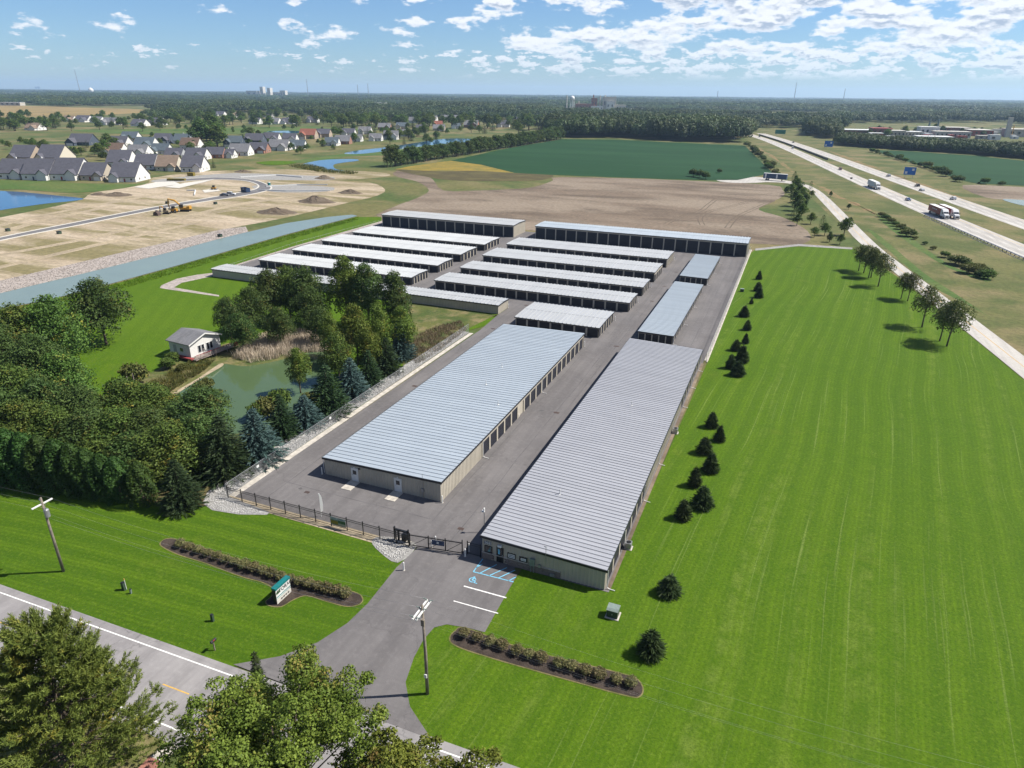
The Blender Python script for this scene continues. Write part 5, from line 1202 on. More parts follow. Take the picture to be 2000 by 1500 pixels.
# ---- masses nobody could count
def blade_field(name, poly, n, L, w, mat, label, cat, seed, spread=.35, px=True):
    g = np.random.default_rng(seed); Q = [gp(*p) for p in poly] if px else poly; xs = [q[0] for q in Q]; ys_ = [q[1] for q in Q]; P = []
    while len(P) < n:
        x, y = g.uniform(min(xs), max(xs)), g.uniform(min(ys_), max(ys_))
        if inside(x, y, Q) and (math.sin(x*.9+1.3*math.sin(y*.7))*math.sin(y*.8+seed) > g.uniform(-1.1, .5)): P.append((x, y, .08))
    P = np.array(P); D = g.normal(size=(n, 3))*spread; D[:, 2] = 1
    V, F = blades(P, D, L*g.uniform(.5, 1.2, n), w, g)
    return tag(link(name, np_mesh(name, V, F, MT[mat])), label, cat, kind='stuff')
blade_field('cattails', [(455, 700), (480, 682), (515, 662), (590, 652), (645, 668), (642, 688), (600, 690), (540, 702), (490, 710)], 7500, 1.7, .06, 'reed', 'dry pale cattails along the far shore of the pond', 'reeds', 1, .22)
blade_field('weeds', [(805, 660), (850, 640), (900, 628), (912, 645), (860, 685), (815, 715), (800, 700)], 5000, .6, .08, 'brownweed', 'brownish weeds behind the end of the stone strip', 'weeds', 2)
blade_field('shore_weeds', [(235, 790), (300, 745), (380, 705), (425, 700), (400, 725), (340, 762), (290, 800), (250, 825)], 5000, .8, .07, 'weed', 'rough weeds on the bank below the cabin', 'weeds', 3)
dt = [(1722, 424), (1730, 430), (1740, 436), (1748, 442), (1758, 448), (1768, 455), (1778, 462), (1786, 468), (1806, 478), (1822, 488), (1865, 516), (1880, 520), (1895, 526), (1908, 530), (1920, 538), (1928, 545), (1845, 503), (1770, 462), (1890, 534), (1912, 542)]
for i, (a, b) in enumerate(sorted(dt)):
    plant('shrub', *gp(a, b), BSH[(0, 2, 0, 1)[i % 4]], '%s bush from the left in the ditch beside the highway' % nth(i), 'shrub', 'bushes in the highway ditch', h=rnd.uniform(2.0, 3.4) if not 8 <= i <= 10 else 1.3, wide=1.3)
blade_field('canal_grass', [(0, 606), (100, 587), (230, 553), (350, 520), (430, 497), (560, 460), (640, 439), (700, 424), (700, 430), (640, 447), (560, 470), (430, 508), (350, 532), (230, 568), (100, 602), (0, 622)], 14000, .35, .10, 'blade', 'long grass along the near bank of the canal', 'grass', 5)
for row, (L_, n_, lab, h0, h1) in enumerate((([(1462, 286), (1480, 304), (1500, 325), (1522, 347)], 26, 'along the right edge of the big soybean field', 1.5, 5.5), ([(1702, 297), (1760, 313), (1830, 336), (1872, 355), (1920, 360), (1995, 363)], 44, 'along the edge of the right hand field', 1.5, 5.0))):
    A = [Vector(gp(*q)) for q in L_]; cum = [0]
    for p, q in zip(A[:-1], A[1:]): cum.append(cum[-1]+(q-p).length)
    for i in range(n_):
        t_ = cum[-1]*(i+rnd.uniform(-.4, .4))/n_; x = float(np.interp(t_, cum, [p.x for p in A])); y = float(np.interp(t_, cum, [p.y for p in A])); hh = rnd.uniform(h0, h1)*rnd.choice((.6, 1, 1))
        plant('hedge_bush', x+rnd.uniform(-2, 2), y+rnd.uniform(-2, 2), BSH[(0, 1, 2, 2)[i % 4]], '%s bush from the left %s' % (nth(i), lab), 'shrub', 'hedge bushes '+lab, h=hh, wide=1.2)
blade_field('pond_scrub', [(565, 325), (600, 322), (650, 334), (700, 338), (690, 341), (620, 336)], 1500, 1.6, .3, 'weed', 'scrub along the near edge of the golf pond', 'scrub', 8)
# stones
def stones(name, poly, n, smin, smax, mat, label, seed, px=False, z=.11):
    g = np.random.default_rng(seed); Q = [gp(*p) for p in poly] if px else poly; xs = [q[0] for q in Q]; ys_ = [q[1] for q in Q]
    ico = np.array([(1, 0, 0), (-1, 0, 0), (0, 1, 0), (0, -1, 0), (0, 0, 1), (0, 0, -1)], float); T = np.array([(0, 2, 4), (2, 1, 4), (1, 3, 4), (3, 0, 4), (2, 0, 5), (1, 2, 5), (3, 1, 5), (0, 3, 5)])
    Vs, Fs = [], []
    c = 0
    while c < n:
        x, y = g.uniform(min(xs), max(xs)), g.uniform(min(ys_), max(ys_))
        if not inside(x, y, Q): continue
        s = g.uniform(smin, smax); a = g.uniform(0, 6.28); k = ico*np.array([s, s*g.uniform(.6, 1), s*g.uniform(.4, .7)])*g.uniform(.75, 1.2, (6, 1)); ca, sa = math.cos(a), math.sin(a)
        k = np.stack([k[:, 0]*ca-k[:, 1]*sa+x, k[:, 0]*sa+k[:, 1]*ca+y, k[:, 2]+z+s*.15], 1); Vs.append(k); Fs.append(T+6*c); c += 1
    return tag(link(name, np_mesh(name, np.vstack(Vs), np.vstack(Fs), MT[mat])), label, 'stones', kind='stuff')
stones('white_stones', [(-70.0, 60.2), (-66.7, 60.4), (-66.6, 137.3), (-68.6, 137.6), (-69.3, 120), (-69.8, 100), (-70.4, 80)], 6000, .08, .2, 'stone', 'white limestone rubble along the chain link fence', 21)
stones('white_stones', [(-70.0, 60.0), (-68.5, 57.8), (-66, 57.0), (-62.0, 57.6), (-58.8, 58.9), (-66.6, 60.0)], 900, .06, .14, 'stone', 'white gravel sweeping round the fence corner onto the lawn', 22)
stones('white_stones', [(-42.3, 59.2), (-40.5, 57.9), (-37.5, 57.0), (-37.0, 60.3), (-38.5, 61), (-42.0, 60.5)], 700, .06, .15, 'stone', 'white stones beside the gate motor', 23)
stones('bank_stones', [(-250, 612), (0, 549), (130, 519), (250, 491), (330, 473), (430, 449), (480, 443), (485, 453), (430, 466.5), (330, 493.5), (160, 535.5), (0, 573.5), (-250, 641)], 5000, .12, .28, 'riprap', 'pinkish riprap stones on the far canal bank', 24, True, .12)
# ---- distant woods: patches of crowns instanced on points
def make_patch(seed, size=56., n=36, hq=(12, 20), leaves=120):
    g = np.random.default_rng(seed); Vs, Fs = [], []; o = 0
    for i in range(n):
        x, y = g.uniform(-size/2, size/2, 2); h = g.uniform(*hq); r = h*g.uniform(.30, .42)
        V, F = lobes_crown([(x, y, h*.66, r, r, h*.32), (x+r*.5, y, h*.52, r*.7, r*.7, h*.3), (x-r*.5, y+r*.4, h*.52, r*.7, r*.7, h*.3)], leaves, 2.1, g, out=1.6, inner=.75)
        V[:, 2] = np.maximum(V[:, 2], 0); Vs.append(V); Fs.append(F+o); o += len(V)
    return np_mesh('wood_patch', np.vstack(Vs), np.vstack(Fs), MT['leaf_far'])
PATCH = [bpy.data.objects.new('wood_patch', make_patch(s)) for s in (201, 202, 203)]
NEARP = [bpy.data.objects.new('wood_patch', make_patch(s, 44., 26, (17, 24), 330)) for s in (204, 205)]
def gn_scatter(name, pts, protos, label):
    """pts rows: x, y, z, rot, sx, sz"""
    pts = np.array(pts, float); me = bpy.data.meshes.new(name); me.vertices.add(len(pts)); me.vertices.foreach_set('co', pts[:, :3].astype(np.float32).ravel())
    for nm, arr, ty in (('rot', np.stack([0*pts[:, 3], 0*pts[:, 3], pts[:, 3]], 1), 'FLOAT_VECTOR'), ('scl', np.stack([pts[:, 4], pts[:, 4], pts[:, 5]], 1), 'FLOAT_VECTOR')):
        at = me.attributes.new(nm, ty, 'POINT'); at.data.foreach_set('vector', arr.astype(np.float32).ravel())
    pk = me.attributes.new('pick', 'INT', 'POINT'); pk.data.foreach_set('value', (np.arange(len(pts)) % len(protos)).astype(np.int32))
    o = link(name, me); ng = bpy.data.node_groups.new(name, 'GeometryNodeTree')
    ng.interface.new_socket('Geometry', in_out='INPUT', socket_type='NodeSocketGeometry'); ng.interface.new_socket('Geometry', in_out='OUTPUT', socket_type='NodeSocketGeometry')
    N = ng.nodes; gi = N.new('NodeGroupInput'); go = N.new('NodeGroupOutput'); jn = N.new('GeometryNodeJoinGeometry')
    def attr(nm, ty):
        a = N.new('GeometryNodeInputNamedAttribute'); a.data_type = ty; a.inputs[0].default_value = nm; return a.outputs[0]
    for k, p in enumerate(protos):
        oi = N.new('GeometryNodeObjectInfo'); oi.inputs['Object'].default_value = p; ip = N.new('GeometryNodeInstanceOnPoints'); cm_ = N.new('FunctionNodeCompare'); cm_.data_type = 'INT'; cm_.operation = 'EQUAL'
        ng.links.new(attr('pick', 'INT'), cm_.inputs[2]); cm_.inputs[3].default_value = k
        ng.links.new(gi.outputs[0], ip.inputs['Points']); ng.links.new(cm_.outputs[0], ip.inputs['Selection']); ng.links.new(oi.outputs['Geometry'], ip.inputs['Instance'])
        e2r = N.new('FunctionNodeEulerToRotation'); ng.links.new(attr('rot', 'FLOAT_VECTOR'), e2r.inputs[0]); ng.links.new(e2r.outputs[0], ip.inputs['Rotation']); ng.links.new(attr('scl', 'FLOAT_VECTOR'), ip.inputs['Scale'])
        ng.links.new(ip.outputs[0], jn.inputs[0])
    ng.links.new(jn.outputs[0], go.inputs[0])
    md = o.modifiers.new('scatter', 'NODES'); md.node_group = ng
    return tag(o, label, 'woods', kind='stuff')
# near edge of the far woods, as (image column, image row of the ground)
EDGE = [(-400, 206), (0, 204), (305, 213), (315, 231), (380, 229), (430, 220), (560, 220), (640, 230), (700, 236), (840, 234), (900, 231), (1000, 234), (1060, 243), (1100, 262), (1452, 262), (1453, 246), (1560, 252), (1640, 246), (2000, 246), (2500, 250)]
ex = [e[0] for e in EDGE]; ey = [e[1] for e in EDGE]
CLEAR = [[(1080, 214), (1270, 214), (1270, 226), (1080, 226)], [(900, 222), (1030, 222), (1030, 226), (900, 226)], [(520, 188), (570, 188), (570, 198), (520, 198)], [(620, 205), (780, 205), (830, 216), (640, 214)], [(0, 182), (70, 182), (70, 190), (0, 190)], [(230, 188), (290, 188), (290, 193), (230, 193)],
         [(0, 195), (36, 195), (36, 206), (0, 206)], [(1630, 240), (2000, 240), (2000, 290), (1630, 290)]]
fw = []; g = np.random.default_rng(77)
def ring(r0, r1, step, sx, sz):
    nx = int(2*r1/step)
    for i in range(-nx//2, nx//2+1):
        for j in range(0, int(r1/step)+2):
            x = i*step+g.uniform(-.3, .3)*step; y = j*step+g.uniform(-.3, .3)*step; r = math.hypot(x, y)
            if not r0 <= r < r1: continue
            a = math.degrees(math.atan2(x, y))
            if a < -66 or a > 22: continue
            px, py = to_px(x, y)
            if px < -350 or px > 2350: continue
            if py > np.interp(px, ex, ey) or any(inside(px, py, c) for c in CLEAR): continue
            q = math.sin(x*.0031+1.7*math.sin(y*.0023))+math.sin(y*.0041+1.3*math.sin(x*.0019+2))+.5*math.sin((x+y)*.009)
            if r > 1700 and (q < -1.25 or g.random() < .05): continue
            fw.append((x, y, 0, g.integers(0, 4)*math.pi/2, sx, sz*g.uniform(.75, 1.15)*(1+.16*q)))
ring(800, 2600, 52, 1.0, 1.0); ring(2600, 5200, 95, 1.9, 1.05); ring(5200, 18000, 300, 5.6, 1.25)
gn_scatter('far_woods', fw, PATCH, 'continuous woodland stretching to the horizon')
def fill(poly, step, sx, sz, pr_, name, label, seed):
    g = np.random.default_rng(seed); Q = [gp(*p) for p in poly]; xs = [q[0] for q in Q]; ys_ = [q[1] for q in Q]; out = []
    y = min(ys_)
    while y < max(ys_):
        x = min(xs)
        while x < max(xs):
            if inside(x, y, Q): out.append((x+g.uniform(-3, 3), y+g.uniform(-3, 3), 0, g.uniform(0, 6.28), sx, sz*g.uniform(.85, 1.12)))
            x += step
        y += step
    print(name, len(out)); return gn_scatter(name, out, pr_, label)
fill([(1092, 268), (1200, 269), (1452, 281), (1452, 262), (1300, 250), (1092, 246)], 26, .8, 1.0, NEARP, 'dark_wood', 'dark wood behind the large soybean field', 31)
fill([(1630, 283), (1700, 289), (1900, 301), (2000, 311), (2300, 335), (2300, 323), (2000, 302), (1900, 294), (1700, 282), (1640, 277)], 13, .42, .50, NEARP, 'hedgerow', 'thick tree belt between the right field and the factory', 32)
fill([(1565, 262), (1600, 268), (1632, 272), (1640, 255), (1600, 250), (1565, 252)], 20, .5, .8, NEARP, 'roadside_wood', 'clump of trees beside the highway left of the factory', 33)
# ------------------------------------------------------------------ houses
SH = {k: shingle_mat('shingles_'+k, c) for k, c in dict(charcoal=(.098, .098, .118), grey=(.18, .18, .19), brown=(.155, .108, .082), tan=(.22, .165, .125), red=(.26, .10, .07), blue=(.10, .125, .145)).items()}
WA = {k: plain('wall_'+k, c, .7, var=.05) for k, c in dict(white=(.74, .73, .70), cream=(.60, .55, .45), grey=(.40, .41, .42), navy=(.07, .09, .125), beige=(.47, .41, .33), brick=(.33, .17, .12), tan=(.42, .34, .26)).items()}
WORD = dict(charcoal='charcoal', grey='grey', brown='brown', tan='tan', red='red brown', blue='blue grey')
_hm = {}
def house(px, py, w, roof, wall, row, i, rz=R(16), big=1.0, style=0):
    x, y = gp(px, py); deep = row in ('by the blue pond', 'facing the building site', 'behind the pond houses'); w *= .92 if deep else 1.06; d = w*(1.16 if deep else .84); h = 3.2*big; y += d*.25 if deep else 0; rs = random.Random(int(px*7+py))
    root = thing('house', (x, y, .05), '%s %s house with %s roof, %s from left %s' % ('tall' if big > 1.3 else 'low', wall, WORD[roof], nth(i), row), 'house', 'houses of the subdivision', rz)
    pit = .82 if py > 270 else .72; rise = d/2*pit
    wl = MB().extr([(-d/2, 0), (d/2, 0), (d/2, h), (0, h+rise), (-d/2, h)], -w/2, w/2, 'x')
    # front wing with its own gable (faces -Y)
    gw = w*(.34 if deep else .42); gx = (-w*.5+gw/2+.4) if style % 2 == 0 else (w*.5-gw/2-.4); gd = d*(.12 if deep else .30); gr = gw/2*.85; yb = -d/2
    wl.extr([(gx-gw/2, 0), (gx+gw/2, 0), (gx+gw/2, h-.1), (gx, h+gr-.1), (gx-gw/2, h-.1)], yb-gd, yb+.5, 'y')
    wl.build('wall', WA[wall], root)
    o = .5; rf = MB(); k = pit
    rf.extr([(-d/2-o, h-o*k), (0, h+rise), (d/2+o, h-o*k), (d/2+o, h-o*k+.25), (0, h+rise+.27), (-d/2-o, h-o*k+.25)], -w/2-o, w/2+o, 'x')
    kk = .85
    rf.extr([(gx-gw/2-o, h-.1-o*kk), (gx, h+gr-.1), (gx+gw/2+o, h-.1-o*kk), (gx+gw/2+o, h+.14-o*kk), (gx, h+gr+.17), (gx-gw/2-o, h+.14-o*kk)], yb-gd-o, min(0, yb+gr/pit+.6), 'y')
    ro = rf.build('roof', SH[roof], root)
    if style % 3 == 1: MB().box(-w*.1, -w*.1+.9, d*.1, d*.1+.9, h, h+rise+.9).build('chimney', WA['brick'] if wall != 'white' else WA['white'], ro)
    # garage door, windows, entry
    key = round(gw, 1)
    g_ = MB().box(gx-gw*.36, gx+gw*.36, yb-gd-.06, yb-gd+.02, .05, 2.3).build('garage_door', WA['white'], root)
    ex_ = -gx*.25
    MB().box(ex_-.5, ex_+.5, yb-.05, yb+.02, .1, 2.1).build('door', MT['redwood'] if rs.random() < .3 else WA['navy'], root)
    def win(a, b_, z, ax):
        if 'win' not in _hm: _hm['win'] = MB().box(-.65, .65, -.05, .03, 0, 1.3).mesh('window', WA['white']); _hm['pane'] = MB().box(-.53, .53, -.075, -.04, .12, 1.18).mesh('pane', MT['glass'])
        q = link('window', _hm['win'], root, (a, b_, z), ax); link('pane', _hm['pane'], q)
    for fx in (.12, .34): 
        if abs(fx*w*(-1 if gx > 0 else 1)-ex_) > 1.2: win(fx*w*(-1 if gx > 0 else 1), yb, 1.0, 0)
    for fy in (-.22, .15): win(w/2, fy*d, 1.0, R(90))
    if big > 1.3:
        win(gx, yb-gd, h-1.0, 0); win(w/2, 0, h+.2, R(90))
    return root
HS = {}
def hrow(row, lst, rz=R(16)):
    for i, q in enumerate(sorted(lst)):
        px, py, w, roof, wall = q[:5]; big = q[5] if len(q) > 5 else 1.0; house(px, py, w, roof, wall, row, i, rz, big, i+int(px) % 3)
hrow('by the blue pond', [(25, 348, 17, 'charcoal', 'white', 1.15), (75, 350, 18, 'charcoal', 'white', 1.2), (130, 350, 19, 'charcoal', 'white', 1.2), (183, 351, 15, 'charcoal', 'beige'), (243, 354, 17, 'charcoal', 'white')], R(22))
hrow('behind the pond houses', [(45, 316, 18, 'charcoal', 'tan', 1.2), (100, 317, 19, 'charcoal', 'cream', 1.25)], R(20))
hrow('facing the building site', [(232, 325, 17, 'charcoal', 'white', 1.1), (283, 330, 15, 'charcoal', 'white'), (325, 333, 15, 'tan', 'cream'), (374, 335, 15, 'charcoal', 'white', 1.1)], R(24))
hrow('in the second row', [(228, 300, 15, 'brown', 'white'), (275, 304, 15, 'grey', 'white'), (318, 300, 14, 'blue', 'white'), (345, 309, 13, 'charcoal', 'grey'), (388, 311, 15, 'charcoal', 'white'), (424, 308, 14, 'charcoal', 'brick'), (448, 308, 10, 'charcoal', 'white'), (472, 303, 16, 'grey', 'white', 1.1), (508, 298, 15, 'charcoal', 'brick'), (548, 293, 17, 'grey', 'white'), (584, 290, 13, 'blue', 'white'), (650, 284, 13, 'blue', 'white'), (671, 281, 15, 'grey', 'brick'), (698, 276, 11, 'grey', 'white'), (735, 275, 13, 'grey', 'white'), (765, 272, 16, 'grey', 'white', 1.2), (796, 266, 14, 'grey', 'white', 1.1), (858, 255, 16, 'grey', 'beige'), (891, 251, 13, 'blue', 'white', 1.2)], R(20))
hrow('in the third row', [(165, 283, 20, 'charcoal', 'navy'), (236, 286, 17, 'charcoal', 'white'), (258, 275, 16, 'blue', 'white', 1.1), (288, 288, 17, 'blue', 'white'), (322, 279, 16, 'charcoal', 'navy', 1.1), (362, 280, 17, 'blue', 'white'), (376, 291, 16, 'brown', 'white', 1.3), (460, 286, 15, 'blue', 'navy', 1.4), (500, 282, 17, 'charcoal', 'navy', 1.4), (533, 278, 15, 'charcoal', 'white', 1.4), (568, 276, 14, 'charcoal', 'white'), (604, 271, 17, 'red', 'tan', 1.5), (633, 268, 16, 'charcoal', 'tan', 1.4), (682, 265, 15, 'charcoal', 'white', 1.2), (714, 262, 15, 'grey', 'white', 1.4), (752, 253, 17, 'grey', 'brick', 1.1), (786, 252, 16, 'blue', 'cream', 1.3), (824, 255, 15, 'charcoal', 'white'), (855, 246, 15, 'red', 'brick')], R(20))
hrow('beyond the golf course', [(70, 254, 18, 'tan', 'white'), (138, 237, 18, 'tan', 'white'), (166, 238, 22, 'charcoal', 'white'), (192, 239, 18, 'grey', 'white'), (219, 244, 20, 'grey', 'white', 1.3), (275, 246, 20, 'charcoal', 'white'), (309, 244, 20, 'charcoal', 'white', 1.3), (500, 242, 17, 'charcoal', 'white', 1.3), (537, 242, 18, 'grey', 'white', 1.2), (565, 242, 20, 'charcoal', 'white'), (612, 239, 17, 'charcoal', 'white', 1.4), (810, 240, 18, 'grey', 'white', 1.3), (844, 236, 19, 'grey', 'white', 1.1), (870, 235, 17, 'grey', 'white', 1.4), (892, 236, 20, 'grey', 'white', 1.3), (921, 249, 21, 'grey', 'brick', 1.3), (983, 248, 19, 'charcoal', 'white', 1.4), (1018, 239, 17, 'charcoal', 'brick', 1.2), (1050, 240, 18, 'charcoal', 'beige', 1.2)], R(15))
hrow('nearest the far wood', [(432, 226, 18, 'charcoal', 'white'), (456, 229, 18, 'tan', 'white', 1.3), (500, 229, 19, 'brown', 'white', 1.2), (525, 229, 17, 'charcoal', 'white', 1.3)], R(15))
# ---- trees of the estate and golf course
et = []
g2 = random.Random(3)
for (xa, xb, ya, yb, n, h0, h1) in ((0, 130, 246, 256, 16, 10, 16), (130, 330, 234, 250, 18, 7, 12), (330, 470, 230, 244, 16, 10, 15), (470, 640, 226, 244, 16, 9, 15), (645, 860, 238, 250, 44, 13, 19), (860, 1090, 236, 256, 40, 11, 19), (330, 640, 236, 250, 26, 10, 16), (640, 860, 256, 274, 12, 8, 13), (380, 436, 250, 290, 10, 12, 20), (330, 640, 252, 264, 12, 4, 8), (480, 520, 262, 280, 6, 7, 10), (640, 860, 252, 284, 18, 6, 11), (440, 640, 285, 300, 6, 6, 9), (160, 215, 283, 312, 8, 6, 12), (0, 90, 282, 300, 10, 5, 8), (100, 210, 296, 314, 14, 4, 6), (900, 1000, 250, 262, 6, 8, 12), (300, 420, 300, 335, 7, 3, 5), (180, 260, 345, 352, 3, 2, 3), (0, 330, 228, 246, 30, 8, 14), (330, 660, 224, 240, 34, 11, 17), (215, 660, 268, 304, 44, 4, 7.5), (640, 900, 246, 272, 24, 6, 11)):
    for k in range(n): et.append((g2.uniform(xa, xb), g2.uniform(ya, yb), g2.uniform(h0, h1)))
et += [(140, 256, 9), (195, 254, 10), (220, 253, 9), (241, 252, 13), (279, 257, 10), (313, 255, 9), (350, 255, 8), (396, 288, 22), (412, 285, 24), (425, 288, 18), (402, 270, 22), (418, 275, 23), (962, 255, 14), (1012, 262, 14), (1032, 254, 17), (575, 246, 14)]
et.sort(key=lambda q: -q[2]/math.hypot(*gp(q[0], q[1])))
small = et[296:]; et = sorted(et[:296])
gn_scatter('small_estate_trees', [(*gp(px, py), .05, g2.uniform(0, 6.28), h*1.2/10, h*1.15/10) for px, py, h in small], [bpy.data.objects.new('small_crown', p_[1]) for p_ in SML[:3]], 'small distant trees and garden bushes scattered among the houses')
for i, (px, py, h) in enumerate(et):
    plant('estate_tree', *gp(px, py), SML[i % 4 if i % 7 else 3], '%s tree from the left among the houses and golf course' % nth(i), group='trees among the houses', h=h*1.15, wide=1.2)
# ------------------------------------------------------------------ vehicles
def wheel(root, x, y, r, w=.28):
    t_ = MB(); t_.tube([(x, y-w/2, r), (x, y+w/2, r)], r, 14); o = t_.build('wheel', MT['rubber'], root)
    MB().tube([(x, y-w/2-.015, r), (x, y+w/2+.015, r)], r*.55, 10).build('rim', MT['steel'], o)
PAINT = {k: plain('car_paint_'+k, c, .25, spec=.6, var=.03) for k, c in dict(red=(.22, .03, .035), blue=(.04, .09, .22), white=(.72, .72, .72), silver=(.45, .46, .48), black=(.012, .013, .015), grey=(.14, .15, .17), dark=(.03, .04, .06), brown=(.16, .06, .07)).items()}
def car(px, py, paint, label, dirn, kind='car'):
    x, y = gp(px, py); a = math.atan2(dirn[1], dirn[0]); r_ = thing('car', (x, y, .12), label, 'car', 'cars on the highway', a)
    hh = {'car': 1.45, 'suv': 1.75, 'van': 2.3}[kind]; b = MB()
    low = [(-2.3, .35), (2.25, .35), (2.3, .65), (2.15, .85), (1.0, .95), (-2.2, 1.0), (-2.32, .7)]
    b.extr(low, -.9, .9, 'y')
    if kind == 'van': up = [(-2.25, .95), (1.35, .95), (.95, 1.7), (.6, hh), (-2.2, hh)]
    elif kind == 'suv': up = [(-2.2, .95), (1.0, .95), (.4, hh-.08), (-.1, hh), (-1.9, hh), (-2.15, 1.4)]
    else: up = [(-1.75, .95), (1.0, .94), (.3, hh-.06), (-.1, hh), (-.9, hh), (-1.2, hh-.06)]
    b.extr(up, -.78, .78, 'y'); b.build('body', PAINT[paint], r_)
    top_ = up[2:]; gl = MB(); gl.extr([(up[1][0]-.1, 1.0), (up[2][0]-.04, hh-.16), (up[-1][0]+.15, hh-.2), (up[0][0]+.3, 1.02)], -.8, .8, 'y'); gl.build('side_windows', MT['glass'], r_)
    MB().face((up[1][0]+.01, -.68, 1.0), (up[1][0]+.01, .68, 1.0), (up[2][0]+.03, .66, hh-.12), (up[2][0]+.03, -.66, hh-.12)).build('windscreen', MT['glass'], r_)
    for wx in (-1.4, 1.4):
        for wy in (-.82, .82): wheel(r_, wx, wy, .34, .22)
    for wy in (-.6, .6): MB().box(2.24, 2.31, wy-.2, wy+.2, .6, .75).build('headlight', MT['white'], r_)
    return r_
def hdir(k, y):
    L, Q, _ = HWY[k]; P = along(L, Q, .5)
    for a, b in zip(P[:-1], P[1:]):
        if a.y <= y <= b.y or b.y <= y <= a.y: return (b-a).normalized()
    return Vector((0, 1))
for px, py, paint, lab, k, kd in ((1483, 268, 'dark', 'dark car far up the near carriageway', 0, 'car'), (1548, 291, 'white', 'white van on the near carriageway', 0, 'van'), (1641, 332, 'brown', 'dark red car on the near carriageway', 0, 'suv'), (1773, 392, 'blue', 'blue car on the near carriageway behind the twin trucks', 0, 'car'),
        (1549, 279, 'dark', 'dark car far up the far carriageway', 1, 'car'), (1735, 345, 'silver', 'silver blue car below the blue sign', 1, 'suv'), (1791, 364.5, 'black', 'black suv on the far carriageway', 1, 'suv'), (1800, 373, 'silver', 'silver car next to the black suv', 1, 'car'), (1861, 390, 'white', 'white car ahead of the others on the far carriageway', 1, 'suv')):
    x, y = gp(px, py); d = hdir(k, y); d = -d if k == 0 else d; car(px, py, paint, lab, d, kd)
def truck(px, py, box, label, cab='white'):
    """front-wheel sighting; trailer trails up the road"""
    x, y = gp(px, py); d = -hdir(0, y); a = math.atan2(d.y, d.x)
    r_ = thing('semi_truck', (x, y, .12), label, 'truck', 'semi trucks on the highway', a)
    tb_ = MB().box(-19.5, -4.6, -1.3, 1.3, 1.25, 4.05).build('trailer', MT[box], r_); MB().box(-19.5, -4.6, -1.31, 1.31, 4.05, 4.12).build('trailer_roof', MT['white'], tb_)
    MB().box(-19.53, -19.5, -1.25, 1.25, 1.3, 4.0).build('rear_doors', MT['white'], tb_)
    MB().box(-15, -9, -1.27, -1.2, .45, 1.25).box(-15, -9, 1.2, 1.27, .45, 1.25).build('side_skirt', MT['steel'], r_)
    MB().box(-19.3, 1.2, -.5, .5, .75, 1.25).build('chassis', MT['black'], r_)
    MB().extr([(-4.0, 1.0), (-.6, 1.0), (-.6, 2.3), (-1.0, 3.1), (-1.9, 3.9), (-4.0, 4.05)], -1.22, 1.22, 'y').build('cab', PAINT[cab], r_)
    MB().extr([(-.6, .9), (1.35, .75), (1.45, 1.5), (1.2, 1.95), (-.6, 2.25)], -1.0, 1.0, 'y').build('bonnet', PAINT[cab], r_)
    MB().box(1.42, 1.5, -.55, .55, .85, 1.5).build('grille', MT['black'], r_); MB().box(1.3, 1.55, -1.15, 1.15, .35, .75).build('bumper', MT['steel'], r_)
    MB().face((-.57, -1.05, 2.32), (-.57, 1.05, 2.32), (-.92, 1.0, 3.0), (-.92, -1.0, 3.0)).build('windscreen', MT['glass'], r_)
    for s in (-1, 1): MB().box(-1.8, -.9, s*1.23-.01, s*1.23+.01, 2.2, 2.9).build('side_window', MT['glass'], r_); MB().box(-.7, -.5, s*1.45-.1, s*1.45+.1, 2.2, 2.9).build('mirror', MT['black'], r_)
    for wx in (.4, -3.2, -4.5, -16.2, -17.6):
        for s in (-1.05, 1.05): wheel(r_, wx, s, .5, .35)
    if box == 'red':
        for k in range(3): MB().box(-14.5+k*2.2, -13+k*2.2, 1.3, 1.315, 2.7, 3.1).box(-14.5+k*2.2, -13+k*2.2, -1.315, -1.3, 2.7, 3.1).build('printed_mark', MT['white'], tb_)
truck(1846, 428, 'red', 'red trailer semi truck nearest the guard rail'); truck(1866, 428.5, 'red', 'second red trailer semi truck beside the first'); truck(1714, 371, 'white', 'lone white semi truck farther up the highway')
# guard rail: posts and beam along the near shoulder
L, Q, _ = HWY[0]; gl_ = thing('guard_rail', (0, 0, .1), 'steel guard rail beside the near carriageway', 'guard rail')
y_end = gp(1803, 421)[1]; E = along(L, Q, -.10); pts = []
fy = np.array([p.y for p in E]); fx_ = np.array([p.x for p in E]); od = np.argsort(fy)
ysq = np.arange(215, y_end, 3.0); xsq = np.interp(ysq, fy[od], fx_[od])
for x, y in zip(xsq, ysq): MB().box(x-.10, x+.10, y-.12, y+.12, -.1, .85).build('post', MT['wood'], gl_)
MB().tube([(x, y, .72) for x, y in zip(xsq+.14, ysq)], .17, 6).build('beam', MT['steel'], gl_)
stones('shoulder_gravel', [(x-1.2, y) for x, y in zip(xsq, ysq)]+[(x-.2, y) for x, y in zip(xsq[::-1], ysq[::-1])], 1200, .08, .2, 'stone', 'pale gravel below the guard rail', 41)
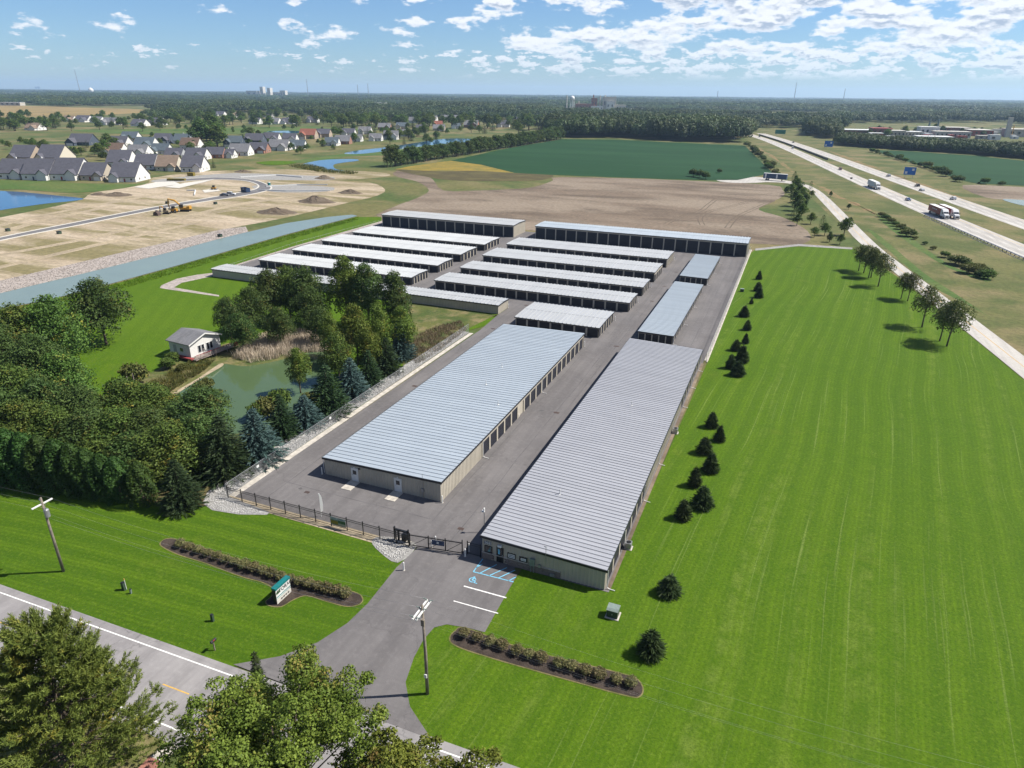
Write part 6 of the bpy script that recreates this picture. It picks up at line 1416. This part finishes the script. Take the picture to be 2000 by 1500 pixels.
# median barrier
L1, Q1, _ = HWY[1]
a_ = gp(1606, 312); ysm = np.arange(a_[1], 1100, 25.); mx_ = (np.interp(ysm, sorted(p.y for p in Q), [p.x for p in sorted(Q, key=lambda p: p.y)])+np.interp(ysm, sorted(p.y for p in L1), [p.x for p in sorted(L1, key=lambda p: p.y)]))/2
m = MB()
for (x0, y0), (x1, y1) in zip(list(zip(mx_, ysm))[:-1], list(zip(mx_, ysm))[1:]):
    m.prism([(x0-.5, y0), (x0+.5, y0), (x1+.5, y1), (x1-.5, y1)], 0, 1.5)
mbr = thing('median_barrier', (0, 0, 0), 'dark barrier wall between the two carriageways', 'barrier'); m.build('wall', MT['trim'], mbr)
m = MB(); m.tube([(x, y, 1.55) for x, y in zip(mx_, ysm)], .12, 5); m.build('cap_rail', MT['steel'], mbr)
# highway signs
def road_sign(px, py, w, h, zb, mat, label, marks=True):
    x, y = gp(px, py); r_ = thing('highway_sign', (x, y, .05), label, 'road sign', 'highway signs', R(-8))
    for s in (-.32, .32): MB().box(s*w-.12, s*w+.12, -.1, .1, 0, zb+h*.7).build('post', MT['steel'], r_)
    pn_ = MB().box(-w/2, w/2, -.2, -.12, zb, zb+h).build('panel', MT[mat], r_)
    if marks:
        for i in range(3):
            for j in range(2): MB().box(-w*.4+i*w*.28, -w*.4+i*w*.28+w*.2, -.23, -.2, zb+h*(.12+.42*j), zb+h*(.42+.42*j)).build('logo_plate', MT['white'] if (i+j) % 3 == 0 else MT['blue_sign'], pn_)
road_sign(1774, 349, 7.2, 5.0, 2.6, 'blue_sign', 'larger blue highway sign above the far carriageway'); road_sign(1617, 291, 8.5, 6.0, 2.2, 'blue_sign', 'smaller looking blue highway sign by the trees'); road_sign(1523, 266, 14, 5.5, 3.0, 'green_sign', 'green highway sign far up the road', False)
x, y = gp(1661, 357); r_ = thing('road_sign', (x, y, .05), 'small dark sign at the near shoulder before the white truck', 'road sign'); MB().box(-.06, .06, -.06, .06, 0, 3.4).build('post', MT['steel'], r_); MB().box(-.7, .7, -.08, .08, 2.4, 3.4).build('panel', MT['black'], r_)
# trailer parked by the turning circle
x, y = gp(1513, 353); r_ = thing('parked_trailer', (x, y, .1), 'black box trailer parked beside the turning circle', 'trailer', None, R(-10))
MB().box(-7.5, 7.5, -1.3, 1.3, 1.2, 4.4).build('box', MT['navy'], r_); MB().box(-7.5, 7.5, -1.31, 1.31, 4.4, 4.5).build('roof', MT['white'], r_)
for xx in (-6.4, .8): MB().box(xx, xx+.9, -1.34, -1.3, 1.4, 4.1).build('panel_strip', MT['white'], r_)
for wx in (-5.5, -4.2):
    for s in (-1.0, 1.0): wheel(r_, wx, s, .5, .35)
MB().box(4.4, 4.7, -.9, -.7, 0, 1.2).box(4.4, 4.7, .7, .9, 0, 1.2).build('landing_leg', MT['black'], r_)
# ------------------------------------------------------------------ building site machines
def tracks(root, L, g_, w=.55, h=.9):
    for s in (-1, 1): MB().extr([(-L/2+.4, 0), (L/2-.4, 0), (L/2, h*.5), (L/2-.4, h), (-L/2+.4, h), (-L/2, h*.5)], s*g_-w/2, s*g_+w/2, 'y').build('track', MT['rubber'], root)
x, y = gp(363, 413); exq = thing('excavator', (x, y, .05), 'yellow tracked excavator with raised arm beside the new road', 'excavator', None, R(205))
tracks(exq, 4.6, 1.25); MB().box(-1.9, 2.1, -1.35, 1.35, 1.0, 1.9).build('house', MT['yellow'], exq); MB().box(-2.4, -1.2, -1.4, 1.4, 1.1, 2.5).build('counterweight', MT['yellow'], exq)
MB().box(.6, 2.2, .45, 1.4, 1.9, 3.3).build('cab', MT['black'], exq); MB().box(.75, 2.23, .5, 1.42, 2.3, 3.15).build('cab_window', MT['glass'], exq)
MB().tube([(1.2, -.2, 1.9), (4.4, -.2, 4.9), (7.2, -.2, 5.6)], [.35, .42, .28], 6).build('boom', MT['yellow'], exq); MB().tube([(7.2, -.2, 5.7), (7.5, -.2, 3.2), (7.2, -.2, 1.6)], [.3, .26, .2], 6).build('stick', MT['yellow'], exq)
MB().extr([(6.6, .5), (7.6, .3), (7.7, 1.3), (7.1, 1.7)], -.7, .4, 'y').build('bucket', MT['steel'], exq)
x, y = gp(340, 415.5); bd = thing('compactor', (x, y, .05), 'yellow wheeled machine just left of the excavator', 'loader', None, R(200))
MB().box(-1.6, 1.4, -.9, .9, .7, 1.8).build('body', MT['yellow'], bd); MB().box(-.5, .6, -.7, .7, 1.8, 2.8).build('cab', MT['black'], bd)
for wx in (-1.1, 1.1):
    for s in (-.95, .95): wheel(bd, wx, s, .65, .45)
x, y = gp(327, 418); be = thing('small_excavator', (x, y, .05), 'small sand coloured digger left of the yellow machine', 'excavator', None, R(200))
tracks(be, 3.2, .9, .45, .7); MB().box(-1.2, 1.3, -1, 1, .8, 1.7).build('house', MT['sand'], be); MB().box(0, 1.1, .1, .95, 1.7, 2.7).build('cab', MT['black'], be); MB().tube([(1, -.2, 1.6), (2.2, -.2, 3.4), (3.2, -.2, 3.2), (3.2, -.2, 1.4)], .2, 6).build('boom', MT['yellow'], be); MB().box(2.9, 3.5, -.6, .3, .8, 1.5).build('bucket', MT['steel'], be)
x, y = gp(307, 421); bt = thing('spare_bucket', (x, y, .05), 'dark digging attachment lying left of the machines', 'attachment', None, R(190))
MB().extr([(-1.3, 0), (1.3, 0), (1.0, 1.4), (-.2, 1.9), (-1.1, 1.2)], -1, 1, 'y').build('shell', MT['grate'], bt); MB().box(-.3, .3, -.4, .4, 1.5, 2.2).build('bracket', MT['black'], bt)
x, y = gp(480, 375); ds = thing('roll_off_dumpster', (x, y, .08), 'dark blue dumpster inside the bend of the new road', 'dumpster', None, R(-24))
m = MB(); m.box(-3.4, 3.4, -1.2, 1.2, .2, .3)
for yy in (-1.2, 1.15): m.box(-3.4, 3.4, yy, yy+.06, .2, 2.3)
for xx in (-3.4, 3.35): m.box(xx, xx+.06, -1.2, 1.2, .2, 2.3)
m.build('shell', MT['navy'], ds); m = MB()
for k in range(9): m.box(-3.3+k*.8, -3.15+k*.8, -1.28, -1.2, .3, 2.2)
m.build('ribs', MT['navy'], ds); MB().box(-.3, .3, -1.3, -1.28, 1.3, 1.9).build('label_plate', MT['white'], ds)
x, y = gp(526, 364); pt = thing('portable_toilet', (x, y, .05), 'green portable toilet at the bend of the new road', 'portable toilet'); MB().box(-.6, .6, -.6, .6, 0, 2.1).build('cabin', MT['teal'], pt); MB().box(-.65, .65, -.65, .65, 2.1, 2.3).build('roof', MT['white'], pt); MB().box(-.4, .4, -.63, -.6, .1, 1.95).build('door', MT['teal'], pt)
x, y = gp(452, 381.5); car(452, 381.5, 'white', 'white pickup parked beside the new road', (1, .4), 'suv')['group'] = 'cars on the building site'
car(439, 383, 'grey', 'dark car parked behind the white pickup', (1, .4), 'car')['group'] = 'cars on the building site'
car(285, 305, 'red', 'red car on a driveway in the estate', (1, .3), 'suv')['group'] = 'cars in the estate'
x, y = gp(418, 371); ld = thing('skid_loader', (x, y, .1), 'small yellow and black loader on a house slab', 'loader', None, R(30)); MB().box(-1.4, 1.2, -.8, .8, .5, 1.4).build('body', MT['yellow'], ld); MB().box(-.6, .6, -.7, .7, 1.4, 2.4).build('cage', MT['black'], ld); MB().box(1.2, 1.9, -.9, .9, .1, .7).build('bucket', MT['steel'], ld)
for wx in (-.9, .8):
    for s in (-.85, .85): wheel(ld, wx, s, .45, .3)
def heap(px, py, r, h, mat, label, seed):
    g = random.Random(seed); x, y = gp(px, py); m = MB(); n = 18; rings = [(0, h)]
    V = [(0, 0, h)]; Fz = []
    for k in range(1, 6):
        for j in range(n):
            a = 2*math.pi*j/n; q = k/5; V.append((r*q*math.cos(a)*(1+g.uniform(-.12, .12))*1.5, r*q*math.sin(a)*(1+g.uniform(-.12, .12)), max(-.05, h*(1-q)**1.1*(1+g.uniform(-.25, .25))-(.05 if k == 5 else 0))))
    for j in range(n): Fz.append((0, 1+j, 1+(j+1) % n))
    for k in range(4):
        for j in range(n): Fz.append((1+k*n+j, 1+(k+1)*n+j, 1+(k+1)*n+(j+1) % n, 1+k*n+(j+1) % n))
    m.v, m.f = V, Fz; o = m.build('soil_heap', MT[mat], None, (x, y, .05)); tag(o, label, 'soil heap', 'soil heaps on the building site')
for i, (a, b, r, h, lab) in enumerate(((618, 394, 7, 3.0, 'largest brown soil heap above the canal'), (540, 415, 7, 2.4, 'brown soil heap left of the largest one'), (684, 377, 5, 2.2, 'soil heap at the right end of the building site'), (634, 349, 5, 2.2, 'small soil heap near the golf pond'), (230, 381, 6, 1.6, 'soil heap beside the retention pond'), (195, 380, 4, 1.2, 'smallest soil heap at the pond corner'), (475, 336, 5, 1.6, 'soil heap behind the gravel pads'))): heap(a, b, r, h, 'track', lab, i)
for i, (a, b) in enumerate(((16, 452), (116, 457), (327, 398), (421, 399), (430, 463))):
    x, y = gp(a, b); r_ = thing('utility_pedestal', (x, y, .05), ['leftmost dark utility box by the new road', 'dark utility box below the new road', 'dark utility box behind the small digger', 'dark utility box right of the excavator', 'black pump on the riprap bank'][i], 'utility box', 'utility boxes on the building site')
    MB().box(-.7, .7, -.6, .6, 0, 1.0).build('case', MT['greenbox'], r_); MB().box(-.75, .75, -.65, .65, 1.0, 1.1).build('lid', MT['trim'], r_)
def stack(px, py, w, d, h, label, rz):
    x, y = gp(px, py); r_ = thing('lumber_stack', (x, y, .1), label, 'lumber', 'lumber on the building site', rz); m = MB()
    for k in range(3): MB().box(-w/2, w/2, -d/2+k*d/3, -d/2+(k+.9)*d/3, .1, h).build('plank_bundle', MT['gold'], r_)
stack(345, 353, 11, 2.4, 1.2, 'long yellowish lumber stack beside the house slabs', R(20)); stack(374, 344, 4, 3, 2.2, 'square yellowish lumber stack near the white houses', R(20))
for i, P in enumerate((((505, 372), (560, 374), (645, 373)), ((520, 365), (580, 362), (640, 362)), ((470, 347), (540, 343), (590, 347)), ((365, 373), (382, 373), (380, 382)))):
    r_ = thing('wall_form', (0, 0, .1), ['lowest white line of foundation forms', 'second white line of foundation forms', 'upper white line of foundation forms', 'white foundation form near the loader'][i], 'formwork', 'foundation forms')
    for a, b in zip(P[:-1], P[1:]):
        m = MB(); beam(m, Vector(gp(*a)), Vector(gp(*b)), 0, .6, .5); m.build('form_board', MT['white'], r_)
# ------------------------------------------------------------------ cabin on the pond
c0, c1, c2 = Vector(gp(352, 690)), Vector(gp(375, 708)), Vector(gp(423, 690))
cx_ = 7.0; ca = math.atan2((c2-c1).y, (c2-c1).x)
cb_ = thing('cabin', (*gp(388, 690), .05), 'small white cabin with grey roof and deck over the pond', 'cabin', None, ca)
w_, d_, h_ = 7.6, 6.4, 2.9
MB().extr([(-w_/2, .7), (w_/2, .7), (w_/2, .7+h_), (0, .7+h_+1.35), (-w_/2, .7+h_)], -d_/2+.6, d_/2+.6, 'y').build('wall', WA['white'], cb_)
rf = MB(); o = .45; k_ = 1.35/(w_/2); zt = .7+h_
rf.extr([(-w_/2-o, zt-o*k_), (0, zt+1.35), (w_/2+o, zt-o*k_), (w_/2+o, zt-o*k_+.14), (0, zt+1.5), (-w_/2-o, zt-o*k_+.14)], -d_/2+.6-.5, d_/2+.6+.3, 'y'); rf.build('roof', SH['grey'], cb_)
m = MB(); m.extr([(-w_/2-o-.03, zt-o*k_-.1), (0, zt+1.25), (w_/2+o+.03, zt-o*k_-.1), (w_/2+o+.03, zt-o*k_+.16), (0, zt+1.52), (-w_/2-o-.03, zt-o*k_+.16)], -d_/2+.6-.56, -d_/2+.6-.5, 'y'); m.build('barge_board', WA['white'], cb_)
for xx in (-1.55, -.7, .55, 1.4):
    q = MB().box(xx-.36, xx+.36, -d_/2+.52, -d_/2+.62, 1.2, 2.75).build('window', WA['white'], cb_); MB().box(xx-.28, xx+.28, -d_/2+.49, -d_/2+.53, 1.28, 2.67).build('pane', MT['glass'], q)
q = MB().box(-w_/2-.06, -w_/2+.02, -.6, .5, 1.5, 2.5).build('window', WA['white'], cb_); MB().box(-w_/2-.09, -w_/2-.04, -.5, .4, 1.6, 2.4).build('pane', MT['glass'], q)
MB().box(-w_/2-.06, -w_/2+.02, 1.6, 2.5, .75, 2.75).build('door', WA['grey'], cb_)
dk = MB()
for k in range(12): dk.box(-w_/2-.6+k*.9, -w_/2-.6+k*.9+.86, -d_/2-1.6, -d_/2+.6, .58, .66)
dk.build('deck', MT['greydeck'], cb_)
for k in range(9):
    xx = -w_/2-.5+k*1.2; MB().box(xx-.05, xx+.05, -d_/2-1.6, -d_/2-1.5, .66, 1.6).build('railing_post', MT['greydeck'], cb_)
for z in (.95, 1.25, 1.55): MB().box(-w_/2-.5, w_/2+3.4, -d_/2-1.58, -d_/2-1.52, z, z+.1).build('railing_board', MT['greydeck' if z < 1.4 else 'redwood'], cb_)
MB().box(w_/2+1.6, w_/2+3.6, -d_/2-1.65, -d_/2-1.59, .7, 1.6).build('red_panel', MT['redwood'], cb_); MB().box(-w_/2-.9, -w_/2-.1, -d_/2-.6, d_/2-1, .5, .8).build('red_skirt', MT['redwood'], cb_)
for xx in (-2.2, .6, 3.6, 6.4): MB().tube([(xx, -d_/2-1.5, -.3), (xx, -d_/2-1.5, 2.6 if xx < 0 or xx > 5 else 1.6)], .07, 6).build('stilt', MT['greydeck'], cb_)
for i, (a, b) in enumerate(((257, 778), (268, 772))):
    x, y = gp(a, b); r_ = thing('bare_post', (x, y, .05), ['left', 'right'][i]+' one of two tall bare posts on the pond bank', 'post', 'bare posts on the bank'); MB().tube([(0, 0, -.2), (.05, 0, 2), (0, 0, 4.2)], [.09, .08, .06], 6).build('shaft', MT['greydeck'], r_); MB().tube([(0, 0, 4.2), (0, 0, 4.3)], .09, 6).build('cap', MT['wood'], r_)
# ------------------------------------------------------------------ factories, towers, distant blocks
def block(root, x0, x1, y0, y1, z0, z1, mat, nm='wall'): return MB().box(x0, x1, y0, y1, z0, z1).build(nm, mat if not isinstance(mat, str) else MT[mat], root)
def tank_tower(px, py, h, r, label, legs=6):
    x, y = gp(px, py); r_ = thing('water_tower', (x, y, 0), label, 'water tower', 'water towers')
    P = []; n = 8
    MB().tube([(0, 0, h-2*r), (0, 0, h-1.85*r), (0, 0, h-1.4*r), (0, 0, h-.8*r), (0, 0, h-.3*r), (0, 0, h)], [.25*r, .7*r, r, r, .72*r, .08*r], 16).build('tank', MT['white'], r_, smooth=True)
    if legs:
        for k in range(legs):
            a = 2*math.pi*k/legs; MB().tube([(r*1.0*math.cos(a), r*1.0*math.sin(a), 0), (r*.85*math.cos(a), r*.85*math.sin(a), h-1.4*r)], r*.10, 6).build('leg', MT['white'], r_)
        MB().tube([(0, 0, 0), (0, 0, h-1.9*r)], r*.22, 8).build('riser', MT['white'], r_)
    else: MB().tube([(0, 0, 0), (0, 0, h*.15), (0, 0, h-1.9*r)], [r*.5, r*.22, r*.2], 10).build('stem', MT['white'], r_)
tank_tower(1117, 214, 46, 8, 'white legged water tower beside the factory'); tank_tower(179.5, 186, 60, 20, 'white water tower on the left horizon', 0)
tank_tower(673, 182, 55, 22, 'small pale water tower left of the centre horizon', 0); tank_tower(748, 182, 55, 20, 'small pale water tower right of the other on the centre horizon', 0)
x, y = gp(1165, 217); fa = thing('factory', (x, y, 0), 'white and rust coloured factory on the centre skyline', 'factory', None, R(20))
for i, (a, b, c, d, e, mt) in enumerate(((-70, -20, -20, 20, 22, 'brick'), (-18, 0, -12, 12, 40, 'brick'), (20, 62, -14, 14, 44, 'kerb'), (62, 95, -15, 15, 20, 'kerb'), (30, 56, -22, -14, 30, 'white'), (-90, -70, -10, 10, 10, 'white'), (-20, 20, -18, 18, 16, 'white'), (95, 150, -12, 12, 9, 'white'))):
    b_ = block(fa, a, b, c, d, 0, e, mt); n = max(2, int((b-a)/9))
    for k in range(n): MB().box(a+(k+.3)*(b-a)/n, a+(k+.6)*(b-a)/n, c-.3, c, e*.45, e*.7).build('window', MT['glass'], b_)
for xx, hh in ((-100, 48), (-60, 30), (-12, 50), (10, 48), (26, 50), (60, 46)): MB().tube([(xx, 0, 0), (xx, 0, hh)], [2.2, 1.6], 10).build('stack', MT['kerb'] if xx != -12 else MT['brick'], fa)
# factory behind the right hedge
x, y = gp(1790, 262); f2 = thing('industrial_complex', (x, y, 0), 'sprawling white and brick red industrial complex behind the right field', 'factory', None, R(8))
def at2(px, py): q = gp(px, py); c_, s_2 = math.cos(-R(8)), math.sin(-R(8)); dx, dy = q[0]-x, q[1]-y; return dx*c_-dy*s_2, dx*s_2+dy*c_
def fb(pa, pb, dep, h, mt, rmt=None, win=0):
    a, b = at2(*pa), at2(*pb); y0 = (a[1]+b[1])/2; o = block(f2, a[0], b[0], y0, y0+dep, 0, h, mt)
    if rmt: MB().box(a[0]-.6, b[0]+.6, y0-.6, y0+dep+.6, h, h+.8).build('roof', MT[rmt], o)
    for k in range(win): t_ = a[0]+(k+.3)*(b[0]-a[0])/win; MB().box(t_, t_+.4*(b[0]-a[0])/win, y0-.25, y0, h*.4, h*.75).build('window', MT['glass'], o)
    return o
fb((1640, 263), (1705, 263), 34, 6, 'brick', 'white', 8); fb((1705, 266), (1738, 266), 30, 10, 'brick', 'red', 4); fb((1700, 270), (1722, 270), 14, 6, 'red', 'white', 3); fb((1738, 268), (1765, 268), 26, 8, 'concrete', 'kerb', 4); fb((1768, 267), (1798, 267), 22, 6, 'kerb', 'white', 5)
fb((1798, 266), (1830, 266), 22, 12, 'white', 'white', 4); fb((1797, 276), (1856, 276), 26, 5, 'kerb', 'white', 8); fb((1830, 270), (1890, 270), 24, 8, 'steel', 'kerb', 8); fb((1850, 262), (1890, 262), 30, 9, 'brick', 'kerb', 5); fb((1895, 266), (1935, 266), 40, 8, 'red', 'kerb', 5); fb((1912, 272), (1945, 272), 12, 4, 'concrete', 'kerb', 3); fb((1975, 268), (2040, 268), 30, 10, 'concrete', 'kerb', 6)
fb((1632, 268), (1655, 268), 10, 4, 'green_print', 'teal', 2)
for pxx in (1811, 1828): a = at2(pxx, 262); MB().tube([(a[0], a[1], 0), (a[0], a[1], 22)], [2.0, 1.2], 8).build('vent_stack', MT['greengrey'], f2)
a = at2(1965, 268); MB().prism([(a[0]-2.6, a[1]-2.6), (a[0]+2.6, a[1]-2.6), (a[0]+2.6, a[1]+2.6), (a[0]-2.6, a[1]+2.6)], 0, 27).build('chimney_tower', MT['kerb'], f2)
MB().tube([(a[0]+8, a[1]+4, 0), (a[0]+8, a[1]+4, 17)], .5, 6).build('mast', MT['yellow'], f2)
ra = random.Random(9)
for k in range(34):
    a = at2(ra.uniform(1690, 1995), ra.uniform(257, 275)); w_k, h_k = ra.uniform(5, 16), ra.uniform(3, 7); o = block(f2, a[0], a[0]+w_k, a[1], a[1]+ra.uniform(5, 12), 0, h_k, ra.choice(('white', 'white', 'white', 'kerb', 'red', 'steel')), 'annexe')
    MB().box(a[0]+w_k*.2, a[0]+w_k*.5, a[1]-.2, a[1], h_k*.2, h_k*.6).build('window', MT['glass'], o)
for k in range(16):
    a = at2(ra.uniform(1690, 1990), ra.uniform(258, 270)); plant('yard_tree', *[(a[0]*math.cos(R(8))-a[1]*math.sin(R(8)))+x, (a[0]*math.sin(R(8))+a[1]*math.cos(R(8)))+y], SML[k % 3], '%s tree standing between the industrial buildings' % nth(k), group='trees in the industrial yard', h=ra.uniform(8, 14), wide=1.1)
# green-roofed shed right of highway omitted from the mass: white cottage in trees
x, y = gp(1585, 258); r_ = thing('cottage', (x, y, 0), 'white cottage glimpsed among the trees beside the highway', 'house'); block(r_, -8, 8, -5, 5, 0, 6, WA['white']); MB().extr([(-6, 6), (0, 10), (6, 6)], -9, 9, 'x').build('roof', SH['tan'], r_); MB().box(-4, -2, -5.1, -5, 2, 4).build('window', MT['glass'], r_)
def far_block(px, py, parts, label, mat='kerb', nm='distant_building'):
    x, y = gp(px, py); r_ = thing(nm, (x, y, 0), label, 'building', 'distant buildings', R(20))
    for (a, b, d, h) in parts:
        o = block(r_, a, b, -d, d, 0, h, mat); n = max(2, int((b-a)/(h*.9+6)))
        MB().box(a-.5, b+.5, -d-.5, d+.5, h, h+max(.6, h*.04)).build('roof', MT['white'], o)
        for k in range(n): MB().box(a+(k+.25)*(b-a)/n, a+(k+.7)*(b-a)/n, -d-.4, -d, h*.35, h*.75).build('window', MT['glass'], o)
far_block(520, 190, [(-150, -60, 40, 48), (-35, -10, 30, 78), (25, 50, 30, 70), (70, 115, 30, 38), (130, 175, 30, 52)], 'group of tall pale hospital towers on the left skyline')
far_block(255, 191, [(-70, 70, 25, 14), (70, 110, 20, 9)], 'long white building in the left woods'); far_block(30, 187, [(-140, 60, 40, 13), (90, 170, 40, 13)], 'row of white warehouses at the far left')
far_block(120, 188, [(-60, 60, 30, 13)], 'white warehouse between the left trees and the water tower')
far_block(-10, 199, [(-60, 90, 30, 10)], 'long white shed at the left edge of the picture', 'white'); far_block(18, 206, [(-20, 45, 12, 9)], 'pale barn at the corner of the ripe field', 'tan' if False else 'concrete')
far_block(715, 208, [(-75, -20, 18, 12), (0, 75, 20, 13), (85, 150, 18, 7)], 'tan brick school building in front of the centre woods', WA['tan']); far_block(830, 215, [(-50, 50, 15, 8)], 'long beige building right of the school', WA['beige'])
far_block(870, 207, [(-14, 14, 14, 11), (22, 60, 10, 6)], 'white domed hall in the centre woods', 'white'); far_block(1252, 193, [(-120, 120, 50, 26)], 'white warehouse near the centre right horizon', 'white'); far_block(1888, 197, [(-70, 70, 40, 24)], 'white warehouse at the right horizon', 'white')
far_block(1433, 186.5, [(-25, 25, 25, 85)], 'small dark tower block on the right skyline', 'greengrey'); far_block(640, 190, [(-70, 70, 30, 26)], 'low white building below the centre towers', 'white'); far_block(75, 173, [(-300, -60, 100, 170), (-20, 260, 100, 190)], 'bluish office towers at the left horizon', 'greengrey')
for i, (px, hh) in enumerate(((158, 210), (602, 150), (700, 110), (720, 120), (1550, 170), (1646, 120), (1400, 90))):
    x, y = gp(px, 176 + px*.0112 + 7); r_ = thing('mast', (x, y, 0), ['leaning tall lattice mast on the left horizon', 'single slim tower right of the hospital towers', 'left of the close pair of thin masts', 'right of the close pair of thin masts', 'pale chimney mast on the right horizon', 'short mast on the right horizon', 'short mast above the dark wood'][i], 'mast', 'masts on the horizon')
    MB().tube([(0, 0, 0), (-12 if i == 0 else 0, 0, hh)], [4, 2.5], 5).build('shaft', MT['steel'], r_); MB().tube([(0, 0, 0), (0, 0, 8)], 8, 6).build('base', MT['kerb'], r_)
# power poles beside the highway wood
for i, (px, py, h) in enumerate(((1425, 268, 26), (1434, 272, 24), (1448, 262, 26), (1456, 258, 24))):
    x, y = gp(px, py); r_ = thing('power_pylon', (x, y, 0), '%s slim pylon from the left beside the highway wood' % nth(i), 'pylon', 'pylons'); MB().tube([(0, 0, 0), (0, 0, h)], [.6, .35], 6).build('mast', MT['steel'], r_); MB().box(-4, 4, -.2, .2, h-3, h-2.6).build('crossarm', MT['steel'], r_)
# ------------------------------------------------------------------ haze
HZ = (-20500, 20500, -400, 20500, -1.2, 240.0)
hm, t, b = new_mat('haze'); nt = hm.node_tree; nt.nodes.remove(b); vol = t.n('ShaderNodeVolumePrincipled'); vol.inputs['Density'].default_value = 0.00006; vol.inputs['Color'].default_value = (.52, .74, 1, 1); vol.inputs['Anisotropy'].default_value = .2
t.l(vol.outputs[0], nt.nodes['Material Output'].inputs['Volume'])
hz = MB().box(*HZ).build('haze', hm); tag(hz, 'thin bluish haze over the whole landscape', 'haze', kind='stuff')
